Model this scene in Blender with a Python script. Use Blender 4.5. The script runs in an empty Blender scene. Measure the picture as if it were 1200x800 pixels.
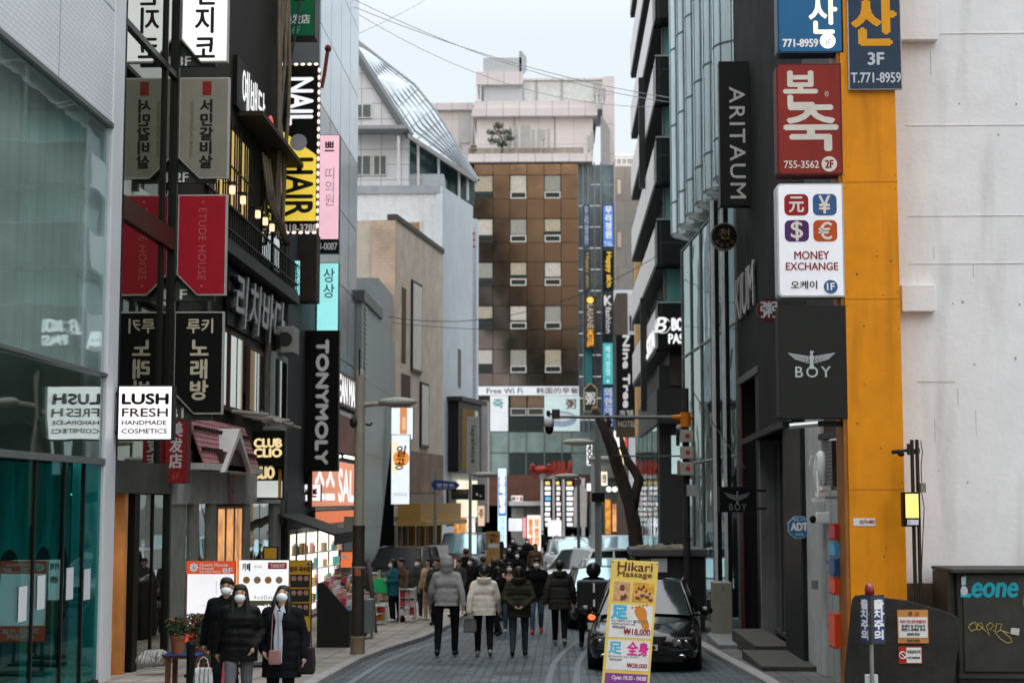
import bpy, bmesh, math, random
import numpy as np
from mathutils import Vector, Matrix
random.seed(7)
S = bpy.context.scene
COL = S.collection
R = math.radians
# ---------------------------------------------------------------- camera, sky, sun, exposure
FPX, HOR, VPX = 1900.0, 187.0, 55.0
CZ = 2.75
PITCH = math.atan(HOR / FPX)
YAW = math.atan(VPX / FPX * math.cos(PITCH))
cd = bpy.data.cameras.new('camera'); cam = bpy.data.objects.new('camera', cd); COL.objects.link(cam)
cam.location = (0, 0, CZ); cam.rotation_euler = (math.pi / 2 + PITCH, 0, YAW)
cd.sensor_width = 36; cd.lens = FPX / 1200 * 36; cd.clip_start = .5; cd.clip_end = 3000
cd.dof.use_dof = True; cd.dof.focus_distance = 22.5; cd.dof.aperture_fstop = 1.9
S.camera = cam
SUN_EL, SUN_AZ = R(10), R(-4)      # sun stands low behind the camera, a little to its left
W = bpy.data.worlds.new("World"); S.world = W; W.use_nodes = True
wn = W.node_tree
sky = wn.nodes.new('ShaderNodeTexSky'); sky.sky_type = 'NISHITA'; sky.sun_disc = False
sky.sun_elevation = SUN_EL; sky.sun_rotation = math.pi + SUN_AZ
sky.air_density = 1.0; sky.dust_density = 3.0; sky.ozone_density = 1.0
hz_ = wn.nodes.new('ShaderNodeMix'); hz_.data_type = 'RGBA'; hz_.inputs['Factor'].default_value = .9      # thin even cloud over the clear sky
tcw = wn.nodes.new('ShaderNodeTexCoord'); sxw = wn.nodes.new('ShaderNodeSeparateXYZ'); mrw = wn.nodes.new('ShaderNodeMapRange'); scw = wn.nodes.new('ShaderNodeVectorMath'); scw.operation = 'SCALE'
mrw.inputs[1].default_value = .28; mrw.inputs[2].default_value = .95; mrw.inputs[3].default_value = 1; mrw.inputs[4].default_value = 4.6      # cloud is brighter overhead
scw.inputs[0].default_value = (1.22, 1.25, 1.28); wn.links.new(tcw.outputs['Generated'], sxw.inputs[0]); wn.links.new(sxw.outputs[2], mrw.inputs[0]); wn.links.new(mrw.outputs[0], scw.inputs['Scale'])
wn.links.new(scw.outputs[0], hz_.inputs['B']); wn.links.new(sky.outputs[0], hz_.inputs['A'])
wn.links.new(hz_.outputs['Result'], wn.nodes['Background'].inputs[0])
wn.nodes['Background'].inputs[1].default_value = .15
sl = bpy.data.lights.new('sun', 'SUN'); sl.energy = .8; sl.angle = R(2); sl.color = (1, .9, .8)
so = bpy.data.objects.new('sun', sl); COL.objects.link(so)
sd = Vector((math.sin(-SUN_AZ) * math.cos(SUN_EL), math.cos(SUN_AZ) * math.cos(SUN_EL), -math.sin(SUN_EL)))
so.rotation_euler = sd.to_track_quat('-Z', 'Y').to_euler(); so.location = (0, -20, 60)
EXPO = 2.1
vs = S.view_settings; vs.view_transform = 'Standard'; vs.look = 'None'; vs.exposure = EXPO; vs.gamma = 1
vs.use_curve_mapping = False
S.cycles.max_bounces = 9; S.cycles.diffuse_bounces = 5; S.cycles.glossy_bounces = 3
S.cycles.transparent_max_bounces = 12; S.cycles.transmission_bounces = 4
S.cycles.caustics_reflective = False; S.cycles.caustics_refractive = False
S.cycles.use_denoising = True

# ---------------------------------------------------------------- where things stand
HP = [(-50, 1.2), (0, 1.65), (10, 2.15), (18.4, 2.55), (24, 2.66), (28, 2.77), (38, 3.05), (60, 3.35), (105, 3.75), (127, 3.85), (300, 4.2), (1500, 4.2)]
def gz(Y):
    for (a, ha), (b, hb) in zip(HP, HP[1:]):
        if Y <= b:
            return CZ - (ha + (hb - ha) * (max(Y, a) - a) / (b - a))
    return CZ - 4.2
KERB = [(8, -3.45), (24, -3.45), (28.5, -3.43), (31.3, -3.26), (35.2, -2.9), (42, -2.6), (60, -2.5), (90, -2.9), (112, -3.2)]
KERB_R = [(8, 2.95), (24, 2.95), (30, 2.8), (36, 2.7), (50, 2.8), (75, 3.0), (112, 3.4)]
def interp(T, Y):
    if Y <= T[0][0]: return T[0][1]
    for (a, va), (b, vb) in zip(T, T[1:]):
        if Y <= b: return va + (vb - va) * (Y - a) / (b - a)
    return T[-1][1]
def gnd(X, Y):
    z = gz(Y)
    if Y < 112 and (X < interp(KERB, Y) or X > interp(KERB_R, Y)): z += .1
    return z
def ray(px, py):
    dx, dz = (px - 600) / FPX, (400 - py) / FPX
    y = math.cos(PITCH) - math.sin(PITCH) * dz; z = math.sin(PITCH) + math.cos(PITCH) * dz
    return Vector((dx * math.cos(YAW) - y * math.sin(YAW), dx * math.sin(YAW) + y * math.cos(YAW), z))
def P(px, py, Y):
    d = ray(px, py); d = d * (Y / d.y); return Vector((d.x, d.y, d.z + CZ))
def PX(px, py, X):
    d = ray(px, py); d = d * (X / d.x); return Vector((d.x, d.y, d.z + CZ))
def PG(px, py):
    d = ray(px, py); lo, hi = 5.0, 400.0
    for _ in range(60):
        m = (lo + hi) / 2
        q = d * (m / d.y)
        if q.z + CZ > gnd(q.x, m): lo = m
        else: hi = m
    q = d * (lo / d.y); return Vector((q.x, lo, gnd(q.x, lo)))
def ZZ(py, Y, px=600): return P(px, py, Y).z
def YX(px, X): return PX(px, 587, X).y

# ---------------------------------------------------------------- materials
MATS = {}
def hexc(h):
    h = h.lstrip('#'); return tuple(((int(h[i:i + 2], 16) / 255 + .055) / 1.055) ** 2.4 if int(h[i:i + 2], 16) > 10 else int(h[i:i + 2], 16) / 255 / 12.92 for i in (0, 2, 4))
def M(name, col=(.5, .5, .5), rough=.6, metal=0, var=.12, scale=3, bump=0, em=0, emcol=None, spec=.25, stain=0, stretch=(1, 1, 1), wave=None, bscale=None):
    """procedural material: two noises vary the colour and the gloss; em = brightness on screen when it gives off light"""
    if name in MATS: return MATS[name]
    if isinstance(col, str): col = hexc(col)
    m = bpy.data.materials.new(name); m.use_nodes = True; MATS[name] = m
    nt = m.node_tree; b = nt.nodes['Principled BSDF']; L = nt.links.new
    b.inputs['Metallic'].default_value = metal; b.inputs['Specular IOR Level'].default_value = spec
    tc = nt.nodes.new('ShaderNodeTexCoord'); mp = nt.nodes.new('ShaderNodeMapping'); mp.inputs['Scale'].default_value = stretch
    L(tc.outputs['Object'], mp.inputs[0])
    n = nt.nodes.new('ShaderNodeTexNoise'); n.inputs['Scale'].default_value = scale; n.inputs['Detail'].default_value = 6
    n.inputs['Roughness'].default_value = .65
    L(mp.outputs[0], n.inputs['Vector'])
    mr = nt.nodes.new('ShaderNodeMapRange'); mr.inputs[1].default_value = .3; mr.inputs[2].default_value = .7
    mr.inputs[3].default_value = 1 - var; mr.inputs[4].default_value = 1 + var
    L(n.outputs[0], mr.inputs[0])
    mx = nt.nodes.new('ShaderNodeVectorMath'); mx.operation = 'SCALE'; mx.inputs[0].default_value = col
    L(mr.outputs[0], mx.inputs['Scale'])
    out = mx.outputs[0]
    if stain:
        n2 = nt.nodes.new('ShaderNodeTexNoise'); n2.inputs['Scale'].default_value = 1.3; n2.inputs['Detail'].default_value = 8
        mp2 = nt.nodes.new('ShaderNodeMapping'); mp2.inputs['Scale'].default_value = (2.2, 2.2, .35); L(tc.outputs['Object'], mp2.inputs[0]); L(mp2.outputs[0], n2.inputs['Vector'])
        cr = nt.nodes.new('ShaderNodeMapRange'); cr.inputs[1].default_value = .52; cr.inputs[2].default_value = .75; L(n2.outputs[0], cr.inputs[0])
        ml = nt.nodes.new('ShaderNodeMath'); ml.operation = 'MULTIPLY'; ml.inputs[1].default_value = stain; L(cr.outputs[0], ml.inputs[0])
        mi = nt.nodes.new('ShaderNodeMix'); mi.data_type = 'RGBA'; L(ml.outputs[0], mi.inputs['Factor']); L(out, mi.inputs['A'])
        mi.inputs['B'].default_value = (col[0] * .38, col[1] * .35, col[2] * .3, 1); out = mi.outputs['Result']
    L(out, b.inputs['Base Color'])
    r2 = nt.nodes.new('ShaderNodeMapRange'); r2.inputs[3].default_value = max(.02, rough - .08); r2.inputs[4].default_value = min(1, rough + .1)
    L(n.outputs[0], r2.inputs[0]); L(r2.outputs[0], b.inputs['Roughness'])
    if bump or wave:
        bp = nt.nodes.new('ShaderNodeBump'); bp.inputs['Strength'].default_value = bump or .5; bp.inputs['Distance'].default_value = .02
        if wave:
            w = nt.nodes.new('ShaderNodeTexWave'); w.bands_direction = wave[0]; w.inputs['Scale'].default_value = wave[1]
            w.inputs['Distortion'].default_value = wave[2]; w.inputs['Detail'].default_value = 2; L(tc.outputs['Object'], w.inputs[0]); L(w.outputs[1], bp.inputs['Height'])
            bp.inputs['Distance'].default_value = wave[3] if len(wave) > 3 else .02
        else:
            n3 = nt.nodes.new('ShaderNodeTexNoise'); n3.inputs['Scale'].default_value = bscale or scale * 5; n3.inputs['Detail'].default_value = 5
            L(tc.outputs['Object'], n3.inputs['Vector']); L(n3.outputs[0], bp.inputs['Height'])
        L(bp.outputs[0], b.inputs['Normal'])
    if em:
        ec = emcol or col
        if isinstance(ec, str): ec = hexc(ec)
        ex = nt.nodes.new('ShaderNodeVectorMath'); ex.operation = 'SCALE'; ex.inputs[0].default_value = ec; L(mr.outputs[0], ex.inputs['Scale']); L(ex.outputs[0], b.inputs['Emission Color']); b.inputs['Emission Strength'].default_value = em / 2 ** EXPO
    return m
def lit(name, col, em=.9, var=.07, scale=1.5, stretch=(1, 1, 1)):
    """a backlit sign face"""
    if isinstance(col, str): col = hexc(col)
    return M(name, tuple(c * .7 for c in col), .35, var=var, scale=scale, em=em, emcol=col, stretch=stretch)
def brick(name, c1, c2, mortar, w=.22, h=.075, rough=.85, msize=.008, bump=.3, axes='XZ', offset=.5, var=.5):
    """bricks, tiles or pavers of w x h metres laid on the given two axes"""
    if name in MATS: return MATS[name]
    m = bpy.data.materials.new(name); m.use_nodes = True; MATS[name] = m
    nt = m.node_tree; b = nt.nodes['Principled BSDF']; L = nt.links.new; b.inputs['Specular IOR Level'].default_value = .15
    tc = nt.nodes.new('ShaderNodeTexCoord'); sx = nt.nodes.new('ShaderNodeSeparateXYZ'); cx = nt.nodes.new('ShaderNodeCombineXYZ')
    L(tc.outputs['Object'], sx.inputs[0]); L(sx.outputs['XYZ'.index(axes[0])], cx.inputs[0]); L(sx.outputs['XYZ'.index(axes[1])], cx.inputs[1])
    t = nt.nodes.new('ShaderNodeTexBrick'); t.offset = offset; t.inputs['Scale'].default_value = 1
    t.inputs['Brick Width'].default_value = w; t.inputs['Row Height'].default_value = h; t.inputs['Mortar Size'].default_value = msize
    t.inputs['Color1'].default_value = (*c1, 1); t.inputs['Color2'].default_value = (*c2, 1); t.inputs['Mortar'].default_value = (*mortar, 1)
    L(cx.outputs[0], t.inputs['Vector'])
    n = nt.nodes.new('ShaderNodeTexNoise'); n.inputs['Scale'].default_value = .9; n.inputs['Detail'].default_value = 8; L(tc.outputs['Object'], n.inputs['Vector'])
    mr = nt.nodes.new('ShaderNodeMapRange'); mr.inputs[1].default_value = .3; mr.inputs[2].default_value = .7; mr.inputs[3].default_value = 1 - var * .5; mr.inputs[4].default_value = 1 + var * .5
    L(n.outputs[0], mr.inputs[0])
    mx = nt.nodes.new('ShaderNodeVectorMath'); mx.operation = 'SCALE'; L(t.outputs[0], mx.inputs[0]); L(mr.outputs[0], mx.inputs['Scale'])
    L(mx.outputs[0], b.inputs['Base Color'])
    r2 = nt.nodes.new('ShaderNodeMapRange'); r2.inputs[3].default_value = rough - .2; r2.inputs[4].default_value = min(1, rough + .15); L(n.outputs[0], r2.inputs[0]); L(r2.outputs[0], b.inputs['Roughness'])
    bp = nt.nodes.new('ShaderNodeBump'); bp.inputs['Strength'].default_value = bump; bp.inputs['Distance'].default_value = .01; bp.invert = True
    L(t.outputs[1], bp.inputs['Height']); L(bp.outputs[0], b.inputs['Normal'])
    return m
def glass(name, tint=(.5, .6, .6), f0=.12, f1=.95, gloss=(.9, .95, .95), rough=.015, wob=.0):
    """architectural glass: see-through straight on, mirror-like at a grazing angle"""
    if name in MATS: return MATS[name]
    m = bpy.data.materials.new(name); m.use_nodes = True; MATS[name] = m
    nt = m.node_tree; nt.nodes.remove(nt.nodes['Principled BSDF']); L = nt.links.new; o = nt.nodes['Material Output']
    tr = nt.nodes.new('ShaderNodeBsdfTransparent'); tr.inputs[0].default_value = (*tint, 1)
    g = nt.nodes.new('ShaderNodeBsdfGlossy'); g.inputs['Color'].default_value = (*gloss, 1); g.inputs['Roughness'].default_value = rough
    lw = nt.nodes.new('ShaderNodeLayerWeight'); lw.inputs[0].default_value = .5
    mr = nt.nodes.new('ShaderNodeMapRange'); mr.inputs[3].default_value = f0; mr.inputs[4].default_value = f1
    pw = nt.nodes.new('ShaderNodeMath'); pw.operation = 'POWER'; pw.inputs[1].default_value = 2.2
    L(lw.outputs['Facing'], pw.inputs[0]); L(pw.outputs[0], mr.inputs[0])
    mi = nt.nodes.new('ShaderNodeMixShader'); L(mr.outputs[0], mi.inputs[0]); L(tr.outputs[0], mi.inputs[1]); L(g.outputs[0], mi.inputs[2]); L(mi.outputs[0], o.inputs[0])
    if wob:
        tc = nt.nodes.new('ShaderNodeTexCoord'); n = nt.nodes.new('ShaderNodeTexNoise'); n.inputs['Scale'].default_value = .8; n.inputs['Detail'].default_value = 1
        bp = nt.nodes.new('ShaderNodeBump'); bp.inputs['Strength'].default_value = 1; bp.inputs['Distance'].default_value = wob
        L(tc.outputs['Object'], n.inputs['Vector']); L(n.outputs[0], bp.inputs['Height']); L(bp.outputs[0], g.inputs['Normal'])
    return m

# ---------------------------------------------------------------- mesh builder
class MB:
    def __init__(s): s.v = []; s.f = []; s.m = []
    def add(s, vs, fs, m=0):
        k = len(s.v); s.v += [tuple(x) for x in vs]; s.f += [tuple(i + k for i in f) for f in fs]
        s.m += [m] * len(fs) if isinstance(m, int) else list(m); return s
    def quad(s, a, b, c, d, m=0): return s.add([a, b, c, d], [(0, 1, 2, 3)], m)
    def box(s, x0, x1, y0, y1, z0, z1, m=0):
        x0, x1 = sorted((x0, x1)); y0, y1 = sorted((y0, y1)); z0, z1 = sorted((z0, z1))
        return s.add([(x0, y0, z0), (x1, y0, z0), (x1, y1, z0), (x0, y1, z0), (x0, y0, z1), (x1, y0, z1), (x1, y1, z1), (x0, y1, z1)],
                     [(0, 3, 2, 1), (4, 5, 6, 7), (0, 1, 5, 4), (1, 2, 6, 5), (2, 3, 7, 6), (3, 0, 4, 7)], m)
    def prism(s, pts, N, t, m=0):
        """pts: polygon in space, counter-clockwise seen from N; pushed back along -N by t"""
        n = len(pts); N = Vector(N); a = [Vector(p) for p in pts]; b = [p - N * t for p in a]
        return s.add(a + b, [tuple(range(n)), tuple(range(2 * n - 1, n - 1, -1))] + [(i, i + n, (i + 1) % n + n, (i + 1) % n) for i in range(n)], m)
    def cyl(s, p0, p1, r0, r1=None, n=14, m=0):
        r1 = r0 if r1 is None else r1; p0, p1 = Vector(p0), Vector(p1); d = (p1 - p0).normalized()
        a = d.orthogonal().normalized(); b = d.cross(a); vs = []
        for p, r in ((p0, r0), (p1, r1)):
            vs += [p + (a * math.cos(2 * math.pi * i / n) + b * math.sin(2 * math.pi * i / n)) * r for i in range(n)]
        return s.add(vs, [(i, (i + 1) % n, (i + 1) % n + n, i + n) for i in range(n)] + [tuple(range(n - 1, -1, -1)), tuple(range(n, 2 * n))], m)
    def tube(s, pts, r, n=8, m=0):
        pts = [Vector(p) for p in pts]; rr = r if isinstance(r, (list, tuple)) else [r] * len(pts); vs = []; a = None
        for i, p in enumerate(pts):
            d = (pts[min(i + 1, len(pts) - 1)] - pts[max(i - 1, 0)]).normalized()
            a = d.orthogonal().normalized() if a is None else (a - d * a.dot(d)).normalized(); b = d.cross(a)
            vs += [p + (a * math.cos(2 * math.pi * j / n) + b * math.sin(2 * math.pi * j / n)) * rr[i] for j in range(n)]
        fs = [(i * n + j, i * n + (j + 1) % n, (i + 1) * n + (j + 1) % n, (i + 1) * n + j) for i in range(len(pts) - 1) for j in range(n)]
        return s.add(vs, fs + [tuple(range(n - 1, -1, -1)), tuple(range((len(pts) - 1) * n, len(pts) * n))], m)
    def ell(s, c, r, n=14, k=9, m=0, rot=None):
        c = Vector(c); vs = [Vector((0, 0, r[2]))]
        for i in range(1, k):
            t = math.pi * i / k
            vs += [Vector((r[0] * math.sin(t) * math.cos(2 * math.pi * j / n), r[1] * math.sin(t) * math.sin(2 * math.pi * j / n), r[2] * math.cos(t))) for j in range(n)]
        vs.append(Vector((0, 0, -r[2])))
        if rot is not None: vs = [rot @ v for v in vs]
        fs = [(0, 1 + j, 1 + (j + 1) % n) for j in range(n)]
        fs += [(1 + i * n + j, 1 + (i + 1) * n + j, 1 + (i + 1) * n + (j + 1) % n, 1 + i * n + (j + 1) % n) for i in range(k - 2) for j in range(n)]
        q = len(vs) - 1; fs += [(q, 1 + (k - 2) * n + (j + 1) % n, 1 + (k - 2) * n + j) for j in range(n)]
        return s.add([v + c for v in vs], fs, m)
    def lathe(s, prof, c, n=18, m=0):
        c = Vector(c); vs = [c + Vector((r * math.cos(2 * math.pi * j / n), r * math.sin(2 * math.pi * j / n), z)) for r, z in prof for j in range(n)]
        fs = [(i * n + j, i * n + (j + 1) % n, (i + 1) * n + (j + 1) % n, (i + 1) * n + j) for i in range(len(prof) - 1) for j in range(n)]
        return s.add(vs, fs + [tuple(range(n - 1, -1, -1)), tuple(range((len(prof) - 1) * n, len(prof) * n))], m)
    def grid(s, rows, m=0, close=False):
        n = len(rows[0]); vs = [p for r in rows for p in r]; e = n if close else n - 1
        return s.add(vs, [(i * n + j, i * n + (j + 1) % n, (i + 1) * n + (j + 1) % n, (i + 1) * n + j) for i in range(len(rows) - 1) for j in range(e)], m)
    def build(s, name, mats, parent=None, smooth=False, bev=0, sub=0):
        if not isinstance(mats, (list, tuple)): mats = [mats]
        off = LOC.get(parent.name, Vector()) if parent else Vector()
        me = bpy.data.meshes.new(name); me.from_pydata([Vector(v) - off for v in s.v], [], s.f)
        for m in mats: me.materials.append(m)
        if max(s.m, default=0): me.polygons.foreach_set('material_index', s.m)
        if smooth: me.polygons.foreach_set('use_smooth', [True] * len(me.polygons))
        if bev:
            bm = bmesh.new(); bm.from_mesh(me)
            bmesh.ops.bevel(bm, geom=[e for e in bm.edges if len(e.link_faces) == 2 and e.calc_face_angle() > .5], offset=bev, segments=2, affect='EDGES', profile=.6)
            bm.to_mesh(me); bm.free()
        me.update()
        o = bpy.data.objects.new(name, me); COL.objects.link(o)
        if sub:
            md = o.modifiers.new('sub', 'SUBSURF'); md.levels = sub; md.render_levels = sub
        if parent: o.parent = parent; LOC[o.name] = off
        return o
LOC = {}
def tag(o, label=None, cat=None, group=None, kind=None):
    if label: o['label'] = label
    if cat: o['category'] = cat
    if group: o['group'] = group
    if kind: o['kind'] = kind
    return o
def thing(name, label, cat, loc=(0, 0, 0), group=None):
    o = bpy.data.objects.new(name, None); COL.objects.link(o); o.location = loc; o.empty_display_size = .2
    LOC[o.name] = Vector(loc); return tag(o, label, cat, group)
def kids(o): return [c for c in bpy.data.objects if c.parent == o]
CH = {}
def copy_tree(o, parent=None):
    if o.name not in CH: CH[o.name] = kids(o)
    c = o.copy(); COL.objects.link(c)
    if parent: c.parent = parent
    for k in CH[o.name]: copy_tree(k, c)
    return c
def B(name, x0, x1, y0, y1, z0, z1, mat, parent=None, bev=0):
    return MB().box(x0, x1, y0, y1, z0, z1).build(name, mat, parent, bev=bev)

# ---------------------------------------------------------------- lettering
TXT = {}
def text_geo(body, space=1.0, line=1.0, align='CENTER'):
    k = (body, space, line, align)
    if k in TXT: return TXT[k]
    c = bpy.data.curves.new('lettering', 'FONT'); c.body = body; c.size = 1; c.align_x = align; c.space_character = space; c.space_line = line
    c.resolution_u = 3
    o = bpy.data.objects.new('lettering', c); COL.objects.link(o)
    dg = bpy.context.evaluated_depsgraph_get(); dg.update()
    me = bpy.data.meshes.new_from_object(o.evaluated_get(dg))
    vs = [Vector((v.co.x, v.co.y)) for v in me.vertices]; fs = [tuple(p.vertices) for p in me.polygons]
    bpy.data.objects.remove(o); bpy.data.meshes.remove(me); bpy.data.curves.remove(c)
    x0 = min(v.x for v in vs); x1 = max(v.x for v in vs); y0 = min(v.y for v in vs); y1 = max(v.y for v in vs)
    vs = [((v.x - x0) / (x1 - x0), (v.y - y0) / (y1 - y0)) for v in vs]
    TXT[k] = (vs, fs); return TXT[k]
def put_text(mb, body, rect, O, U, V, N, m=0, bold=0, rot=0, lift=.008, space=1.0, line=1.0, slant=0, align='CENTER', mirror=False):
    """fits the text into rect (u0,v0,u1,v1 in metres) on the plane O,U,V; rot=-1 turns the line to read downwards"""
    vs, fs = text_geo(body, space, line, align); u0, v0, u1, v1 = rect
    sh = [(0, 0)] if not bold else [(0, 0), (bold, 0), (-bold, 0), (0, bold * .8), (0, -bold * .8)]
    for k, (du, dv) in enumerate(sh):
        pts = []
        for x, y in vs:
            if rot == -1: x, y = y, 1 - x
            if mirror: x = 1 - x
            x += slant * (y - .5)
            pts.append(O + U * (u0 + (u1 - u0) * x + du) + V * (v0 + (v1 - v0) * y + dv) + N * (lift + k * .00018))
        mb.add(pts, fs, m)
def outline(w, h, cham=None, rnd=None):
    """u,v corners counter-clockwise; cham/rnd: {corner: size} with corners bl, br, tr, tl"""
    out = []; cham = cham or {}; rnd = rnd or {}
    for nm, cx, cy, a0 in (('bl', 0, 0, 180), ('br', w, 0, 270), ('tr', w, h, 0), ('tl', 0, h, 90)):
        sx = 1 if cx == 0 else -1; sy = 1 if cy == 0 else -1
        if nm in cham:
            c = cham[nm]; a, b = (cx + sx * c[0], cy), (cx, cy + sy * c[1])
            out += [b, a] if nm in ('bl', 'tr') else [a, b]
        elif nm in rnd:
            r = rnd[nm]
            for i in range(6):
                t = R(a0 + 90 * i / 5); out.append((cx + sx * r + r * math.cos(t), cy + sy * r + r * math.sin(t)))
        else: out.append((cx, cy))
    return out
def inset(ol, d, w, h):
    cx, cy = w / 2, h / 2
    return [(cx + (u - cx) * (1 - 2 * d / w), cy + (v - cy) * (1 - 2 * d / h)) for u, v in ol]
BLACK = M('black_paint', (.006, .0065, .006), .5, var=.2, spec=.15)
DARK = M('dark_metal', (.014, .016, .015), .45, metal=.0, var=.25)
STEEL = M('brushed_steel', (.42, .43, .44), .35, metal=.85, var=.1)
WHITE_L = M('white_letter', (.8, .8, .8), .5, var=.03)
def sign(name, label, cat, O, U, N, w, h, face, case=None, thick=.15, fw=.03, letters=(), cham=None, rnd=None, group=None, marks=None, bracket=None, back=False):
    """a sign box: cabinet with a face panel let into it and its lettering.  letters: (text, u0,v0,u1,v1 in fractions, material, options)"""
    V = Vector((0, 0, 1)); O, U, N = Vector(O), Vector(U), Vector(N); case = case or DARK
    t = thing(name, label, cat, O - N * thick / 2 + U * w / 2, group)
    ol = outline(w, h, cham, rnd); W3 = lambda uv, d=0: O + U * uv[0] + V * uv[1] + N * d
    MB().prism([W3(p) for p in ol], N, thick).build('cabinet', case, t)
    il = inset(ol, fw, w, h)
    MB().prism([W3(p, .006) for p in il], N, .004).build('panel', face, t)
    lm = []; mb = MB()
    for i_, L in enumerate(letters):
        lf = .008 + .001 * i_; txt, a, b, c, d, mat = L[:6]; op = dict(L[6]) if len(L) > 6 else {}; op.pop('lift', 0)
        if mat not in lm: lm.append(mat)
        if txt is None: mb.prism([W3(p, lf) for p in ((a * w, b * h), (c * w, b * h), (c * w, d * h), (a * w, d * h))], N, .001, lm.index(mat))
        elif txt == 'disc':
            rr = (c - a) * w / 2; cx, cy = (a + c) / 2 * w, (b + d) / 2 * h
            mb.prism([W3((cx + rr * math.cos(2 * math.pi * i / 20), cy + rr * math.sin(2 * math.pi * i / 20)), lf) for i in range(20)], N, .0005, lm.index(mat))
        elif txt == 'round':
            oo = outline((c - a) * w, (d - b) * h, rnd={k: .22 * (c - a) * w for k in ('bl', 'br', 'tr', 'tl')})
            mb.prism([W3((p[0] + a * w, p[1] + b * h), lf) for p in oo], N, .0005, lm.index(mat))
        else: put_text(mb, txt, (a * w, b * h, c * w, d * h), O, U, V, N, lm.index(mat), lift=lf, **op)
    if mb.f: mb.build('lettering', lm, t)
    if bracket is not None:
        q = MB()
        for f in (.15, .85):
            a = O + V * (h * f) - N * thick / 2
            e = Vector((bracket, a.y, a.z)); a2 = a if bracket < O.x else a + U * w
            q.cyl(a2, e, .025, n=8)
        q.build('bracket', DARK, t)
    return t
UX, NY = Vector((1, 0, 0)), Vector((0, -1, 0))
def blade(name, label, cat, px0, px1, py0, py1, Y, face, **k):
    """a sign that faces down the street, from its pixel rectangle and its distance"""
    a = P((px0 + px1) / 2, py1, Y); c = P((px0 + px1) / 2, py0, Y); w = (px1 - px0) / FPX * Y
    return sign(name, label, cat, Vector((a.x / 2 + c.x / 2 - w / 2, Y, a.z)), UX, NY, w, c.z - a.z, face, **k)
def band(name, parent, mats, O, U, N, w, h, text, mat, bold=.0, **k):
    mb = MB(); put_text(mb, text, (0, 0, w, h), Vector(O), Vector(U), Vector((0, 0, 1)), Vector(N), 0, bold=bold, **k); return mb.build(name, mat, parent)
# ================================================================ ground
mg = M('city_ground', (.1, .1, .1), .9, var=.3, scale=.5)
rows = [[(x, y, gz(y) - .02) for x in (-400, -60, -20, -8, -3, 0, 3, 8, 20, 60, 400)] for y in (-300, -50, 0, 10, 18, 24, 28, 33, 38, 48, 60, 80, 105, 127, 300, 1500)]
g = MB().grid(rows).build('ground', mg); tag(g, kind='structure')
mroad = brick('road_pavers', (.08, .1, .11), (.13, .155, .168), (.022, .028, .034), .3, .16, .6, .022, .6, 'XY', .5, .9)
ys = sorted(set([8, 12, 16, 20] + [y for y, _ in KERB] + [y for y, _ in KERB_R] + list(range(22, 112, 4)) + [112]))
tag(MB().grid([[(interp(KERB, y) + (interp(KERB_R, y) - interp(KERB, y)) * t / 6, y, gz(y)) for t in range(7)] for y in ys]).build('road', mroad), kind='structure')
mcross = M('asphalt', (.05, .052, .055), .85, var=.25, scale=6, bump=.2)
tag(MB().grid([[(x, y, gz(y) + .002) for x in (-60, -20, -5, 0, 5, 20, 60)] for y in (112, 116, 120, 125)]).build('road', mcross), kind='structure')
mpav = brick('pavement_slabs', (.25, .225, .195), (.33, .3, .265), (.11, .1, .09), .4, .4, .8, .012, .3, 'XY', 0, .6)
mpav2 = brick('pavement_slabs_right', (.1, .1, .095), (.14, .14, .13), (.05, .05, .05), .3, .3, .8, .012, .3, 'XY', 0, .6)
tag(MB().grid([[(-16, y, gz(y) + .1), (-8, y, gz(y) + .1), (interp(KERB, y) - .16, y, gz(y) + .1)] for y in ys]).build('pavement', mpav), kind='structure')
tag(MB().grid([[(interp(KERB_R, y) + .16, y, gz(y) + .1), (8, y, gz(y) + .1), (16, y, gz(y) + .1)] for y in ys]).build('pavement', mpav2), kind='structure')
mkerb = M('kerb_stone', (.3, .29, .28), .8, var=.25, scale=5, bump=.2)
for T, sg, nm in ((KERB, -1, 'kerb'), (KERB_R, 1, 'kerb')):
    a = []
    for y in ys:
        k = interp(T, y); a.append([(k, y, gz(y) - .01), (k, y, gz(y) + .085), (k + sg * .02, y, gz(y) + .104), (k + sg * .165, y, gz(y) + .104), (k + sg * .165, y, gz(y) + .05)])
    if sg > 0: a = [r[::-1] for r in a]
    tag(MB().grid(a).build(nm, mkerb), kind='structure')
# a strip of pale stone drains that bends to the side of the road
mst = M('drain_stone', (.16, .18, .195), .7, var=.2, scale=6)
for off in (0, .42):
    pts = [PG(px, py) for px, py in ((634, 812), (639, 798), (645, 778), (655, 766), (672, 752), (692, 741))]
    q = MB(); q.grid([[(p.x + off, p.y + off * .3, gz(p.y) + .006), (p.x + off + .1, p.y + off * .3, gz(p.y) + .006)] for p in pts]); tag(q.build('road_drain', mst), kind='structure')
tag(MB().grid([[(interp(KERB, y) + .3, y, gz(y) + .005), (interp(KERB, y) + .42, y, gz(y) + .005)] for y in ys if y < 60]).build('road_line', mst), kind='structure')
mir = M('cast_iron', (.04, .042, .045), .5, metal=.6, var=.3, scale=20, bump=.5)
p = PG(600, 789); q = MB(); q.lathe([(.3, 0), (.33, .006), (.3, .008)], (p.x, p.y, gz(p.y)), 24)
tag(q.build('manhole_cover', mir), 'round iron manhole cover let into the grey paved road', 'manhole cover')

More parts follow.
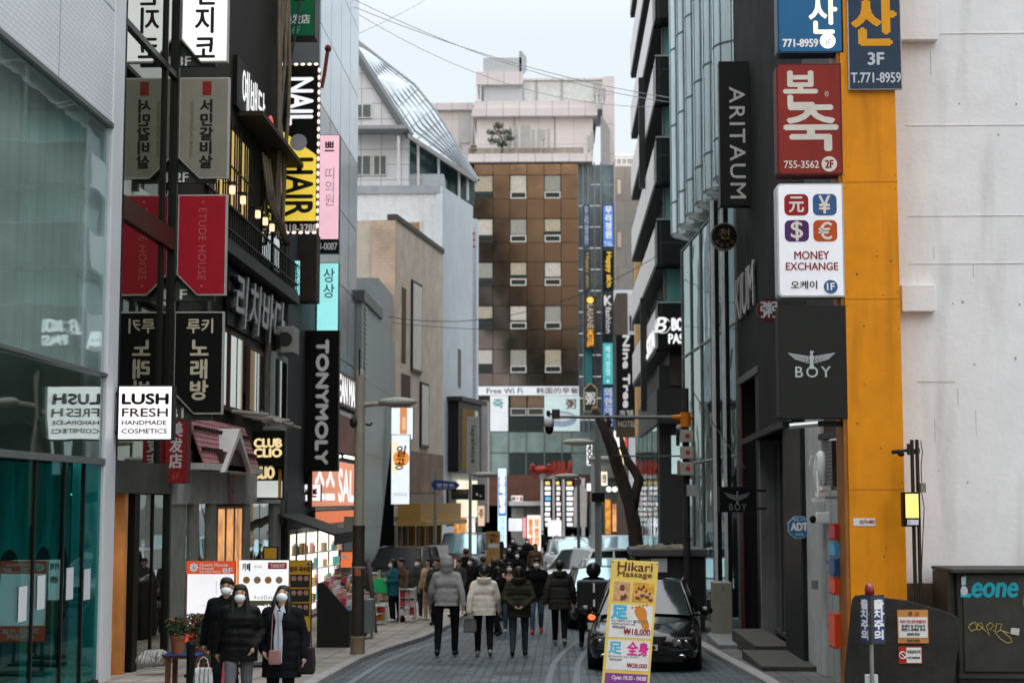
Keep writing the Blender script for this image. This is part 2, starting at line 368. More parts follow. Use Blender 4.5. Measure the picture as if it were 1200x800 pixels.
# ================================================================ unseen blocks added behind the camera for street shade and tower reflections
t = thing('unseen_shade_block', 'unseen brown block added behind the viewer to shade the street and reflect in the tower', 'building', (0, -165, 0))
MB().prism([(x, -150, z) for x, z in ((-70, -2), (-70, 96), (50, 96), (50, -2))], (0, 1, 0), 22).build('wall', brick('shade_block_brick', (.5, .36, .26), (.46, .33, .24), (.3, .25, .2), 6, 3.4, .8, .5, .2, 'XZ', 0), t)  # added out of view: blocks the low sun, gives the tower brown to mirror
t = thing('unseen_reflected_block', 'unseen dark block added behind the viewer, its slanted outline shaped for the tower reflection', 'building', (-15, -121, 0))
MB().prism([(x, -120, z) for x, z in ((-66, -2), (-66, 80), (-15.5, 79), (-9, 58), (-3, 40), (46, 42), (46, -2))], (0, 1, 0), 14).build('wall', M('reflected_block_dark', (.02, .025, .024), .4), t)  # added out of view: outline shaped to mirror dark in the tower's lower left

# ================================================================ near glass shop, close on the left side of the street
XL = -6.5
UL, NL = Vector((0, 1, 0)), Vector((1, 0, 0))
clad = brick('white_metal_cladding', (.68, .71, .75), (.71, .74, .78), (.5, .53, .57), .16, .07, .45, .007, .15, 'YZ', .5, .12)
colm = M('white_painted_metal', (.7, .73, .77), .4, metal=.1, var=.06, scale=1, stain=.15)
gz1 = glass('shop_glass', (.88, .94, .93), .12, .5, (.8, .93, .95), wob=.004)
t = thing('glass_shop', 'near shop front of teal glass under pale metal cladding with a white end column', 'building', (XL, 18, gz(18)))
zt = ZZ(152, 23.6); zg = ZZ(440, 23.6); zs = ZZ(538, 23.6); zb = gz(21) + .1
B('cladding', XL - .5, XL, 8, 23.05, zt, 16, clad, t)
q = MB(); q.box(XL - .08, XL + .03, 8, 23.05, zt - .07, zt - .002); q.box(XL - .08, XL + .03, 8, 23.05, zg - .05, zg); q.box(XL - .08, XL + .025, 8, 23.05, zs - .09, zs); q.build('window_frame', M('grey_metal', (.16, .17, .17), .4, metal=.4), t)
q = MB()
for z in (9.9, 11.6): q.box(XL, XL + .004, 8, 23.05, z, z + .012)
for y in (13, 15.5, 18, 20.5): q.box(XL, XL + .004, y, y + .012, zt, 16)
q.build('panel_seam', M('seam_grey', (.25, .27, .29), .6), t)
B('end_column', XL - .45, XL + .02, 23.05, 23.62, zb - .1, 16, colm, t, bev=.02)
for y0, y1 in ((8, 12.6), (12.62, 16.3), (16.32, 19.4), (19.42, 21.6), (21.62, 23.03)):
    w_ = MB().box(XL - .05, XL - .03, y0, y1, zg, zt - .07).build('window', gz1, t)
cur = M('curtain', (.86, .89, .86), .8, var=.22, scale=.5, stretch=(1, .5, 1.6))
rows = []
for z in (zg, zt - .1):
    rows.append([(XL - .35 + .018 * math.sin(y * 7) + .014 * math.sin(y * 17 + 1), y, z) for y in [8 + i * .06 for i in range(251)]])
MB().grid(rows).build('curtain', cur, t, smooth=True)
B('spandrel_back', XL - .35, XL - .3, 8, 23.0, zs, zg, M('spandrel_back', (.42, .46, .43), .5, var=.3, scale=.8), t)
MB().box(XL - .05, XL - .03, 8, 23.03, zs, zg - .05).build('spandrel', glass('spandrel_glass', (.62, .68, .65), .2, .72, (.75, .85, .82), rough=.03, wob=.012), t)
gteal = glass('teal_glass', (.17, .66, .64), .05, .26, (.55, .85, .85), wob=.004)
for y0, y1 in ((16, 18.6), (18.63, 20.1), (20.13, 21.3), (21.33, 22.2), (22.23, 23.03)):
    MB().box(XL - .05, XL - .03, y0, y1, zb, zs - .09).build('shop_window', gteal, t)
q = MB()
for y in (18.6, 20.1, 21.3, 22.2): q.box(XL - .07, XL - .01, y, y + .03, zb, zs - .09)
q.box(XL - .1, XL, 8, 23.05, zb - .1, zb)
q.build('glazing_bar', DARK, t)
tb = M('teal_panel', (.02, .42, .42), .5, var=.85, scale=1.6, stretch=(1, 1, .25)); tw = M('teal_edge', (.25, .62, .62), .4, var=.1)
B('teal_backing', XL - .5, XL - .45, 19.3, 23.0, zb, zs - .1, tb, t)
B('shop_interior', XL - 2.2, XL - 2.1, 8, 23, zb, zs, M('dim_interior', (.05, .05, .045), .8, var=.6, scale=2), t)
for y, w in ((20.4, .5), (21.75, .42), (22.6, .3)):
    q = MB(); arch = lambda s, dx: [(XL - .43 + dx, y + s * w * math.cos(a), zb + .25 + (1.15 + s * .5 * math.sin(a) if a > 0 and a < math.pi else 0)) for a in [math.pi * i / 12 for i in range(13)]]
    q.prism([(x, yy, zz) for x, yy, zz in arch(1.06, 0)], (1, 0, 0), .01, 1); q.prism(arch(1, .008), (1, 0, 0), .01, 0)
    q.build('display_panel', [M('dark_teal_cloth', (.006, .05, .06), .8, var=.4), tw], t)
mp = M('paper_white', (.62, .66, .7), .8, var=.05)
for y, z in ((19.6, 1.05), (20.3, 1.15), (21.5, 1.2), (22.3, 1.15)):
    MB().box(XL - .025, XL - .02, y, y + .3, zb + z, zb + z + .42).build('notice', mp, t)

# ================================================================ mirror glass shop with the brown beam
t = thing('mirror_glass_shop', 'dark mirror glass front with a brown steel beam and an orange marble entrance', 'building', (XL, 25, gz(25)))
gm = glass('mirror_glass', (.12, .13, .11), .42, .95, (.66, .7, .64), rough=.004)
for y0, y1 in ((23.64, 26.2), (26.24, 26.9)):
    MB().box(XL - .05, XL - .03, y0, y1, CZ + .6, CZ + 4.2).build('window', gm, t)
    MB().box(XL - .05, XL - .03, y0, y1, CZ + 4.55, CZ + 7.15).build('window', gm, t)
    MB().box(XL - .05, XL - .03, y0, y1, CZ + 7.25, CZ + 13).build('window', gm, t)
q = MB(); q.box(XL - .1, XL + .02, 26.2, 26.24, CZ + .6, CZ + 13); q.box(XL - .1, XL + .04, 26.9, 27.02, CZ - 2.6, CZ + 13); q.box(XL - .1, XL + .02, 23.62, 26.9, CZ + 7.15, CZ + 7.25); q.box(XL - .06, XL + .03, 23.62, 23.66, CZ + .6, CZ + 13)
q.build('window_frame', M('black_frame', (.012, .013, .012), .35), t)
B('beam', XL - .1, XL + .03, 23.63, 26.9, CZ + 4.2, CZ + 4.55, M('brown_steel', (.05, .022, .016), .45, var=.2), t)
B('lintel', XL - .3, XL + .05, 23.63, 26.9, CZ + .12, CZ + .6, M('lintel_grey', (.055, .058, .05), .6, var=.25, stain=.4), t)
B('dark_backing', XL - .8, XL - .7, 23.63, 26.9, CZ + .6, CZ + 13, M('dark_olive', (.03, .03, .02), .6), t)
mar = M('orange_marble', (.55, .22, .06), .3, var=.45, scale=2.2, stretch=(1, 1, .5))
B('entrance_wall', XL - 1.6, XL - 1.5, 23.7, 26.9, zb - .2, CZ + .12, mar, t)
B('entrance_pier', XL - .7, XL - .02, 24.35, 24.5, zb - .2, CZ + .12, mar, t)
B('column', XL - .1, XL + .02, 24.75, 25.05, zb - .2, CZ + .12, BLACK, t)
q = MB().box(XL - .04, XL - .02, 25.1, 26.85, zb - .1, CZ + .1); q.build('door', gm, t)
for y in (25.95,): B('door_frame', XL - .06, XL, y, y + .07, zb - .1, CZ + .1, BLACK, t)
lamp_m = M('warm_downlight', (1, .7, .4), .5, em=3.0, emcol=(1, .66, .32), var=0)
for y in (24.1, 24.6): B('downlight', XL - .8, XL - .6, y, y + .2, CZ + .09, CZ + .115, lamp_m, t)

# ================================================================ dark corner building with bars, lamps and cables
mwall = M('dark_brown_render', (.016, .013, .01), .8, var=.4, scale=2, bump=.25, stain=.4)
t = thing('dark_bar_building', 'old dark brown building with barred yellow windows, a pink tiled canopy and grey shop columns', 'building', (XL, 32, gz(32)))
B('wall', XL - 8, XL, 27.05, 38, CZ + .9, CZ + 16, mwall, t)
lv = brick('dark_panel_strip', (.018, .017, .015), (.024, .021, .018), (.006, .006, .005), 1.1, .7, .6, .02, .4, 'YZ', 0)
B('cladding', XL + .002, XL + .05, 27.2, 37.9, CZ + 2.2, CZ + 3.5, lv, t)
ym = lit('yellow_window_light', (.95, .66, .2), .5)
for y in (29.2, 30.25, 31.3, 32.35):
    f = B('window', XL - .1, XL + .05, y, y + .95, CZ + 5.75, CZ + 7.35, BLACK, t)
    MB().box(XL + .05, XL + .055, y + .05, y + .9, CZ + 5.8, CZ + 7.3).build('pane', ym, f)
    q = MB()
    for i in range(4): q.box(XL + .09, XL + .12, y + .1 + i * .22, y + .13 + i * .22, CZ + 5.7, CZ + 7.4)
    q.box(XL + .09, XL + .12, y, y + .95, CZ + 6.5, CZ + 6.54)
    q.build('bars', BLACK, f)
for y in (34.8, 36.2):
    f = B('window', XL - .1, XL + .04, y, y + 1.1, CZ + 5.2, CZ + 7.2, BLACK, t)
    MB().box(XL + .04, XL + .045, y + .06, y + 1.04, CZ + 5.26, CZ + 7.1).build('pane', glass('dark_pane', (.1, .12, .11), .2, .9), f)
rail = MB()
for z in (4.85, 5.05, 5.5): rail.box(XL + .32, XL + .36, 28, 37.8, CZ + z, CZ + z + .04)
for i in range(46): rail.box(XL + .33, XL + .35, 28 + i * .215, 28.02 + i * .215, CZ + 4.85, CZ + 5.5)
rail.build('balcony_railing', BLACK, t)
B('balcony_floor', XL, XL + .38, 27.6, 37.9, CZ + 4.62, CZ + 4.84, M('black_beam', (.018, .018, .018), .5), t)
B('awning', XL, XL + .55, 32, 37.5, CZ + 7.75, CZ + 7.85, M('brown_awning', (.035, .024, .017), .7), t)
pm = M('grey_shop_stone', (.2, .21, .19), .5, var=.3, scale=3, stain=.5)
for y0, y1 in ((27.1, 28.2), (28.75, 29.2), (30.2, 30.7), (33.5, 34.1), (36.9, 37.9)):
    B('column', XL - .6, XL + .02, y0, y1, gz(y0), CZ + .3, pm, t, bev=.01)
B('sign_band', XL - .5, XL + .06, 27.1, 37.9, CZ - .05, CZ + .9, M('grey_white_render', (.34, .35, .34), .7, var=.2, stain=.5), t)
B('shop_interior', XL - 3, XL - 2.9, 27.1, 38, gz(30), CZ + .3, M('warm_interior', (.25, .14, .07), .8, var=.6, scale=1.6), t)
wl = lit('amber_shop_light', (1, .46, .17), .62, .75, 2.6, (1, 1, .6))
for y0, y1 in ((31, 31.7), (31.8, 32.55), (32.65, 33.4)):
    f = B('shop_window', XL - .12, XL - .02, y0, y1, gz(y0) + .9, CZ - .1, M('timber_frame', (.3, .14, .05), .5), t)
    MB().box(XL - .02, XL - .015, y0 + .06, y1 - .06, gz(y0) + 1, CZ - .15).build('pane', wl, f)
for y0, y1 in ((28.25, 28.7), (29.25, 30.15), (34.2, 35.4), (35.5, 36.8)):
    MB().box(XL - .06, XL - .04, y0, y1, gz(y0) + .1, CZ - .05).build('shop_window', glass('shopfront_glass', (.5, .55, .5), .15, .9, wob=.01), t)
# canopy of pink tiles with one small gable
rt = MB(); pink = M('pink_tile', (.36, .16, .165), .7, var=.25, scale=6); trim = M('grey_trim', (.5, .48, .47), .6, var=.15)
for i in range(9):
    z0, z1 = CZ + 1.5 - i * .092, CZ + 1.41 - i * .092; x0, x1 = XL + .03 + i * .036, XL + .08 + i * .036
    rt.prism([(x1, 28.0 + .0 * i, z1), (x1, 33.2, z1), (x0, 33.2, z0), (x0, 28.0, z0)], (.85, 0, .5), .03)
for i in range(24):
    for k, zz in ((2, 1.3), (6, .93)): rt.box(XL + .07 + k * .036, XL + .13 + k * .036, 28.1 + i * .21, 28.16 + i * .21, CZ + zz - .06, CZ + zz + .015, 1)
rt.build('canopy_roof', [pink, M('dark_red_brown', (.04, .015, .015), .6)], t)
q = MB(); q.box(XL, XL + .42, 27.9, 33.3, CZ + .55, CZ + .66); q.build('canopy_gutter', trim, t)
B('gable_back', XL + .3, XL + .42, 29.3, 31.5, CZ + .56, CZ + .9, M('dark_maroon_gable', (.07, .03, .03), .7), t)
for y0 in (29.05, 31.75):
    yp = 30.4; sg = 1 if y0 < yp else -1; xx = XL + .5; pts = [(xx, y0, CZ + .52), (xx, y0 + sg * .16, CZ + .52), (xx, yp, CZ + 1.2), (xx, yp, CZ + 1.36)]
    MB().prism(pts if sg > 0 else pts[::-1], (1, 0, 0), .45).build('gable_board', trim, t)
mb = MB(); put_text(mb, '닭\n갈', (31.5, CZ - .02, 32.1, CZ + .58), Vector((XL + .07, 0, 0)), UL, Vector((0, 0, 1)), NL, 0, bold=.02)
mb.build('lettering', M('dark_pink_red', (.33, .03, .06), .5), t)
# big silver letters and white letters on the facade
so_ = thing('silver_letter_sign', 'row of big brushed silver letters leaning off the dark balcony front', 'sign', (XL + .1, 34, CZ + 3.7))
q = MB()
for k in range(5): put_text(q, '리치바다', (31.3, CZ + 3.45, 36.8, CZ + 4.5), Vector((XL + .12, 0, 0)), UL, Vector((0, 0, 1)), NL, 0, bold=.02, lift=.02 + .02 * k, slant=.05)
q.build('lettering', STEEL, so_)
B('backboard', XL + .052, XL + .1, 31, 37, CZ + 3.4, CZ + 4.55, BLACK, so_)
so_ = thing('white_letter_sign', 'lit white brush letters with a red dot high on the dark facade', 'sign', (XL + .1, 33.5, CZ + 8))
q = MB()
for k in range(1): put_text(q, '예배당', (32, CZ + 7.9, 34.5, CZ + 8.8), Vector((XL + .1, 0, 0)), UL, Vector((0, 0, 1)), NL, 0, bold=.012, lift=.02 + .03 * k)
q.build('lettering', lit('white_letter_light', (.95, .95, .95), .85), so_)
B('backboard', XL + .01, XL + .09, 31.6, 34.9, CZ + 7.86, CZ + 8.9, BLACK, so_)
MB().ell((XL + .2, 34.75, CZ + 8.25), (.06, .14, .16)).build('dot', lit('red_letter_light', (.8, .1, .06), .7), so_)
# facade lamps
lampm = lit('lamp_warm', (1, .72, .45), 1.15)
lp = None
for i, px in enumerate((233, 247, 266, 279, 297, 306, 314)):
    y = YX(px, XL + .45); lab = 'small square warm lamp on the dark balcony front, in the row over the silver letters'
    if lp is None:
        lp = thing('wall_lamp', lab, 'lamp', (XL + .45, y, CZ + 5.72), 'lamps along the balcony front')
        q = MB().box(XL + .4, XL + .5, y - .05, y + .05, CZ + 5.67, CZ + 5.83); q.build('lamp_shade', lampm, lp, bev=.02)
        q = MB().box(XL + .37, XL + .53, y - .1, y + .1, CZ + 5.862, CZ + 5.89); q.tube([(XL + .3, y, CZ + 5.88), (XL + .45, y, CZ + 5.9)], .015); q.build('lamp_cap', BLACK, lp)
    else:
        c = copy_tree(lp); c.location = (XL + .45, y, CZ + 5.72)
# cable bundle
cb = M('cable_brown', (.17, .14, .1), .7, var=.3)
for i in range(6):
    y = 35.3 + i * .17; r_ = random.Random(i); pts = [(XL + .22 + .1 * r_.random() + .05 * math.sin(z * .9 + i), y + .12 * math.sin(z * .5 + i * 2), CZ + z) for z in (13, 11.5, 10, 8.8, 7.8, 6.9, 6.2, 5.8)]
    if i % 2: pts += [(XL + .5, y - .5, CZ + 5.7), (XL + .3, y - 1.4, CZ + 6.4), (XL + .2, y - 1.6, CZ + 7.4)]
    tag(MB().tube(pts, .035 + .012 * r_.random()).build('cable', cb, smooth=True), 'thick tan cable hanging in the bundle down the dark facade', 'cable', 'cables of the facade bundle')
for y0, y1, z0, z1 in ((29.6, 30.9, 1.75, 3.3), (31.2, 32.5, 1.75, 3.3), (33.2, 34.8, 1.8, 3.2)):
    f = B('window', XL + .05, XL + .12, y0, y1, CZ + z0, CZ + z1, M('brown_sash', (.07, .035, .025), .6), t)
    for k in range(2): MB().box(XL + .12, XL + .125, y0 + .08 + k * (y1 - y0) / 2, y0 + (k + 1) * (y1 - y0) / 2 - .04, CZ + z0 + .08, CZ + z1 - .08).build('pane', glass('dark_pane', (.1, .12, .11), .2, .9), f)
for y, z0, z1 in ((35.2, 1.0, 5), (35.5, .9, 4.4), (29.3, 3.4, 7.4), (37.6, -.5, 9)): MB().tube([(XL + .1, y, CZ + z0), (XL + .1, y, CZ + z1)], .05).build('drain_pipe', M('pipe_grey', (.1, .095, .085), .6, var=.3), t)
for y in (34.9, 36.4):
    f = thing('air_conditioner', 'grey air conditioner box on the dark facade, ' + ('nearer the pink canopy' if y < 35 else 'nearer the tall black sign'), 'air conditioner', (XL + .3, y, CZ + 2.2))
    B('case', XL + .1, XL + .5, y, y + .8, CZ + 3.35 if y > 36 else CZ + 1.0, CZ + 3.95 if y > 36 else CZ + 1.6, M('ac_grey', (.3, .3, .28), .6, var=.2, stain=.3), f, bev=.02)
    z_ = CZ + (3.65 if y > 36 else 1.3); MB().cyl((XL + .3, y - .012, z_), (XL + .3, y - .003, z_), .17, n=18).build('fan', M('fan_dark', (.03, .03, .03), .6), f)
q = MB()
for y0, y1, z in ((41.8, 44.4, 1.22), (45.4, 48.5, 1.25)): q.cyl((XL + .5, y0, CZ + z), (XL + .5, y1, CZ + z), .045, n=8)
q.build('light_tube', lit('tube_light', (1, .97, .92), 1.6), thing('strip_lights', 'white fluorescent strips over the orange lit fascia', 'light', (XL + .5, 45, CZ + 1.2)))
# bits of clutter over the canopy
f = thing('awning_rack', 'bare pale tubes of a stripped awning above the pink canopy', 'awning rack', (XL + .3, 33.5, CZ + 1.6))
for i in range(9): MB().tube([(XL + .1, 31.5 + i * .55, CZ + 1.75 + .06 * math.sin(i * 3)), (XL + .8, 31.7 + i * .5, CZ + 1.64 + .05 * math.cos(i * 5))], .035).build('tube', M('pale_tube', (.3, .28, .25), .6), f)
MB().tube([(XL + .75, 31.6, CZ + 1.62), (XL + .75, 35.8, CZ + 1.62)], .025).build('cross_tube', M('pale_tube'), f)
f = thing('sash_window', 'tall window with a pale green frame on the dark facade above the black and gold sign', 'window', (XL + .03, 37, CZ + 2.6))
B('frame', XL + .06, XL + .14, 36, 37.8, CZ + 1.6, CZ + 3.35, M('pale_green_frame', (.3, .36, .33), .5), f)
MB().box(XL + .14, XL + .15, 36.15, 37.65, CZ + 1.75, CZ + 3.2).build('pane', glass('dark_pane2', (.12, .17, .16), .25, .9), f)

# ---- the column of four hanging floor signs
pl = M('sign_plate_green', (.055, .072, .06), .5, var=.15); alu = M('sign_edge_pale', (.5, .5, .46), .4, metal=.3, var=.1)
gold = M('beige_letter', (.62, .56, .42), .5, var=.05)
YS = 27.0
def floor_sign(label, px0, px1, py0, py1, face, floor, letters, plate, case, fz=(.05, .1)):
    g_ = 'floor signs hung in one column'
    w = (px1 - px0) / FPX * YS; h = (py1 - py0) / FPX * YS
    s = blade('floor_sign', label, 'sign', px0, px1, py0, py1, YS, face, case=case, thick=.1, fw=.025, letters=letters, cham={'bl': (.42 * w, .21 * h)}, group=g_)
    a = P(plate[0], plate[3], YS + .3); c = P(plate[1], plate[2], YS + .3)
    B('backplate', a.x, c.x, YS + .104, YS + .2, a.z, c.z, pl, s)
    mb = MB(); b0 = P(px0 - 4, py1 + 4.5, YS + .1)
    put_text(mb, floor, (0, 0, .23, .165), b0, UX, Vector((0, 0, 1)), NY, 0, bold=.005)
    mb.build('floor_lettering', M('floor_letter', (.85, .85, .83), .4), s)
    q = MB(); q.box(XL, (a.x + c.x) / 2, YS + .24, YS + .3, c.z - .12, c.z - .06); q.box(XL, (a.x + c.x) / 2, YS + .24, YS + .3, a.z + .06, a.z + .12); q.build('bracket', DARK, s)
    return s
ink = M('black_ink', (.015, .014, .012), .6)
W_ = lit('white_lightbox', (.93, .93, .95), .97)
floor_sign('white lightbox sign with black brush lettering, topmost of the hanging column', 212, 269, -60, 73, W_, '3F',
           [('치\n킨\n지\n코', .3, .04, .72, .97, ink, dict(bold=.012))], (205, 258, -60, 81), alu)
floor_sign('grey beige sign with a red seal and black brush lettering in the hanging column', 209, 269, 91, 209, M('grey_beige_face', (.28, .27, .22), .5, var=.1, stain=.25), '2F',
           [('서\n민\n갈\n비\n살', .42, .1, .68, .78, ink, dict(bold=.012)), (None, .46, .82, .64, .96, M('seal_red', (.25, .02, .015), .5)),
            ('SEOMINGALBISAL', .22, .2, .29, .76, M('dim_letter', (.14, .13, .1), .5), dict(rot=-1))], (201, 258, 100, 217), alu)
floor_sign('red sign with faint pink lettering and a white edge in the hanging column', 207, 266, 228, 346, M('crimson_face', (.42, .01, .025), .5, var=.1, stain=.25), '1F',
           [('• ETUDE HOUSE •', .43, .08, .59, .94, M('pink_letter', (.5, .13, .13), .5), dict(rot=-1, space=1.1))], (199, 256, 237, 354), alu)
floor_sign('black sign with beige block lettering, lowest of the hanging column', 203, 262, 365, 485, M('black_face', (.006, .0065, .006), .6, spec=.12), 'B1',
           [('루키', .26, .79, .78, .93, gold, dict(bold=.006)), ('노\n래\n방', .34, .14, .7, .72, gold, dict(bold=.012))], (196, 253, 372, 493), alu)

# ---- other blade signs of the left side
blade('lightbox_sign', 'square white lightbox with black lettering at the corner of the teal glass shop', 'sign', 137, 203, 451, 516, 23.45, W_, thick=.2, fw=.022, bracket=XL, letters=[
    ('LUSH', .09, .66, .91, .84, BLACK, dict(bold=.012)), ('FRESH', .09, .43, .91, .58, M('maroon_ink', (.08, .02, .02), .6), dict(bold=.004)),
    ('HANDMADE', .09, .285, .89, .36, M('maroon_ink'), dict(bold=.003)), ('COSMETICS', .09, .13, .9, .21, M('maroon_ink'), dict(bold=.003))])
blade('vertical_sign', 'narrow dark red sign with grey Chinese lettering beside the white lightbox', 'sign', 193, 219, 492, 566, 26.75, M('dark_red_face', (.22, .012, .015), .5), thick=.3, case=M('dark_red_case', (.1, .012, .012), .5), fw=.01, bracket=XL, letters=[
    ('美\n发\n店', .22, .24, .8, .97, M('grey_letter', (.5, .5, .5), .5), dict(bold=.008)), ('6F', .36, .06, .68, .17, M('dull_red', (.3, .08, .08), .5))])
blade('box_sign', 'green box sign with small white Chinese lettering, high under the power cables', 'sign', 326, 370, -40, 43, 37, M('green_face', (.0, .14, .055), .5), thick=.5, fw=.02, bracket=XL, letters=[
    ('美发店', .13, .18, .86, .31, WHITE_L, dict(bold=.006)), ('6F', .38, .04, .6, .14, M('cyan_letter', (.15, .55, .5), .5)), (None, .42, .5, .72, .62, BLACK)], group=None)
s = blade('hair_salon_sign', 'tall black and yellow salon sign edged with small bulbs', 'sign', 325, 373, 76, 273, 37.2, M('black_face'), thick=.35, fw=.03, bracket=XL, letters=[
    ('NAIL', .24, .64, .86, .92, lit('white_salon_letter', (.9, .9, .95), .8), dict(rot=-1, bold=.02)),
    ])
def _salon(s):
    O = P(325, 273, 37.2); w = 48 / FPX * 37.2; h = P(349, 76, 37.2).z - O.z; Vv = Vector((0, 0, 1)); O = Vector((O.x, 37.2, O.z))
    q = MB(); q.prism([O + UX * a * w + Vv * b * h + NY * .009 for a, b in ((.05, .07), (.95, .07), (.95, .46), (.05, .61))], NY, .001)
    q.build('yellow_panel', lit('yellow_lightbox', (.95, .7, .08), .62), s)
    q = MB(); put_text(q, 'HAIR', (.2 * w, .1 * h, .86 * w, .44 * h), O, UX, Vv, NY, 0, bold=.022, rot=-1, lift=.012); q.build('yellow_panel_lettering', ink, s)
    q = MB(); n = 20; q.prism([O + UX * (w * .5 + .2 * math.cos(2 * math.pi * i / n)) + Vv * (h * .535 + .2 * math.sin(2 * math.pi * i / n)) + NY * .014 for i in range(n)], NY, .002); q.build('badge', M('badge_grey', (.35, .35, .4), .5), s)
    q = MB(); put_text(q, '1-318-3788', (.02 * w, .005 * h, .98 * w, .05 * h), O, UX, Vv, NY, 0, bold=.008, lift=.012); q.build('phone_lettering', WHITE_L, s)
    q = MB()
    for i in range(22):
        for u in (.0, 1.0): q.ell(O + UX * u * w + Vv * (.04 + i * .044) * h + NY * .03, (.035, .03, .06), 8, 5)
    for i in range(6):
        for v in (0.0, 1.0): q.ell(O + UX * (.08 + i * .168) * w + Vv * v * h + NY * .03, (.055, .03, .035), 8, 5)
    q.build('bulbs', lit('bulb_pink', (1, .72, .62), 1.3), s, smooth=True)
_salon(s)
blade('pink_sign', 'pale pink lit sign with a black foot behind the salon sign', 'sign', 373, 398, 158, 297, 42, lit('pink_lightbox', (.9, .55, .64), .8), thick=.2, fw=.015, bracket=XL, letters=[
    ('쁘', .28, .86, .72, .94, ink, dict(bold=.01)), ('띠\n의\n원', .3, .4, .75, .72, M('pale_pink_letter', (.85, .6, .68), .5)), (None, .02, .0, .98, .12, BLACK), ('3-0087', .04, .03, .92, .09, WHITE_L, dict(bold=.006, lift=.013))])
blade('cyan_sign', 'pale cyan lit sign with thin lettering above the tall black sign', 'sign', 371, 397, 308, 390, 43, lit('cyan_lightbox', (.35, .85, .86), .85), thick=.2, fw=.015, bracket=XL, letters=[
    ('상\n상', .3, .5, .8, .92, M('dim_teal_letter', (.03, .12, .13), .5), dict(bold=.004))])
blade('cyan_sign', 'small pale cyan lit sign half hidden by the brown post', 'sign', 341, 352, 305, 350, 39.5, lit('cyan_lightbox', (.35, .85, .86)), thick=.2, fw=.015, bracket=XL, letters=[
    ('상\n상', .2, .1, .95, .92, M('dim_teal_letter'), {})])
o = B('brown_post', P(350, 300, 40).x, P(371, 300, 40).x, 40, 40.6, ZZ(352, 40), ZZ(272, 40), M('dark_brown_post', (.04, .032, .024), .7, var=.3), None); tag(o, 'square dark brown post between the cyan signs under the salon sign', 'post')
blade('vertical_sign', 'tall black sign with bold white angular lettering above the shops', 'sign', 356, 397, 387, 552, 41.2, M('black_face'), thick=.25, fw=.02, bracket=XL, letters=[
    ('TONYMOLY', .36, .05, .68, .93, WHITE_L, dict(rot=-1, bold=.03))])
blade('black_sign', 'black box sign with pale gold capitals beside the pink tiled canopy', 'sign', 294, 334, 504, 545, 34.3, M('black_face'), thick=.25, fw=.015, bracket=XL, letters=[
    ('CLUB', .1, .52, .9, .76, lit('gold_letter_light', (.95, .75, .38), .8), dict(bold=.016)), ('CLIO', .1, .24, .9, .48, lit('gold_letter_light', (.95, .75, .38)), dict(bold=.016))])
s = blade('shop_fascia', 'gold lettered shop fascia with a lit white box under the black and gold sign', 'sign', 290, 333, 545, 585, 34.6, M('black_face'), thick=.3, fw=.02, letters=[
    ('CLIO', .18, .62, .72, .96, lit('gold_letter_light', (.95, .75, .38)), dict(bold=.02)), (None, .04, .06, .95, .55, lit('pale_shop_box', (.75, .8, .76), .6)), (None, .84, .05, .93, .9, M('ochre_strip', (.5, .28, .03), .5))])
blade('lightbox_sign', 'small bright white lightbox below the tall black sign', 'sign', 352, 376, 567, 587, 41.5, W_, thick=.2, fw=.01, bracket=XL, letters=[('세븐', .2, .25, .8, .75, ink, dict(bold=.02))])
blade('red_strip_sign', 'narrow red and white sign strip beside the tall black sign', 'sign', 348, 356, 432, 502, 41.3, lit('white_warm_box', (.9, .86, .82), .8), thick=.15, fw=.01, letters=[(None, .55, .05, .95, .55, lit('orange_red_box', (.9, .2, .06), .7))])
# slender red lamp arm and flag high on the pale glass building
q = MB(); q.tube([P(377, 103, 41), P(380, 88, 41), P(384, 60, 41)], .05); q.ell(P(384.5, 57, 41), (.09, .09, .1))
tag(q.build('flagpole', M('dark_red_pole', (.2, .03, .02), .5)), 'short leaning red pole with a dark knob above the pink sign', 'pole')

# ================================================================ pale glass building beyond
t = thing('pale_panel_building', 'tall pale blue building with mirror panels and dark slanting joints', 'building', (XL, 47, gz(47)))
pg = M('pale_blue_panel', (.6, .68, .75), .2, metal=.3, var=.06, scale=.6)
B('wall', XL - 7, XL, 38.6, 51.4, gz(45), CZ + 22, M('dark_core', (.04, .045, .05), .6), t)
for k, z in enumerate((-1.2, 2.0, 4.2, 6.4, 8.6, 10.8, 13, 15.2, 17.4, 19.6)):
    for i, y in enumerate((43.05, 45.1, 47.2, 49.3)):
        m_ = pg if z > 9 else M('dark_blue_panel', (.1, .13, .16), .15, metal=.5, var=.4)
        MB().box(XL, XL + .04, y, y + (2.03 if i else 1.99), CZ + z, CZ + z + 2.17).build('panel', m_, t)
B('shop_wall', XL, XL + .02, 38.7, 43, gz(40), CZ + .2, M('dim_shop', (.05, .06, .06), .6), t)
sgn = lambda y0, y1, z0, z1, nm, label, face, txt, lm, **k: sign(nm, label, 'sign', (XL + .2, y0, CZ + z0), UL, NL, y1 - y0, z1 - z0, face, letters=[(txt, .04, .12, .96, .88, lm, k)] if txt else (), thick=.12, fw=.02)
sgn(44, 51.3, 2.75, 3.75, 'shop_fascia', 'white lit capitals on a dark fascia behind the tall black sign', M('maroon_face', (.1, .02, .02), .5), 'KOREAN MART', lit('white_letter_light', (.95, .95, .95)), bold=.05)
sgn(44.5, 51, 1.4, 2.5, 'shop_fascia', 'dull maroon picture panel under the white lit capitals', M('maroon_picture', (.14, .04, .03), .5, var=.7, scale=1.2), None, None)
sgn(41.4, 51.2, -.15, 1.15, 'shop_fascia', 'orange lit fascia with broken white lettering above the cosmetics stalls', lit('orange_lightbox', (.85, .3, .16), .62), '소스 SALE', lit('white_letter_light', (.95, .95, .95)), bold=.06)
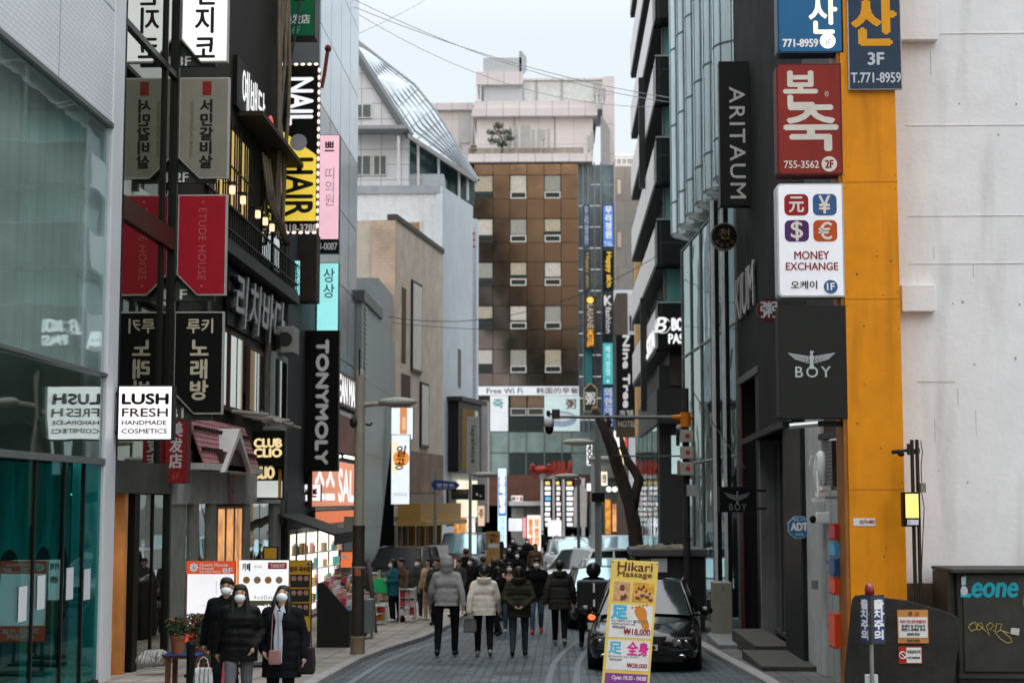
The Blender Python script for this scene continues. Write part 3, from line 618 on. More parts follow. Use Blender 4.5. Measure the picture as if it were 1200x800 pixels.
sgn(42, 51.2, -.62, -.25, 'shop_fascia', 'thin orange strip fascia under the wider orange one', lit('deep_orange_lightbox', (.85, .2, .06), .6), None, None)
li = lit('bright_shop_light', (1, .85, .72), 1.7, .45, 1.4)
f = None
for y0, y1 in ((38.9, 39.8), (40.0, 41.3), (41.5, 43.3), (43.5, 45.4), (45.6, 47.5)):
    f = B('shop_window', XL + .02, XL + .06, y0, y1, gz(y0) + .15, CZ - .68, M('pale_frame', (.5, .5, .5), .5), t)
    MB().box(XL + .06, XL + .065, y0 + .08, y1 - .08, gz(y0) + .3, CZ - .8).build('pane', li, f)
    q = MB()
    for k in range(4): q.box(XL + .07, XL + .2, y0 + .1, y1 - .1, gz(y0) + .5 + k * .42, gz(y0) + .53 + k * .42)
    for k in range(14):
        r_ = random.Random(k + int(y0 * 10)); yy = y0 + .12 + r_.random() * (y1 - y0 - .35); kk = r_.randrange(4)
        q.box(XL + .08, XL + .18, yy, yy + .12, gz(y0) + .53 + kk * .42, gz(y0) + .68 + kk * .42 + .12 * r_.random(), 1 + r_.randrange(3))
    q.build('shelf', [M('shelf_white', (.6, .58, .55), .5), M('pack_pink', (.6, .3, .28), .5), M('pack_teal', (.1, .35, .35), .5), M('pack_tan', (.5, .35, .2), .5)], f)
# dark awning over the first stalls
q = MB(); a0 = Vector((XL, 37.6, CZ - .25))
q.prism([(XL, 37.4, CZ - .28), (XL + 1.35, 37.4, CZ - .75), (XL + 1.35, 40.6, CZ - .75), (XL, 40.6, CZ - .28)], (.33, 0, .94), .05)
q.box(XL + 1.33, XL + 1.36, 37.4, 40.6, CZ - 1.0, CZ - .78)
tag(q.build('awning', M('charcoal_canvas', (.035, .035, .033), .8, var=.2)), 'charcoal canvas awning over the bright cosmetics shop', 'awning')
# ================================================================ grey mesh wall, beige house, blue-grey house
t = thing('grey_mesh_building', 'low grey green building clad in metal mesh with a dark wedge at its foot', 'building', (-6.3, 55, gz(55)))
ms = brick('grey_mesh', (.25, .29, .29), (.27, .31, .3), (.18, .2, .2), .6, 2.4, .5, .02, .2, 'YZ', 0, .25)
zt = ZZ(352, 53)
MB().prism([(-6.3, 51.6, gz(52)), (-6.3, 62, gz(62)), (-6.3, 62, CZ + 6.0), (-6.3, 51.6, CZ + 6.75)], (1, 0, 0), 5).build('wall', ms, t)
q = MB()
for i in range(60): q.box(-6.28, -6.24, 52.0, 52.5, gz(52) + i * .16, gz(52) + i * .16 + .07)
q.build('edge_strip', M('perforated_edge', (.3, .33, .32), .5), t)
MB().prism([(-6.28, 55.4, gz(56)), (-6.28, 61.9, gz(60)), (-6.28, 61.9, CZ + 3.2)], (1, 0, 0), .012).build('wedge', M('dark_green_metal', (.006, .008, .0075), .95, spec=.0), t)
B('parapet', -6.45, -6.22, 51.5, 57, CZ + 6.4, CZ + 6.75, M('parapet_grey', (.1, .115, .11), .5), t)
B('step_block', -11, -6.4, 57, 62, CZ + 6.0, CZ + 7.9, M('pale_grey_wall', (.3, .33, .34), .7), t)
t = thing('beige_house', 'beige rendered house with a brick end wall and two framed openings', 'building', (-6.3, 62, gz(62)))
a, b = Vector((-6.3, 62.2, 0)), Vector((-5.1, 71, 0)); d = (b - a).normalized(); nrm = Vector((d.y, -d.x, 0)); H = CZ + 10.9
beige = M('beige_render', (.6, .52, .43), .85, var=.15, scale=1.5, stain=.3, bump=.1)
def strip(nm, u0, u1, z0, z1, mat, par, proud=.0, t_=.1):
    p0, p1 = a + d * u0, a + d * u1; o_ = nrm * proud
    return MB().prism([Vector((p0.x, p0.y, z0)) + o_, Vector((p1.x, p1.y, z0)) + o_, Vector((p1.x, p1.y, z1)) + o_, Vector((p0.x, p0.y, z1)) + o_], nrm, t_).build(nm, mat, par)
strip('wall', 0, 8.9, CZ - .6, H, beige, t, 0, 4)
strip('coping', -.1, 8.9, H, H + .2, M('coping_dark', (.08, .075, .07), .7), t, .06, .4)
bm_ = brick('pinkish_brick', (.72, .5, .36), (.64, .46, .34), (.5, .45, .4), .3, .14, .85, .012, .3, 'XZ')
B('end_wall', -7.25, -6.32, 62.1, 62.19, CZ - .2, H - .05, bm_, t)
for u0, u1, z0, z1, mt in ((1.0, 1.75, 5.4, 8.4, 'o'), (2.6, 4.4, 5.2, 8.9, 'w'), (1.0, 2.6, 1.8, 5.0, 'o'), (4.3, 5.8, 2.2, 4.9, 'w')):
    if mt == 'o': strip('recess', u0, u1, CZ + z0, CZ + z1, M('recess_brown', (.09, .065, .045), .8), t, .01, .012)
    else:
        f = strip('window', u0, u1, CZ + z0, CZ + z1, M('dark_frame_brown', (.02, .018, .016), .5), t, .08, .1)
        strip('pane', u0 + .12, u1 - .12, CZ + z0 + .12, CZ + z1 - .12, M('pale_blind', (.68, .66, .6), .6), f, .09, .008)
strip('lower_wall', 2, 8.9, CZ + .35, CZ + 2.0, brick('tan_brick_side', (.3, .22, .16), (.27, .2, .15), (.2, .18, .15), .3, .1, .85, .01, .3, 'YZ'), t, .05, .04)
strip('shop_band', 1, 8.9, CZ - .1, CZ + .3, M('grey_panel_band', (.18, .175, .16), .6), t, .06, .05)
strip('canopy', .6, 8.6, CZ - .75, CZ - .08, M('ochre_canopy', (.42, .25, .07), .6, var=.1), t, .9, 1)
strip('canopy_edge', .5, 8.7, CZ - .95, CZ - .76, M('ochre_edge', (.5, .31, .1), .6), t, 1.15, 1.2)
strip('shop_interior', .2, 8.9, gz(65), CZ - .95, M('dark_shop', (.07, .055, .04), .7, var=.5, scale=2), t, -.6, .1)
for u in (3.2, 5, 6.6, 8.2): strip('shop_post', u, u + .25, gz(65), CZ - .95, M('ochre_post', (.45, .25, .05), .5), t, .1, .2)
for u in (.3, 1.1, 2.1, 4.1, 5.8, 7.4): strip('door_frame', u, u + .12, gz(65), CZ - .95, M('pale_timber', (.3, .24, .16), .5), t, .05, .1)

t = thing('blue_grey_house', 'smooth blue grey house with a white street end and slit windows', 'building', (-5.1, 72, gz(72)))
a, b = Vector((-5.15, 71.2, 0)), Vector((-4.05, 76.2, 0)); d = (b - a).normalized(); nrm = Vector((d.y, -d.x, 0)); H = ZZ(218, 71.2)
L7 = (a, d, nrm)
strip('wall', 0, 5.1, CZ - .5, H, M('blue_grey_render', (.6, .665, .71), .7, var=.08, scale=.8, stain=.12), t, 0, .3)
B('street_end', -9.2, -5.2, 71.3, 76, CZ - 1, H - .02, M('white_end_render', (.66, .69, .73), .75, var=.1, stain=.25), t)
B('roof_edge', -9.2, -5.12, 71.22, 71.5, H - .3, H + .06, M('roof_edge_grey', (.33, .36, .4), .6), t)
f = B('window', P(473, 270, 71.3).x, P(494, 270, 71.3).x, 71.2, 71.32, ZZ(274, 71.3), ZZ(259, 71.3), M('white_upvc', (.6, .6, .58), .4), t)
MB().box(P(474, 270, 71.3).x + .04, P(493, 270, 71.3).x - .04, 71.19, 71.2, ZZ(273, 71.3), ZZ(260.5, 71.3)).build('pane', M('tan_blind', (.3, .2, .11), .5), f)
strip('slit_window', 2.6, 3.05, ZZ(453, 73.5), ZZ(408, 73.5), M('slit_dark', (.02, .025, .03), .2), t, .02, .05)
f = strip('bay_window', 1.0, 4.9, ZZ(553, 72.5), ZZ(470, 72.5), DARK, t, .5, .6)
strip('bay_pane', 1.4, 4.2, ZZ(550, 72.5), ZZ(478, 72.5), glass('bay_glass', (.2, .22, .18), .3, .9, (.6, .65, .6)), f, .52, .01)
strip('bay_roof', .8, 5.1, ZZ(470, 72.5), ZZ(465, 72.5), M('bay_roof_dark', (.03, .03, .032), .5), t, .7, .8)
strip('shop_front', .8, 4.9, CZ - 1.1, CZ + .7, M('dark_shop2', (.025, .025, .025), .5), t, .1, .1)
q = strip('lit_panel', 1.7, 4.9, ZZ(606, 73), ZZ(562, 73), lit('cream_lightbox', (1, .88, .66), .8, .25, .8), t, .3, .1)
strip('lit_window', 1.7, 3.3, ZZ(634, 73), ZZ(607, 73), lit('orange_shop_light', (.8, .32, .05), .7, .8, 2.5), t, .2, .1)
strip('lit_window', 3.4, 4.9, ZZ(634, 73), ZZ(607, 73), lit('pale_shop_light', (.95, .9, .8), .8, .5, 1.5), t, .2, .1)
B('end_block', P(547, 300, 77).x - .2, P(558.5, 300, 77).x, 77, 79, CZ - 1, ZZ(256, 77), M('pale_blue_block', (.55, .6, .66), .6), t)
mb = MB(); p = P(547, 290, 76.99); put_text(mb, 'ME', (0, 0, .37, .72), p, UX, Vector((0, 0, 1)), NY, 0, bold=.03); mb.build('lettering', M('brick_red_letter', (.42, .09, .06), .5), t)
B('dark_strip', P(547.5, 400, 77).x, P(552, 400, 77).x, 76.97, 77, ZZ(450, 77), ZZ(305, 77), M('dark_strip', (.02, .025, .028), .3), t)
B('pale_shop_wall', P(540, 500, 77).x, P(571, 500, 77).x, 77.5, 79, CZ - 1, ZZ(468, 77), M('pale_pinkish_wall', (.5, .46, .45), .7), t)

# ---- house with the slanted glass roof
t = thing('slanted_glass_house', 'white panelled house with a long slanted glass roof and a roof pavilion', 'building', (-7, 84, gz(84)))
Y0 = 82.0; f_ = lambda px, py, y=Y0: P(px, py, y)
p = f_(405, 220); q_ = f_(552, 40)
mbp = MB(); mbp.prism([f_(405, 222), f_(479, 222), f_(479, 160), f_(414, 58), f_(405, 58)], NY, 5); mbp.build('wall', brick('white_panels', (.62, .62, .64), (.66, .66, .68), (.3, .3, .32), 1.05, .8, .6, .02, .2, 'XZ', 0, .1), t)
el = [f_(414, 54), f_(437, 90), f_(460, 126), f_(481, 158), f_(520, 184, 83.5), f_(559, 213, 85)]
er = [f_(419, 49, 92), f_(452, 75, 92), f_(486, 101, 92), f_(512, 133, 91), f_(536, 172, 89), f_(560, 212, 86)]
MB().grid([el, er]).build('glass_roof', M('roof_glass_sheet', (.5, .56, .6), .6, metal=0, var=.22, scale=.35), t)
def along(l, k):
    k *= len(l) - 1; i = min(int(k), len(l) - 2); return l[i].lerp(l[i + 1], k - i)
q = MB()
for j in range(1, 7): q.tube([along(el, k / 10).lerp(along(er, k / 10), j / 7) + Vector((0, -.06, .05)) for k in range(11)], .05, 6)
for k in range(1, 14): q.tube([along(el, k / 14) + Vector((0, -.06, .04)), along(er, k / 14) + Vector((0, -.06, .04))], .02, 6)
q.tube([p + Vector((0, -.05, .02)) for p in er], .1, 6)
q.build('roof_bars', M('roof_bar', (.2, .22, .24), .8), t)
MB().tube([p + Vector((0, -.15, -.1)) for p in el[:4]], .24, 6).build('roof_beam', M('roof_beam_grey', (.16, .17, .18), .5), t)
for px0, px1, py0, py1 in ((415, 437, 122, 139), (416, 437, 182, 206), (439, 455, 182, 206)):
    f = B('window', f_(px0, 0).x, f_(px1, 0).x, Y0 - .08, Y0 - .02, f_(px0, py1).z, f_(px0, py0).z, M('white_upvc'), t)
    xm = (f_(px0, 0).x + f_(px1, 0).x) / 2
    for xa, xb in ((f_(px0, 0).x + .06, xm - .03), (xm + .03, f_(px1, 0).x - .06)):
        MB().box(xa, xb, Y0 - .09, Y0 - .08, f_(px0, py1).z + .06, f_(px0, py0).z - .06).build('pane', M('window_grey_green', (.12, .14, .13), .2), f)
B('canopy', f_(413, 0).x, f_(482, 0).x, Y0 - 1.2, Y0 + .1, f_(0, 160).z, f_(0, 156).z, M('canopy_grey', (.28, .28, .29), .6), t)
MB().prism([f_(478, 156, Y0 - 1), f_(558, 208, Y0 + 3), f_(558, 214, Y0 + 3), f_(478, 161, Y0 - 1)][::-1], (0, -1, 0), .4).build('canopy', M('canopy_grey'), t)
MB().prism([f_(480, 210, Y0 + .5), f_(556, 240, Y0 + 4), f_(556, 212, Y0 + 4), f_(480, 160, Y0 + .5)], (0, -1, 0), .05).build('pavilion_glass', M('pavilion_green_glass', (.06, .1, .1), .15, metal=.3, var=.5), t)
for px, y in ((467, Y0 - 1), (490, Y0 + .2), (514, Y0 + 1.4), (538, Y0 + 2.6), (548, Y0 + 3)): MB().cyl(f_(px, 235, y), f_(px, 160 + max(0, px - 478) * .63, y), .07).build('column', M('pale_column', (.6, .6, .6), .4), t)
B('rear_wall', f_(413, 0).x, f_(520, 0).x, Y0 + .4, Y0 + 8, gz(80), f_(0, 205).z, M('pale_rear', (.4, .43, .46), .7), t)
# ================================================================ the brown tower that closes the street
YT = 127.0
T = lambda px, py, y=YT: P(px, py, y)
bz = M('bronze_panel', (.48, .37, .29), .06, metal=1, var=.12, scale=.5)
t = thing('bronze_tower', 'dark bronze panelled tower with white framed windows closing the end of the street', 'building', (-4.5, YT, gz(YT)))
xc = [T(px, 400).x for px in (555, 577.5, 597.5, 617.5, 638, 658, 678)]
row = lambda k: (T(617, 205 + 51 * k).z, T(617, 233 + 51 * k).z)
B('wall', xc[0] - 1, xc[6], YT + .3, YT + 14, gz(YT), T(600, 190).z, M('tower_core', (.05, .05, .045), .7), t)
wf = M('white_upvc'); bl = M('cream_blind', (.4, .36, .28), .7, var=.15); dg = M('dark_window_glass', (.04, .05, .05), .1, metal=.2)
proto = None
zr = [T(617, 190).z] + [z for k in range(5) for z in row(k)] + [T(617, 452).z]
for c in range(6):
    for i in range(0, len(zr) - 1):
        isw = (i % 2 == 1) and c in (0, 2, 4)
        if isw: continue
        MB().box(xc[c] + .02, xc[c + 1] - .02, YT + .05, YT + .3, zr[i + 1] + .02, zr[i] - .02).build('panel', bz, t)
for c in (0, 2, 4):
    for k in range(5):
        z1, z0 = row(k); x0, x1 = xc[c], xc[c + 1]
        f = MB().box(x0 + .03, x1 - .03, YT + .12, YT + .3, z0 + .03, z1 - .03).build('window', M('dark_window_frame', (.06, .06, .055), .4), t)
        MB().box(x0 + .06, x1 - .06, YT + .1, YT + .115, z0 + (.62, .9, .62, .75, .66)[(k * 2 + c) % 5], z1 - .06).build('blind', (bl, M('grey_blind', (.3, .3, .27), .7), M('pale_window_blind', (.52, .49, .44), .7))[(k * 5 + c) % 3], f)
        MB().box(x0 + .06, x1 - .06, YT + .116, YT + .119, z0 + .55, z1 - .06).build('upper_pane', dg, f)
        MB().box(x0 + .1, x1 - .1, YT + .1, YT + .115, z0 + .12, z0 + .5).build('pane', dg, f)
        if c or k == 9:
            q = MB(); q.box(x0 + .04, x1 - .04, YT + .06, YT + .1, z0 + .03, z0 + .12); q.box(x0 + .04, x1 - .04, YT + .06, YT + .1, z0 + .5, z0 + .6)
            for xx in (x0 + .04, x1 - .12): q.box(xx, xx + .08, YT + .06, YT + .1, z0 + .12, z0 + .5)
            q.build('sash', wf, f)
# advertising storey
wb = lit('white_banner', (.8, .84, .88), .42)
zb0, zb1 = T(617, 463).z, T(617, 452.5).z
B('banner', xc[0], xc[6], YT + .0, YT + .06, zb0, zb1, wb, t)
mb = MB(); put_text(mb, 'Free Wi Fi', (T(571, 0).x, zb0 + .14, T(612, 0).x, zb1 - .14), Vector((0, YT, 0)), UX, Vector((0, 0, 1)), NY, 0, bold=.01, lift=.01)
put_text(mb, '韩国的早餐', (T(628, 0).x, zb0 + .12, T(676, 0).x, zb1 - .1), Vector((0, YT, 0)), UX, Vector((0, 0, 1)), NY, 0, bold=.01, lift=.01); mb.build('banner_lettering', M('grey_ink', (.08, .08, .1), .6), t)
zl = T(617, 505).z
B('poster', T(575, 0).x, T(595.5, 0).x, YT + .02, YT + .06, zl, zb0 - .03, wb, t)
mb = MB(); put_text(mb, '죽', (T(578, 0).x, zl + 1.8, T(590, 0).x, zl + 2.5), Vector((0, YT + .02, 0)), UX, Vector((0, 0, 1)), NY, 0, bold=.02); mb.build('poster_lettering', M('poster_teal', (.05, .3, .3), .6), t)
pt = B('picture_panel', T(637, 0).x, T(677.5, 0).x, YT + .02, YT + .06, zl, zb0 - .03, lit('pale_teal_picture', (.62, .78, .8), .42), t)
q = MB(); cx = T(657, 0).x; q.prism([(cx + 1.15 * math.cos(a), YT + .015, zl + .95 + .62 * math.sin(a)) for a in [2 * math.pi * i / 24 for i in range(24)]], NY, .002, 0)
q.prism([(cx + .8 * math.cos(a), YT + .012, zl + 1.1 + .34 * math.sin(a)) for a in [2 * math.pi * i / 24 for i in range(24)]], NY, .002, 1)
q.build('picture', [M('bowl_blue', (.32, .44, .6), .5), M('bowl_white', (.7, .74, .76), .5)], t)
mb = MB(); put_text(mb, '粥', (T(662, 0).x, zl + 1.75, T(673, 0).x, zl + 2.5), Vector((0, YT + .015, 0)), UX, Vector((0, 0, 1)), NY, 0, bold=.02); mb.build('picture_lettering', M('brown_ink', (.15, .06, .04), .6), t)
for x0, x1 in ((xc[2], xc[3]), (xc[3], xc[4])):
    f = B('window', x0 + .03, x1 - .03, YT + .1, YT + .3, zl, zb0, M('dark_window_frame'), t)
    MB().box(x0 + .08, x1 - .08, YT + .08, YT + .1, zl + 1.95, zb0 - .08).build('blind', M('brown_blind', (.2, .13, .08), .6), f)
    MB().box(x0 + .08, x1 - .08, YT + .08, YT + .1, zl + .1, zl + 1.2).build('pane', dg, f)
    q = MB(); q.box(x0 + .05, x1 - .05, YT + .05, YT + .1, zl + 1.22, zl + 1.3); q.box(x0 + .05, x1 - .05, YT + .05, YT + .1, zl + 1.75, zl + 1.83); q.box(x0 + .05, x0 + .12, YT + .05, YT + .1, zl + 1.3, zl + 1.75); q.box(x1 - .12, x1 - .05, YT + .05, YT + .1, zl + 1.3, zl + 1.75); q.build('sash', wf, f)
zg0, zg1 = T(617, 556).z, zl
pgm = M('pale_green_glass', (.32, .42, .4), .12, metal=.35, var=.35, scale=.5)
xg = [T(px, 0).x for px in (570, 576, 596, 616, 637, 657, 668, 690)]
for i in range(7):
    for z0, z1 in ((zg0, zg0 + (zg1 - zg0) * .5), (zg0 + (zg1 - zg0) * .5, zg1 - .05)):
        mid = i in (2, 3, 4, 5) and z0 == zg0 or (i in (2, 3) and False)
        MB().box(xg[i] + .03, xg[i + 1] - .03, YT + .02, YT + .1, z0 + .03, z1 - .03).build('glazing', M('dark_shop_glass', (.05, .07, .07), .1, metal=.3) if mid else pgm, t)
q = MB()
for x in xg: q.box(x - .05, x + .05, YT - .02, YT + .04, zg0, zg1)
q.build('mullion', M('mullion_grey', (.12, .14, .14), .4), t)
B('plinth_band', xg[0] - .3, T(692, 0).x, YT - .05, YT + .2, T(617, 592).z, zg0, brick('red_brown_tile', (.13, .06, .045), (.15, .07, .05), (.08, .045, .035), 1.3, .8, .4, .02, .2, 'XZ', 0, .2), t)
B('shop_front', xg[0] - .3, T(692, 0).x, YT + .3, YT + .5, gz(YT), T(617, 592).z, M('dim_shop_front', (.08, .075, .065), .6, var=.5), t)
# glazed corner with its cornice
cg = M('blue_corner_glass', (.12, .17, .2), .25, metal=.0, var=.5, scale=.4)
zz_ = [gz(YT) + i * 1.7 for i in range(20)]
for i in range(19):
    z1 = min(zz_[i + 1], T(684, 192).z)
    if z1 > zz_[i] + .2: MB().box(T(678.5, 400).x, T(721, 400).x, YT + .3, YT + .4, zz_[i] + .03, z1 - .03).build('corner_glass', cg, t)
q = MB()
for px in (678, 684, 690, 697.5, 705, 720.5): q.box(T(px, 400).x - .05, T(px, 400).x + .05, YT + .1, YT + .3, gz(YT), T(684, 190).z)
q.build('corner_mullion', M('pale_mullion', (.2, .21, .22), .4), t)
lt = brick('white_fascia_panel', (.6, .56, .57), (.63, .59, .6), (.34, .32, .33), 1.35, 2.5, .6, .03, .2, 'XZ', 0, .08)
B('cornice', T(549, 0).x, T(693, 0).x, YT - .4, YT + 6, T(600, 191).z, T(600, 189).z, lt, t)
B('terrace_parapet', T(548, 0).x, T(690, 0).x, YT - .3, YT - .1, T(600, 188.7).z, T(600, 181).z, lt, t)
q = MB()
for px in (549, 577, 605, 633, 661, 683): q.box(T(px, 0).x - .03, T(px, 0).x + .03, YT - .25, YT - .2, T(600, 181).z, T(600, 174).z)
q.box(T(549, 0).x, T(683, 0).x, YT - .26, YT - .19, T(600, 174.6).z, T(600, 174).z); q.build('terrace_railing', M('rail_steel', (.4, .4, .4), .4), t)
MB().box(T(549, 0).x, T(683, 0).x, YT - .24, YT - .22, T(600, 181).z, T(600, 174.6).z).build('terrace_glass', glass('rail_glass', (.75, .72, .68), .15, .5), t)
YU = 131.0; U_ = lambda px, py, y=YU: P(px, py, y)
white = brick('white_wall_panels', (.62, .58, .58), (.64, .6, .6), (.45, .42, .43), 2.9, 3, .65, .025, .15, 'XZ', 0, .08)
B('upper_wall', U_(559, 0).x, U_(694, 0).x, YU, YU + 10, U_(600, 192).z, U_(600, 137).z, white, t)
B('upper_band', U_(554, 0).x, U_(699, 0).x, YU - .6, YU + 10, U_(600, 138).z, U_(600, 128.5).z, lt, t)
B('upper_parapet', U_(556, 0).x, U_(696, 0).x, YU - .3, YU + 10, U_(600, 128.5).z, U_(600, 119.5).z, lt, t)
for px in (602, 649): B('wall_joint', U_(px, 0).x, U_(px, 0).x + .12, YU - .04, YU, U_(600, 176).z, U_(600, 138).z, M('joint_grey', (.3, .3, .3), .6), t)
grey = M('pale_penthouse', (.42, .45, .48), .5, var=.06)
B('penthouse', U_(566, 0).x, U_(612, 0).x, YU + 2, YU + 8, U_(600, 120).z, U_(600, 92).z, grey, t)
B('penthouse_band', U_(557, 0).x, U_(612, 0).x, YU + 1.6, YU + 8, U_(600, 93).z, U_(600, 78).z, lt, t)
B('penthouse', U_(565, 0).x, U_(611, 0).x, YU + 2, YU + 8, U_(600, 78).z, U_(600, 60).z, grey, t)
MB().prism([U_(611.2, 90, YU + 2), U_(617, 84, YU + 7), U_(617, 67, YU + 7), U_(611.2, 60, YU + 2)], (1, 0, 0), .2).build('penthouse_side', M('penthouse_shade', (.3, .32, .35), .5), t)
for px in (559.5, 563): MB().cyl(U_(px, 120, YU + 1.8), U_(px, 92, YU + 1.8), .07).build('post', M('pale_column'), t)
B('penthouse', U_(612.5, 0).x, U_(706, 0).x, YU + 2.5, YU + 9, U_(600, 120).z, U_(600, 86).z, M('pale_blue_glass_wall', (.45, .5, .53), .25, metal=.2, var=.15), t)
B('penthouse_cap', U_(612.5, 0).x, U_(720, 0).x, YU + 2.3, YU + 9, U_(600, 86).z, U_(600, 83.6).z, lt, t)
for px in (627, 657): B('penthouse_rib', U_(px, 0).x, U_(px, 0).x + .14, YU + 2.4, YU + 2.5, U_(600, 120).z, U_(600, 86).z, M('joint_grey'), t)
B('stair_tower', U_(706, 0).x, U_(720, 0).x, YU + 1.5, YU + 8, U_(600, 330).z, U_(600, 85).z, lt, t)
MB().prism([U_(704, 200, YU), U_(715, 200, YU), U_(715, 152, YU), U_(704, 134, YU)], NY, .1).build('stair_void', M('void_grey', (.3, .3, .31), .6), t)
q = MB()
for z in range(8): q.box(U_(704.5, 0).x, U_(714.5, 0).x, YU - .12, YU - .1, U_(0, 232).z + z * .22, U_(0, 232).z + z * .22 + .08)
q.build('stair_grille', M('grille_dark', (.06, .06, .06), .5), t)
# terrace things: antenna panels, pine
for px, p0, p1, w in ((598, 148, 174, 3), (605, 148, 174, 5), (616, 146, 174, 12), (625, 152, 173, 4), (632, 151, 174, 5), (637, 152, 164, 5), (643, 151, 174, 4)):
    p = T(px, p1, YT + 2.4); q = MB(); q.box(p.x - w / 30, p.x + w / 30, YT + 2.3, YT + 2.5, T(px, p1, YT + 2.4).z, T(px, p0, YT + 2.4).z)
    q.cyl((p.x, YT + 2.6, T(0, 183, YT).z), (p.x, YT + 2.6, p.z + .8), .05, n=6)
    tag(q.build('antenna_panel', M('antenna_grey', (.36, .36, .35), .5), bev=.02), 'grey upright antenna panel on the roof terrace of the bronze tower', 'antenna', 'antennas on the roof terrace')
for px, p0, p1 in ((697, 97, 122), (702, 98, 120), (708, 104, 122), (690, 160, 186), (694, 155, 184)):
    p = T(px, p1, YT + 3); q = MB(); q.cyl(p, T(px, p0, YT + 3), .06, n=6); q.box(p.x - .13, p.x + .13, YT + 2.8, YT + 2.95, p.z + (T(px, p0, YT + 3).z - p.z) * .35, T(px, p0, YT + 3).z)
    tag(q.build('antenna_panel', M('antenna_grey')), 'slim mobile phone antenna at the roof corner of the bronze tower', 'antenna', 'antennas at the roof corner')
t = thing('terrace_pine', 'small dark pine in a pot on the roof terrace of the bronze tower', 'tree', tuple(T(588, 182, YT + 1.5)))
p0 = T(588, 182, YT + 1.5)
MB().tube([p0, p0 + Vector((.1, 0, 1)), p0 + Vector((-.15, 0, 1.9)), p0 + Vector((-.3, 0, 2.4))], [.1, .08, .05, .03]).build('trunk', M('bark', (.07, .05, .04), .9, var=.4), t)
q = MB(); r_ = random.Random(3)
for cx, cz, rr in ((-.3, 2.4, .4), (-.7, 1.9, .5), (.35, 1.9, .55), (-.5, 1.2, .6), (.6, 1.35, .5), (.1, .9, .5)):
    for k in range(90):
        a = r_.random() * 6.28; h = r_.gauss(0, .12); d_ = rr * r_.random() ** .5; c = p0 + Vector((cx + d_ * math.cos(a), d_ * math.sin(a), cz + h))
        v = Vector((r_.gauss(0, 1), r_.gauss(0, 1), r_.gauss(0, .7))).normalized() * .13; w = v.orthogonal().normalized() * .035
        q.add([c - v - w, c - v + w, c + v + w, c + v - w], [(0, 1, 2, 3)], r_.randrange(2))
q.build('crown', [M('pine_dark', (.03, .05, .025), .8), M('pine_green', (.055, .075, .035), .8)], t)

# the white block left of the tower top
t = thing('white_roof_block', 'plain white block with a grey panel beside the tower roof', 'building', tuple(P(530, 180, 138)))
B('wall', P(508, 0, 138).x, P(554.5, 0, 138).x, 138, 148, gz(138), P(530, 130, 138).z, white, t)
B('parapet', P(504, 0, 138).x, P(555, 0, 138).x, 137.6, 148, P(530, 130, 138).z, P(530, 122, 138).z, lt, t)
B('panel', P(538, 0, 138).x, P(551, 0, 138).x, 137.9, 138, P(530, 168, 138).z, P(530, 135, 138).z, M('grey_panel', (.45, .46, .47), .5), t)
for px in (533.5, 552): B('window', P(px, 0, 137.9).x, P(px + 7, 0, 137.9).x, 137.85, 137.95, P(530, 178, 138).z, P(530, 171, 138).z, M('olive_glass', (.12, .13, .08), .2), t)
# the stone building behind and its neighbours
t = thing('grey_stone_block', 'tall grey stone clad block far behind the tower, with small pale windows', 'building', (8, 172, gz(172)))
Q = lambda px, py, y=172: P(px, py, y)
B('wall', Q(715, 0).x, Q(775, 0).x, 172, 190, gz(172), Q(0, 199).z, brick('grey_stone_cladding', (.2, .19, .18), (.225, .215, .2), (.14, .135, .13), 1.6, 2.4, .8, .03, .2, 'XZ', .5, .12), t)
B('roof_parapet', Q(715, 0).x, Q(775, 0).x, 172.5, 190, Q(0, 199).z, Q(0, 195.5).z, lt, t)
q = MB()
for px in (721, 727, 733, 741, 746, 752): q.box(Q(px, 0).x, Q(px + 1, 0).x, 172.8, 173, Q(0, 196).z, Q(0, 183).z)
q.box(Q(715, 0).x, Q(775, 0).x, 172.7, 173, Q(0, 186).z, Q(0, 183).z); q.build('roof_frame', M('white_steel', (.62, .62, .62), .5), t)
B('roof_block', Q(715, 0).x, Q(775, 0).x, 173.2, 180, Q(0, 197).z, Q(0, 188).z, M('roof_grey', (.3, .3, .31), .6), t)
for px, py in ((722, 220), (722, 281), (744, 250), (743, 268)): B('window', Q(px, 0).x, Q(px + (4 if px < 730 else 1), 0).x, 171.9, 172.05, Q(0, py + 12 if px < 730 else py + 10).z, Q(0, py - 5).z, M('pinkish_blind', (.45, .36, .33), .5), t)
t = thing('white_gabled_house', 'little white and brown house far down the street behind the tall dark sign', 'building', tuple(Vector((5.6, 118, gz(118)))))
Q = lambda px, py, y=118: P(px, py, y)
B('wall', Q(720, 0).x, Q(733, 0).x, 118, 124, gz(118), Q(0, 346).z, M('brown_far_wall', (.07, .055, .045), .7), t)
B('wall', Q(733, 0).x, Q(760, 0).x, 118, 124, gz(118), Q(0, 347).z, M('white_far_wall', (.45, .47, .5), .7), t)
B('upper_wall', Q(721, 0).x, Q(745, 0).x, 125, 130, gz(118), Q(0, 328).z, M('pale_far_wall', (.5, .55, .6), .7), t)
for px in (735, 738): B('window', Q(px, 0).x, Q(px + 2, 0).x, 117.95, 118, Q(0, 390).z, Q(0, 372).z, M('slit_dark'), t)

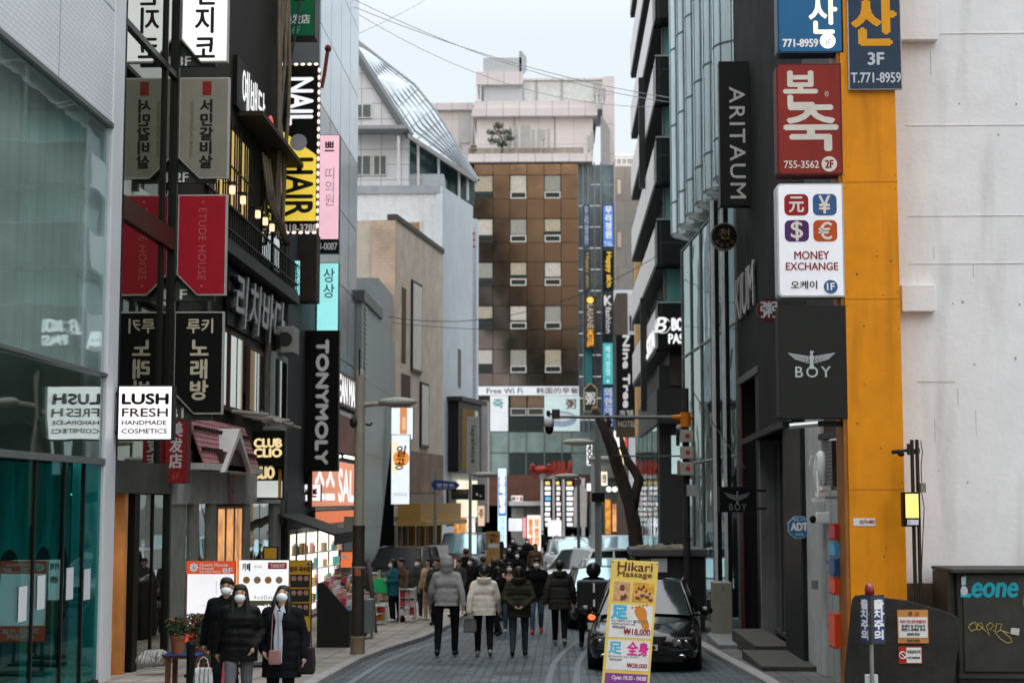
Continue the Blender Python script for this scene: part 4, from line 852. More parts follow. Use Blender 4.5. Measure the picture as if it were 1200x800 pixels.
# ---- signs stacked on the tower's street corner
def tsign(px0, px1, py0, py1, label, face, letters, Y=126.2, **k): return blade('vertical_sign', label, 'sign', px0, px1, py0, py1, Y, face, thick=.4, fw=.06, letters=letters, bracket=None, **k)
tsign(706, 719.5, 240, 290, 'blue vertical sign with white lettering, topmost on the tower corner', lit('blue_lightbox', (.06, .2, .6), .5), [('무\n리\n정\n원', .25, .22, .8, .96, WHITE_L, dict(bold=.03)), ('TEL', .1, .04, .9, .14, WHITE_L)])
tsign(706, 719.5, 293, 341, 'black vertical sign with yellow slanting letters on the tower corner', M('black_face'), [('Happy skin', .25, .1, .8, .95, M('yellow_letter', (.75, .48, .05), .5), dict(rot=-1, bold=.03))])
tsign(706, 719.5, 344, 393, 'dark violet vertical sign with a big white K on the tower corner', M('violet_black', (.03, .025, .04), .5), [('K', .18, .72, .82, .95, WHITE_L, dict(bold=.04)), ('fashion', .3, .06, .75, .68, WHITE_L, dict(rot=-1, bold=.02))])
tsign(705.5, 719, 401, 451, 'teal vertical sign with pale lettering on the tower corner', lit('teal_lightbox', (.08, .5, .52), .5), [('메\n가\n정\n형', .3, .22, .72, .92, lit('pale_cyan_letter', (.6, .9, .9), .6), dict(bold=.01)), ('disc', .38, .05, .62, .13, lit('pale_cyan_letter', (.6, .9, .9)))])
tsign(706, 719.5, 453, 500, 'blue vertical sign with big white lettering, lowest on the tower corner', lit('blue_lightbox', (.06, .2, .6)), [('의\n한\n의\n원', .18, .04, .85, .97, WHITE_L, dict(bold=.05))])
tsign(684, 699.5, 347, 408, 'dark brown vertical sign with a yellow disc and gold capitals', M('dark_brown_face', (.06, .04, .025), .5), [('disc', .25, .87, .75, .98, lit('yellow_sun', (.95, .55, .1), .7)), ('LASANE', .28, .38, .72, .84, M('pale_gold', (.55, .5, .4), .5), dict(rot=-1, bold=.01)), ('HOTEL', .28, .03, .72, .35, lit('orange_letter', (.9, .4, .05), .7), dict(rot=-1, bold=.02))], Y=125.5)
tsign(683.5, 691, 240, 290, 'dull copy of the blue sign standing in for its reflection in the tower corner glass', M('mirrored_blue_face', (.06, .1, .2), .4), [('무\n리\n정\n원', .2, .1, .8, .96, M('mirrored_blue_letter', (.3, .34, .42), .4), dict(bold=.02))])  # dull copies of the corner signs stand in for their reflections in the glass
tsign(683.5, 692, 294, 341, 'dull copy of the black sign standing in for its reflection in the corner glass', M('mirrored_black_face', (.04, .04, .04), .4), [('Happy skin', .3, .1, .8, .95, M('dull_gold_letter', (.3, .22, .08), .4), dict(rot=-1, bold=.02))])
tsign(684.5, 695, 402, 452, 'dull copy of the teal sign standing in for its reflection in the corner glass', M('mirrored_teal_face', (.03, .18, .19), .4), [])
t = thing('house_shaped_sign', 'dark house shaped sign with a gold outline and white character', 'sign', tuple(P(692, 485, 124)))
V = lambda px, py, y=124: P(px, py, y)
MB().prism([V(684, 482), V(700, 482), V(700, 455), V(692, 448), V(684, 455)], NY, .3).build('frame', M('gold_outline', (.5, .4, .18), .5), t)
MB().prism([V(685.2, 481, 123.98), V(698.8, 481, 123.98), V(698.8, 455.6, 123.98), V(692, 449.6, 123.98), V(685.2, 455.6, 123.98)], NY, .015).build('panel', M('dark_green_face', (.02, .03, .025), .5), t)
mb = MB(); a_ = V(686.5, 478, 123.96); put_text(mb, '粥', (0, .3, .7, 1.2), a_, UX, Vector((0, 0, 1)), NY, 0, bold=.03); mb.build('lettering', WHITE_L, t)
blade('hotel_sign', 'tall dark vertical sign with white hotel lettering past the balcony building', 'sign', 722, 745, 392, 487, 92, M('black_face'), thick=.5, fw=.05, letters=[('Nine Tree', .36, .1, .68, .99, WHITE_L, dict(rot=-1, bold=.035)), ('호텔', .15, .01, .85, .07, WHITE_L, {})])
blade('hotel_sign', 'dark lower board of the tall hotel sign', 'sign', 722, 748, 488, 512, 92.4, M('dark_brown_face', (.06, .04, .025)), thick=.5, fw=.03, letters=[('HOTEL', .1, .5, .9, .8, M('grey_letter', (.5, .5, .5)), {})])
tag(B('orange_column', P(742.5, 0, 88).x, P(750.5, 0, 88).x, 88, 90, gz(88), P(0, 278, 88).z, M('timber_orange', (.42, .25, .1), .6, var=.15), None), 'tall slim timber coloured column at the far corner of the balcony building', 'column')
blade('box_sign', 'white box sign with a red cross corner under the hotel sign', 'sign', 719, 735, 504, 524, 93, lit('white_lightbox', (.93, .93, .95)), thick=.3, fw=.02, letters=[(None, .5, .0, .99, .99, lit('red_box', (.85, .1, .05), .7)), (None, .3, .35, .8, .75, lit('white_lightbox', (.93, .93, .95)))])
blade('box_sign', 'small cream lit sign behind the bare tree trunk', 'sign', 704, 712, 552, 569, 108, lit('cream_lightbox', (1, .88, .66)), thick=.3, fw=.02, letters=[('모밀', .2, .2, .8, .8, ink, dict(bold=.02))])
blade('box_sign', 'small yellow lit sign on the corner behind the tree trunk', 'sign', 722, 731, 526, 547, 108, lit('yellow_sign', (.95, .75, .35), .8), thick=.3, fw=.02, letters=[('분식', .2, .3, .8, .7, ink, dict(bold=.02))])
blade('box_sign', 'white glasses shaped lights of a small shop past the tree', 'sign', 710, 724, 568, 578, 108, M('dark_shop2', (.025, .025, .025)), thick=.2, fw=.01, letters=[('disc', .02, .1, .48, .9, lit('white_lightbox', (.93, .93, .95))), ('disc', .52, .1, .98, .9, lit('white_lightbox', (.93, .93, .95)))])
blade('vertical_sign', 'white lit vertical sign with black letters beyond the street camera', 'sign', 687.5, 694, 518, 545, 118, lit('white_lightbox', (.93, .93, .95)), thick=.2, fw=.01, letters=[('MOOM', .2, .06, .85, .94, ink, dict(rot=-1, bold=.05))])
blade('box_sign', 'small white square lit sign low beyond the street poles', 'sign', 687.5, 693.5, 566, 575, 118, lit('white_lightbox', (.93, .93, .95)), thick=.2, fw=.01, letters=[])
# far shops to the right of the tower foot
t = thing('corner_shops', 'low dim shops with a pale awning at the far corner beyond the tree', 'building', (6, 121, gz(121)))
B('wall', P(690, 0, 121).x, P(760, 0, 121).x, 121, 126, gz(121), P(0, 505, 121).z, M('far_shop_wall', (.1, .12, .12), .6, var=.4, scale=.6), t)
B('fascia', P(700, 0, 121).x, P(760, 0, 121).x, 120.7, 121, P(0, 560, 121).z, P(0, 545, 121).z, M('far_fascia', (.2, .2, .18), .6, var=.5, scale=.5), t)
for px0, px1, py0, py1, m_ in ((706, 712, 585, 625, 'orange_shop_light'), (714, 722, 590, 622, 'amber_shop_light'), (724, 736, 600, 630, 'pale_shop_light'), (695, 703, 590, 630, 'dim_shop')):
    B('shop_window', P(px0, 0, 120.9).x, P(px1, 0, 120.9).x, 120.85, 120.95, P(0, py1, 121).z, P(0, py0, 121).z, MATS[m_], t)
# ---- crab restaurant sign portal
t = thing('restaurant_portal', 'white portal with three black menu boards under a red crab and boat', 'sign', tuple(P(657, 640, 122)))
V = lambda px, py, y=122: P(px, py, y)
pw = M('portal_white', (.6, .6, .62), .5)
for px0, px1 in ((632.5, 635.5), (646, 648.5), (657, 660), (679, 683)): B('post', V(px0, 0).x, V(px1, 0).x, 122, 122.4, gz(122), V(0, 560).z, pw, t)
MB().prism([V(632.5, 561), V(683, 561), V(683, 560), V(668, 554), V(650, 553), V(645, 557), V(632.5, 553)], NY, .4).build('lintel', pw, t)
cols = [lit('menu_yellow', (.9, .65, .2), .8), lit('white_lightbox', (.93, .93, .95)), lit('menu_blue', (.15, .5, .8), .7), lit('menu_pink', (.95, .75, .72), .8)]
for k, (px0, px1) in enumerate(((636, 645.5), (649, 656.5), (660.5, 671))):
    f = B('menu_board', V(px0, 0).x, V(px1, 0).x, 121.9, 122.1, V(0, 619).z, V(0, 561).z, M('black_face'), t)
    q = MB(); r_ = random.Random(k)
    for i in range(9):
        a_, b_ = px0 + 1 + r_.random(), px1 - 1 - r_.random() * 2; y_ = 564 + i * 6
        q.box(V(a_, 0).x, V(b_, 0).x, 121.86, 121.9, V(0, y_ + 4).z, V(0, y_).z, 0 if i == 0 else (1 if k == 0 and i == 3 else (2 if k == 1 and i in (2, 4, 6) else 0 + (3 if i else 0))))
    q.build('menu_lines', [cols[0], cols[2], cols[3], cols[1]], f)
red = M('crab_red', (.3, .025, .015), .45, var=.2); c = V(634, 550, 121.7); q = MB()
q.ell(c, (.55, .4, .3), 14, 8)
for s in (-1, 1):
    q.tube([c + Vector((s * .45, 0, .1)), c + Vector((s * .85, -.1, -.1)), c + Vector((s * .75, -.2, .25))], [.09, .1, .05]); q.ell(c + Vector((s * .62, -.2, .3)), (.2, .12, .16), 8, 6)
    for i in range(4): q.tube([c + Vector((s * .4, .1, -.05)), c + Vector((s * (.75 - .1 * i), 0, -.1 - .08 * i)), c + Vector((s * (.7 - .14 * i), -.05, -.5 - .05 * i))], [.06, .05, .03], 6)
q.build('crab', red, t, smooth=True)
c = V(655, 552, 121.8); q = MB(); q.prism([c + Vector((-.75, 0, .15)), c + Vector((-.4, 0, -.2)), c + Vector((.5, 0, -.2)), c + Vector((.9, 0, .2)), c + Vector((.4, 0, .05)), c + Vector((-.4, 0, .05))], NY, .5)
for dx in (-.35, 0, .35): q.box(c.x + dx - .12, c.x + dx + .12, c.y + .2, c.y + .25, c.z + .1, c.z + .75); q.cyl((c.x + dx, c.y + .22, c.z), (c.x + dx, c.y + .22, c.z + .85), .025, n=6)
q.build('boat', red, t)
q = MB(); c = V(668, 553, 121.8); q.ell(c + Vector((0, 0, .35)), (.16, .12, .55), 10, 7); q.build('lantern', red, t, smooth=True)
# small far street signs and stalls
blade('banner_sign', 'tall slim blue and white lit vertical sign standing in the street crowd', 'sign', 583, 594, 548, 645, 104, lit('pale_blue_lightbox', (.6, .85, .95), .9), thick=.5, fw=.03, letters=[(None, .1, .42, .9, .9, lit('blue_lightbox', (.06, .2, .6))), ('종\n북\n닭\n곰', .22, .46, .8, .89, lit('white_lightbox', (.93, .93, .95)), dict(bold=.04, lift=.012)), ('감자\n국밥\n명동', .25, .12, .75, .4, lit('blue_lightbox', (.06, .2, .6)), {})])
blade('poster_stand', 'white poster board with red strip by the far shops', 'sign', 596, 612, 607, 622, 118, lit('white_poster', (.85, .85, .92), .75), thick=.1, fw=.01, letters=[(None, .02, .05, .6, .9, lit('lilac_poster', (.7, .72, .85), .7))])
blade('banner_sign', 'narrow red vertical sign beside the white poster board', 'sign', 612.5, 616.5, 606, 630, 117.8, lit('rose_sign', (.85, .3, .32), .7), thick=.1, fw=.01, letters=[('명동', .2, .3, .8, .8, WHITE_L, dict(rot=-1))])
blade('banner_sign', 'pinkish lit standing banner with orange lettering in the far crowd', 'sign', 617.5, 634, 603, 651, 112, lit('pinkish_banner', (1, .78, .66), .85), thick=.1, fw=.02, letters=[('불\n족\n발', .12, .25, .42, .9, lit('orange_red_box', (.9, .2, .06)), dict(bold=.03)), ('보\n쌈\n집', .55, .25, .85, .9, lit('orange_red_box', (.9, .2, .06)), dict(bold=.03))])
blade('notice_board', 'plain white lit board in front of the restaurant portal', 'sign', 642, 658, 609, 628, 114, lit('white_poster', (.85, .85, .92)), thick=.1, fw=.01, letters=[])
blade('box_sign', 'small white sign with an orange flame on the brown tiled wall', 'sign', 599, 613, 580, 587.5, 126.5, lit('cream_white', (.9, .85, .8), .6), thick=.1, fw=.02, letters=[('disc', .4, .15, .62, .85, lit('orange_red_box', (.9, .2, .06))), ('곰탕', .06, .2, .34, .75, ink, dict(bold=.02)), ('집', .72, .2, .92, .75, ink, dict(bold=.02))])
t = thing('grey_pavilion', 'pale grey flat roofed porch at the foot of the bronze tower', 'pavilion', tuple(P(615, 640, 124)))
V = lambda px, py, y=124: P(px, py, y)
B('roof', V(597, 0).x, V(635, 0).x, 123, 126, V(0, 592).z, V(0, 587).z, M('porch_white', (.5, .5, .5), .5), t)
B('wall', V(599, 0).x, V(632, 0).x, 124.5, 124.8, gz(124), V(0, 592).z, M('porch_grey', (.24, .25, .23), .6), t)
B('window', V(600, 0).x, V(613, 0).x, 124.4, 124.49, V(0, 606).z, V(0, 595).z, M('porch_blind', (.42, .42, .38), .6), t)
q = MB(); c = P(680, 582, 120); q.prism([c + Vector((x, 0, z)) for x, z in ((-.5, -2.2), (.45, -2.2), (.5, .3), (.35, .75), (0, .9), (-.35, .75), (-.5, .3))], NY, .25)
tag(q.build('arched_board', M('pale_pink_stone', (.42, .39, .37), .6, var=.2)), 'pale arched board standing right of the restaurant portal', 'board')
# ================================================================ right side: balcony building
YB = 55.0; XB = 3.35
t = thing('balcony_building', 'dark building with black balcony fronts, teal lit windows and white edged side', 'building', (XB + 3, YB, gz(YB)))
dk = M('green_black_wall', (.025, .03, .028), .6, var=.3); bp = brick('black_parapet_panel', (.008, .011, .01), (.01, .013, .012), (.04, .046, .043), .72, 3, .35, .012, .2, 'XZ', 0, .2)
ZB = lambda py: ZZ(py, YB)
B('wall', XB + .45, XB + 9, YB + .6, YB + 19, gz(YB), CZ + 24, dk, t)
tw_ = M('teal_window', (.13, .36, .34), .3, var=.3, scale=.7, stretch=(1, 1, .4)); wp = M('white_side_panel', (.62, .6, .6), .4, var=.03)
pitch = (98 / FPX) * YB
for k in range(-1, 11):
    zt = ZB(358) - .0 + (k - 0) * pitch; z0 = zt - 51 / FPX * YB
    if z0 > CZ + 24 or z0 < CZ + 4.3: continue
    f = B('balcony', XB, XB + 5, YB - .5, YB + .6, z0, zt, bp, t)
    B('balcony_rail', XB - .02, XB + 5, YB - .53, YB - .47, zt + .002, zt + .06, M('rail_grey', (.2, .22, .22), .4), f)
    B('side_parapet', XB - .02, XB + .02, YB + .65, YB + 18, z0 + .1, zt - .08, wp, t)
    B('side_slab', XB, XB + .45, YB + .6, YB + 18, z0 - .05, z0 + .3, dk, t)
    for x0, x1 in ((XB + .38, XB + 2.5),):
        g = B('window', x0 - .1, x1, YB + .45, YB + .59, zt, zt + 46 / FPX * YB, M('window_frame_grey', (.12, .13, .12), .5), t)
        MB().box(x0, x1 - .1, YB + .44, YB + .45, zt + .04, zt + 46 / FPX * YB - .04).build('pane', tw_, g)
    for j in range(6):
        y = YB + 1.2 + j * 2.8
        MB().box(XB + .42, XB + .45, y, y + 2.2, zt, zt + 46 / FPX * YB - .1).build('side_window', M('side_glass', (.08, .12, .12), .08, metal=.4, var=.4), t)
    if k % 3 == 0: B('side_fin', XB - .25, XB - .02, YB + 6, YB + 6.3, z0 - 1.8, zt + 1, M('fin_dark', (.03, .032, .03), .5), t)
B('lower_wall', XB + .05, XB + 6, YB + .1, YB + .6, gz(YB), CZ + 4.6, M('dark_shop2'), t)
B('lower_canopy', XB - .06, XB + 5, YB - .6, YB + 12, CZ + 2.6, CZ + 3.75, M('black_beam'), t)
for k in range(5): MB().box(XB + .02, XB + .06, YB + .8 + k * 3.2, YB + 3.6 + k * 3.2, gz(YB) + .2, CZ + 2.8).build('shop_window', glass('shopfront_glass', (.5, .55, .5)), t)
B('shop_interior', XB + .3, XB + .4, YB + .7, YB + 18, gz(YB), CZ + 2.9, M('shop_interior_grey', (.12, .11, .09), .7, var=.6, scale=1), t)
for px0, px1, py0, py1 in ((784, 800, 417, 452), (786, 800, 510, 555)): B('shop_window', P(px0, 420, YB).x, P(px1, 420, YB).x, YB + .05, YB + .1, ZB(py1), ZB(py0), M('brown_window', (.06, .045, .03), .3) if py0 < 500 else lit('pale_teal_light', (.6, .78, .78), .5), t)
s = thing('restaurant_letter_sign', 'white raised restaurant letters with a round swirl over the dark balcony corner', 'sign', (XB + .5, YB - .6, ZB(400)))
q = MB(); Vz = Vector((0, 0, 1))
for k in range(3):
    l = .01 + .04 * k; O_ = Vector((0, YB - .62, 0))
    put_text(q, 'BOU', (P(786, 390, YB).x, ZB(390), P(806, 390, YB).x, ZB(376), ), O_, UX, Vz, NY, 0, bold=.025, lift=l)
    put_text(q, 'PAST', (P(782, 390, YB).x, ZB(405), P(806, 390, YB).x, ZB(394)), O_, UX, Vz, NY, 0, bold=.015, lift=l)
    put_text(q, 'B', (P(768, 390, YB).x, ZB(392), P(780, 390, YB).x, ZB(375)), O_, UX, Vz, NY, 0, bold=.012, lift=l, slant=.4)
for i in range(24):
    a = i / 23 * 5.6 + .5; 
    if i: q.tube([(P(775, 390, YB).x + .26 * math.cos(a_), YB - .66, ZB(384) + .27 * math.sin(a_)), (P(775, 390, YB).x + .26 * math.cos(a), YB - .66, ZB(384) + .27 * math.sin(a))], .012, 5)
    a_ = a
q.build('lettering', lit('soft_letter_light', (.9, .9, .9), .7), s)
B('backboard', XB, XB + 3, YB - .6, YB - .52, ZB(408), ZB(372), M('black_face'), s)
s = thing('side_letter_sign', 'white raised letters running along the street side of the balcony building', 'sign', (XB - .05, YB + 4, CZ + 5.3))
q = MB(); put_text(q, 'PASTA', (-(YB + 9), CZ + 5.3, -(YB + .8), CZ + 5.95), Vector((XB - .04, 0, 0)), Vector((0, -1, 0)), Vz, Vector((-1, 0, 0)), 0, bold=.06)
q.build('lettering', lit('white_letter_light', (.95, .95, .95)), s)

# ================================================================ glass building with round bays
t = thing('round_bay_building', 'pale glass building with round tube bays above a flat glass shop front', 'building', (4.2, 40, gz(40)))
a, b = Vector((4.02, 36.4, 0)), Vector((3.52, 45.6, 0)); d = (b - a).normalized(); nrm = Vector((-d.y, d.x, 0))
tube = M('teal_tube_glass', (.62, .76, .79), .15, metal=.25, var=.25, scale=.8, stretch=(1, 1, .3)); seam = M('tube_seam', (.1, .13, .14), .4)
core = MB().prism([(a.x + 1.1, a.y, gz(40)), (a.x + 9, a.y, gz(40)), (b.x + 9, b.y, gz(40)), (b.x + 1.1, b.y, gz(40))], (0, 0, -1), 24).build('core', M('bay_core', (.14, .2, .2), .4, var=.3), t)
for i in range(6):
    c = a + d * (1.0 + i * 1.62) - nrm * .45; zb_ = CZ + 7.45
    MB().lathe([(.3, zb_ - .12), (.74, zb_), (.78, zb_ + .06), (.78, zb_ + 16)], (c.x, c.y, 0), 24).build('round_bay', tube, t, smooth=False)
    q = MB()
    for k in range(7): q.lathe([(.785, zb_ + .9 + k * 2.2), (.79, zb_ + .93 + k * 2.2), (.785, zb_ + .96 + k * 2.2)], (c.x, c.y, 0), 24)
    for j in range(8):
        aa = math.pi * (.55 + j * .13); q.cyl((c.x + .782 * math.cos(aa), c.y + .782 * math.sin(aa), zb_), (c.x + .782 * math.cos(aa), c.y + .782 * math.sin(aa), zb_ + 16), .014, n=5)
    q.build('bay_seam', seam, t)
gr = glass('bay_shop_glass', (.4, .5, .5), .2, .85, (.5, .6, .6), wob=.012)
for i in range(5):
    p0, p1 = a + d * (.1 + i * 1.85), a + d * (1.92 + i * 1.85)
    for z0, z1 in ((gz(40) + .1, CZ + 1.0), (CZ + 1.05, CZ + 4.0), (CZ + 4.05, CZ + 7.0)):
        MB().prism([Vector((p1.x, p1.y, z0)), Vector((p0.x, p0.y, z0)), Vector((p0.x, p0.y, z1)), Vector((p1.x, p1.y, z1))], nrm, .02).build('window', gr, t)
q = MB()
for i in range(6):
    p0 = a + d * (.05 + i * 1.85); q.cyl((p0.x, p0.y, gz(40)), (p0.x, p0.y, CZ + 7.1), .045, n=8)
for z in (1.02, 4.02, 7.05): q.tube([Vector((a.x, a.y, CZ + z)), Vector((b.x, b.y, CZ + z))], .04)
q.build('mullion', M('grey_mullion', (.16, .18, .18), .4, metal=.3), t)
B('shop_floor_back', 5.6, 5.7, 36.4, 45.6, gz(40), CZ + 7, M('shop_interior_grey'), t)
for px, m_ in ((838.5, 'bright_steel'), (850.5, 'bright_steel')):
    q = MB(); p = P(px, 600, 36.25); q.box(p.x - .035, p.x + .035, 36.2, 36.3, gz(36) + .9, ZZ(236, 36.2)); q.box(p.x + .04, p.x + .13, 36.2, 36.32, gz(36) + .9, ZZ(236, 36.2), 1)
    tag(q.build('steel_mullion', [M('bright_steel', (.7, .72, .72), .3, metal=.3), BLACK]), 'upright bright steel strip beside the round sign, nearer the ' + ('glass tubes' if px < 840 else 'dark panelled wall'), 'post')
s = thing('round_sign', 'round black sign with dull gold lettering hung below the long vertical sign', 'sign', tuple(P(849, 277, 34.6)))
c = P(849, 277, 34.6); r0 = 16.5 / FPX * 34.6
MB().cyl(c + Vector((0, .16, 0)), c, r0, n=32).build('cabinet', M('grey_rim', (.2, .19, .17), .4, metal=.4), s)
MB().cyl(c + Vector((0, -.001, 0)), c + Vector((0, -.008, 0)), r0 * .9, n=32).build('panel', M('black_face'), s)
q = MB(); put_text(q, '천', (-.11, -.05, .11, .17), c, UX, Vz, NY, 0, bold=.005, lift=.012)
for i, ch in enumerate('명동본점'):
    aa = math.pi * (1.2 + i * .2); put_text(q, ch, (.2 * math.cos(aa) - .04, .2 * math.sin(aa) - .04, .2 * math.cos(aa) + .04, .2 * math.sin(aa) + .04), c, UX, Vz, NY, 0, lift=.012)
q.build('lettering', M('dull_gold', (.2, .12, .05), .5), s)
MB().cyl(c + Vector((0, .1, r0)), c + Vector((0, .1, r0 + .5)), .02).build('bracket', DARK, s)

# ================================================================ dark panelled shop building on the right
XR = 4.0; UR, NR = Vector((0, -1, 0)), Vector((-1, 0, 0))
t = thing('dark_panel_building', 'dark grey panelled shop building behind the stacked sign boxes', 'building', (XR + 2, 29, gz(29)))
dp = brick('dark_grey_panel', (.009, .011, .01), (.011, .013, .012), (.005, .006, .005), 2.1, 3.3, .85, .014, .2, 'YZ', 0, .15)
B('wall', XR, XR + 7, 26.2, 36.2, CZ + 2.65, CZ + 16, dp, t)
B('wall', XR, XR + 7, 28.7, 32.5, CZ + 1.3, CZ + 2.65, dp, t)
B('rear_wall', XR + 1.2, XR + 7, 26.2, 36.2, gz(30), CZ + 2.65, M('dark_recess', (.03, .028, .026), .8), t)
B('pier', XR, XR + 1.1, 35.7, 36.2, gz(36), CZ + 2.65, M('near_black_wall', (.007, .007, .007), .5), t)
B('pier', XR, XR + 1.1, 32.5, 33.1, gz(33), CZ + 2.65, M('near_black_wall'), t)
q = MB(); q.box(XR - .01, XR + .02, 35.62, 35.69, gz(36), CZ + 2.6); q.build('red_line', M('dark_red_line', (.15, .012, .01), .5), t)
q = MB(); q.box(XR - .04, XR + .05, 32.4, 36.2, CZ + 2.55, CZ + 2.7); q.build('door_head', M('grey_trim_dark', (.09, .095, .09), .5), t)
for y in (33.6, 34.4, 35.2): MB().box(XR + .5, XR + .52, y - .36, y + .36, gz(34) + .2, CZ + 2.5).build('door', glass('dark_door_glass', (.1, .1, .1), .15, .9), t)
# portal with a tilted grey canopy
MB().prism([(XR - .35, 28.2, CZ + 1.3), (XR - .35, 33.0, CZ + 1.22), (XR + .02, 33.0, CZ + 1.34), (XR + .02, 28.2, CZ + 1.42)][::-1], (-.3, 0, .95), .1).build('canopy', M('canopy_stone', (.09, .095, .09), .6, var=.2), t)
for y0, y1 in ((28.75, 29.5), (29.6, 30.4), (30.5, 31.3), (31.4, 32.3)):
    f = MB().box(XR + .25, XR + .28, y0, y1, gz(30) + .3, CZ + 1.1).build('glass_door', glass('shop_door_glass', (.25, .28, .27), .15, .95), t)
    q = MB(); q.box(XR + .22, XR + .25, y0 - .06, y0 + .03, gz(30) + .28, CZ + 1.15); q.box(XR + .22, XR + .25, y0, y1, gz(30) + .28, gz(30) + .36); q.build('door_frame', M('grey_trim_dark'), f)
B('pier', XR - .02, XR + .9, 32.3, 32.5, gz(32), CZ + 1.2, M('silver_strip', (.2, .2, .19), .5), t)
B('pier', XR - .12, XR + 1, 26.25, 28.3, gz(27), CZ + 1.25, M('charcoal_column', (.018, .02, .02), .5, var=.2), t, bev=.02)
cw = M('painted_concrete', (.45, .46, .45), .75, var=.15, stain=.5, bump=.15, scale=3)
B('concrete_pier', XR - .05, XR + 1, 24.6, 26.2, gz(25), CZ + 1.3, cw, t, bev=.02)
tl = brick('pale_stone_tile', (.34, .36, .35), (.37, .39, .38), (.1, .105, .1), .7, .95, .5, .02, .3, 'YZ', 0, .2)
B('tiled_wall', XR, XR + 1, 21.9, 24.6, gz(23), CZ + .9, tl, t)
B('brown_wall', XR - .0, XR + 1, 21.9, 26.2, CZ + 1.0, CZ + 2.6, M('dark_maroon_wall', (.05, .022, .018), .7, var=.3), t)
B('lintel', XR - .1, XR + 1, 21.9, 24.55, CZ + .91, CZ + 1.0, DARK, t)
B('upper_wall', XR, XR + 7, 21.9, 26.15, CZ + 2.62, CZ + 16, M('near_black_wall'), t)
# steps
st = M('step_stone', (.06, .055, .05), .7, var=.3, scale=4, bump=.2)
y_ = PG(880, 792).y
s = thing('entrance_steps', 'low dark stone steps in front of the shop doors', 'steps', (3.5, 28, gz(28)))
B('step', 3.12, 3.98, 25.4, 28.2, gz(27), gz(27) + .22, st, s, bev=.015)
B('step', 3.35, 3.98, 28.22, 32, gz(30), gz(29) + .34, st, s, bev=.015)
B('step', 3.0, 3.6, 31, 33.6, gz(33), gz(32) + .2, M('grey_step', (.2, .2, .2), .7, var=.2), s, bev=.015)
s = thing('side_letter_sign', 'white raised letters seen edge on along the dark panelled wall', 'sign', (XR, 34, CZ + 4))
q = MB()
for k in range(3): put_text(q, 'KIUM', (-35.9, CZ + 3.95, -32.6, CZ + 4.85), Vector((XR, 0, 0)), UR, Vz, NR, 0, bold=.02, lift=.03 + .02 * k)
q.build('lettering', M('letter_grey_white', (.45, .45, .44), .5), s)
s = thing('round_sign', 'small round dark red sign with a white character near the exchange sign', 'sign', tuple(P(901, 363, 27.5)))
c = P(901, 363, 27.5); r0 = 14 / FPX * 27.5
MB().cyl(c + Vector((0, .12, 0)), c, r0, n=28).build('cabinet', M('dark_red_disc', (.1, .016, .016), .5), s)
q = MB(); put_text(q, '粥', (-.14, -.13, .14, .14), c, UX, Vz, NY, 0, bold=.008, lift=.006); q.build('lettering', M('pale_grey_letter', (.55, .55, .56), .5), s)
MB().cyl(c + Vector((r0 * .8, .06, 0)), Vector((XR, c.y + .06, c.z)), .02).build('bracket', DARK, s)

# ---- the stack of sign boxes
YR = 21.0
def stack(label, px0, px1, py0, py1, face, letters, case, **k):
    return blade('sign_box', label, 'sign', px0, px1, py0, py1, YR, face, case=case, thick=.3, fw=k.pop('fw', .02), letters=letters, bracket=None, group='sign boxes stacked beside the orange pillar', **k)
cream = lit('cream_letter', (1, .86, .62), .95); off = M('off_white_letter', (.62, .58, .52), .5)
rr = {'bl': .05, 'tl': .05}
stack('dark blue sign box with glowing cream lettering, topmost of the stack', 910, 988, -50, 62, lit('night_blue_face', (.015, .1, .22), .5), [
    ('영\n산', .49, .2, .9, 1.02, cream, dict(bold=.012)), ('771-8959', .08, .06, .61, .14, WHITE_L, dict(bold=.006)), ('disc', .64, .035, .88, .205, lit('white_lightbox', (.93, .93, .95))), ('3F', .71, .07, .81, .135, M('grey_blue_ink', (.2, .24, .4), .5), dict(lift=.012))], M('navy_case', (.02, .05, .1), .4), rnd=rr)
stack('dark red sign box with big cream brush lettering', 910, 987, 75, 205, M('brick_red_face', (.24, .02, .014), .5, var=.12, stain=.25), [
    ('본', .12, .62, .62, .93, off, dict(bold=.016)), ('죽', .12, .22, .92, .62, off, dict(bold=.018)), ('755-3562', .1, .06, .63, .125, off, dict(bold=.003)), ('®', .74, .7, .8, .75, off), ('disc', .67, .025, .91, .165, off), ('2F', .73, .06, .85, .13, M('brick_red_face'), dict(bold=.006, lift=.012))], M('dark_red_case', (.1, .012, .012)), rnd=rr)
rd, bu, pu, og = M('cny_red', (.3, .01, .015), .5), M('jpy_blue', (.04, .1, .24), .5), M('usd_purple', (.07, .02, .11), .5), M('eur_orange', (.48, .075, .01), .5)
cr = M('pale_cream', (.68, .64, .58), .5); ti = M('money_red', (.25, .015, .02), .5)
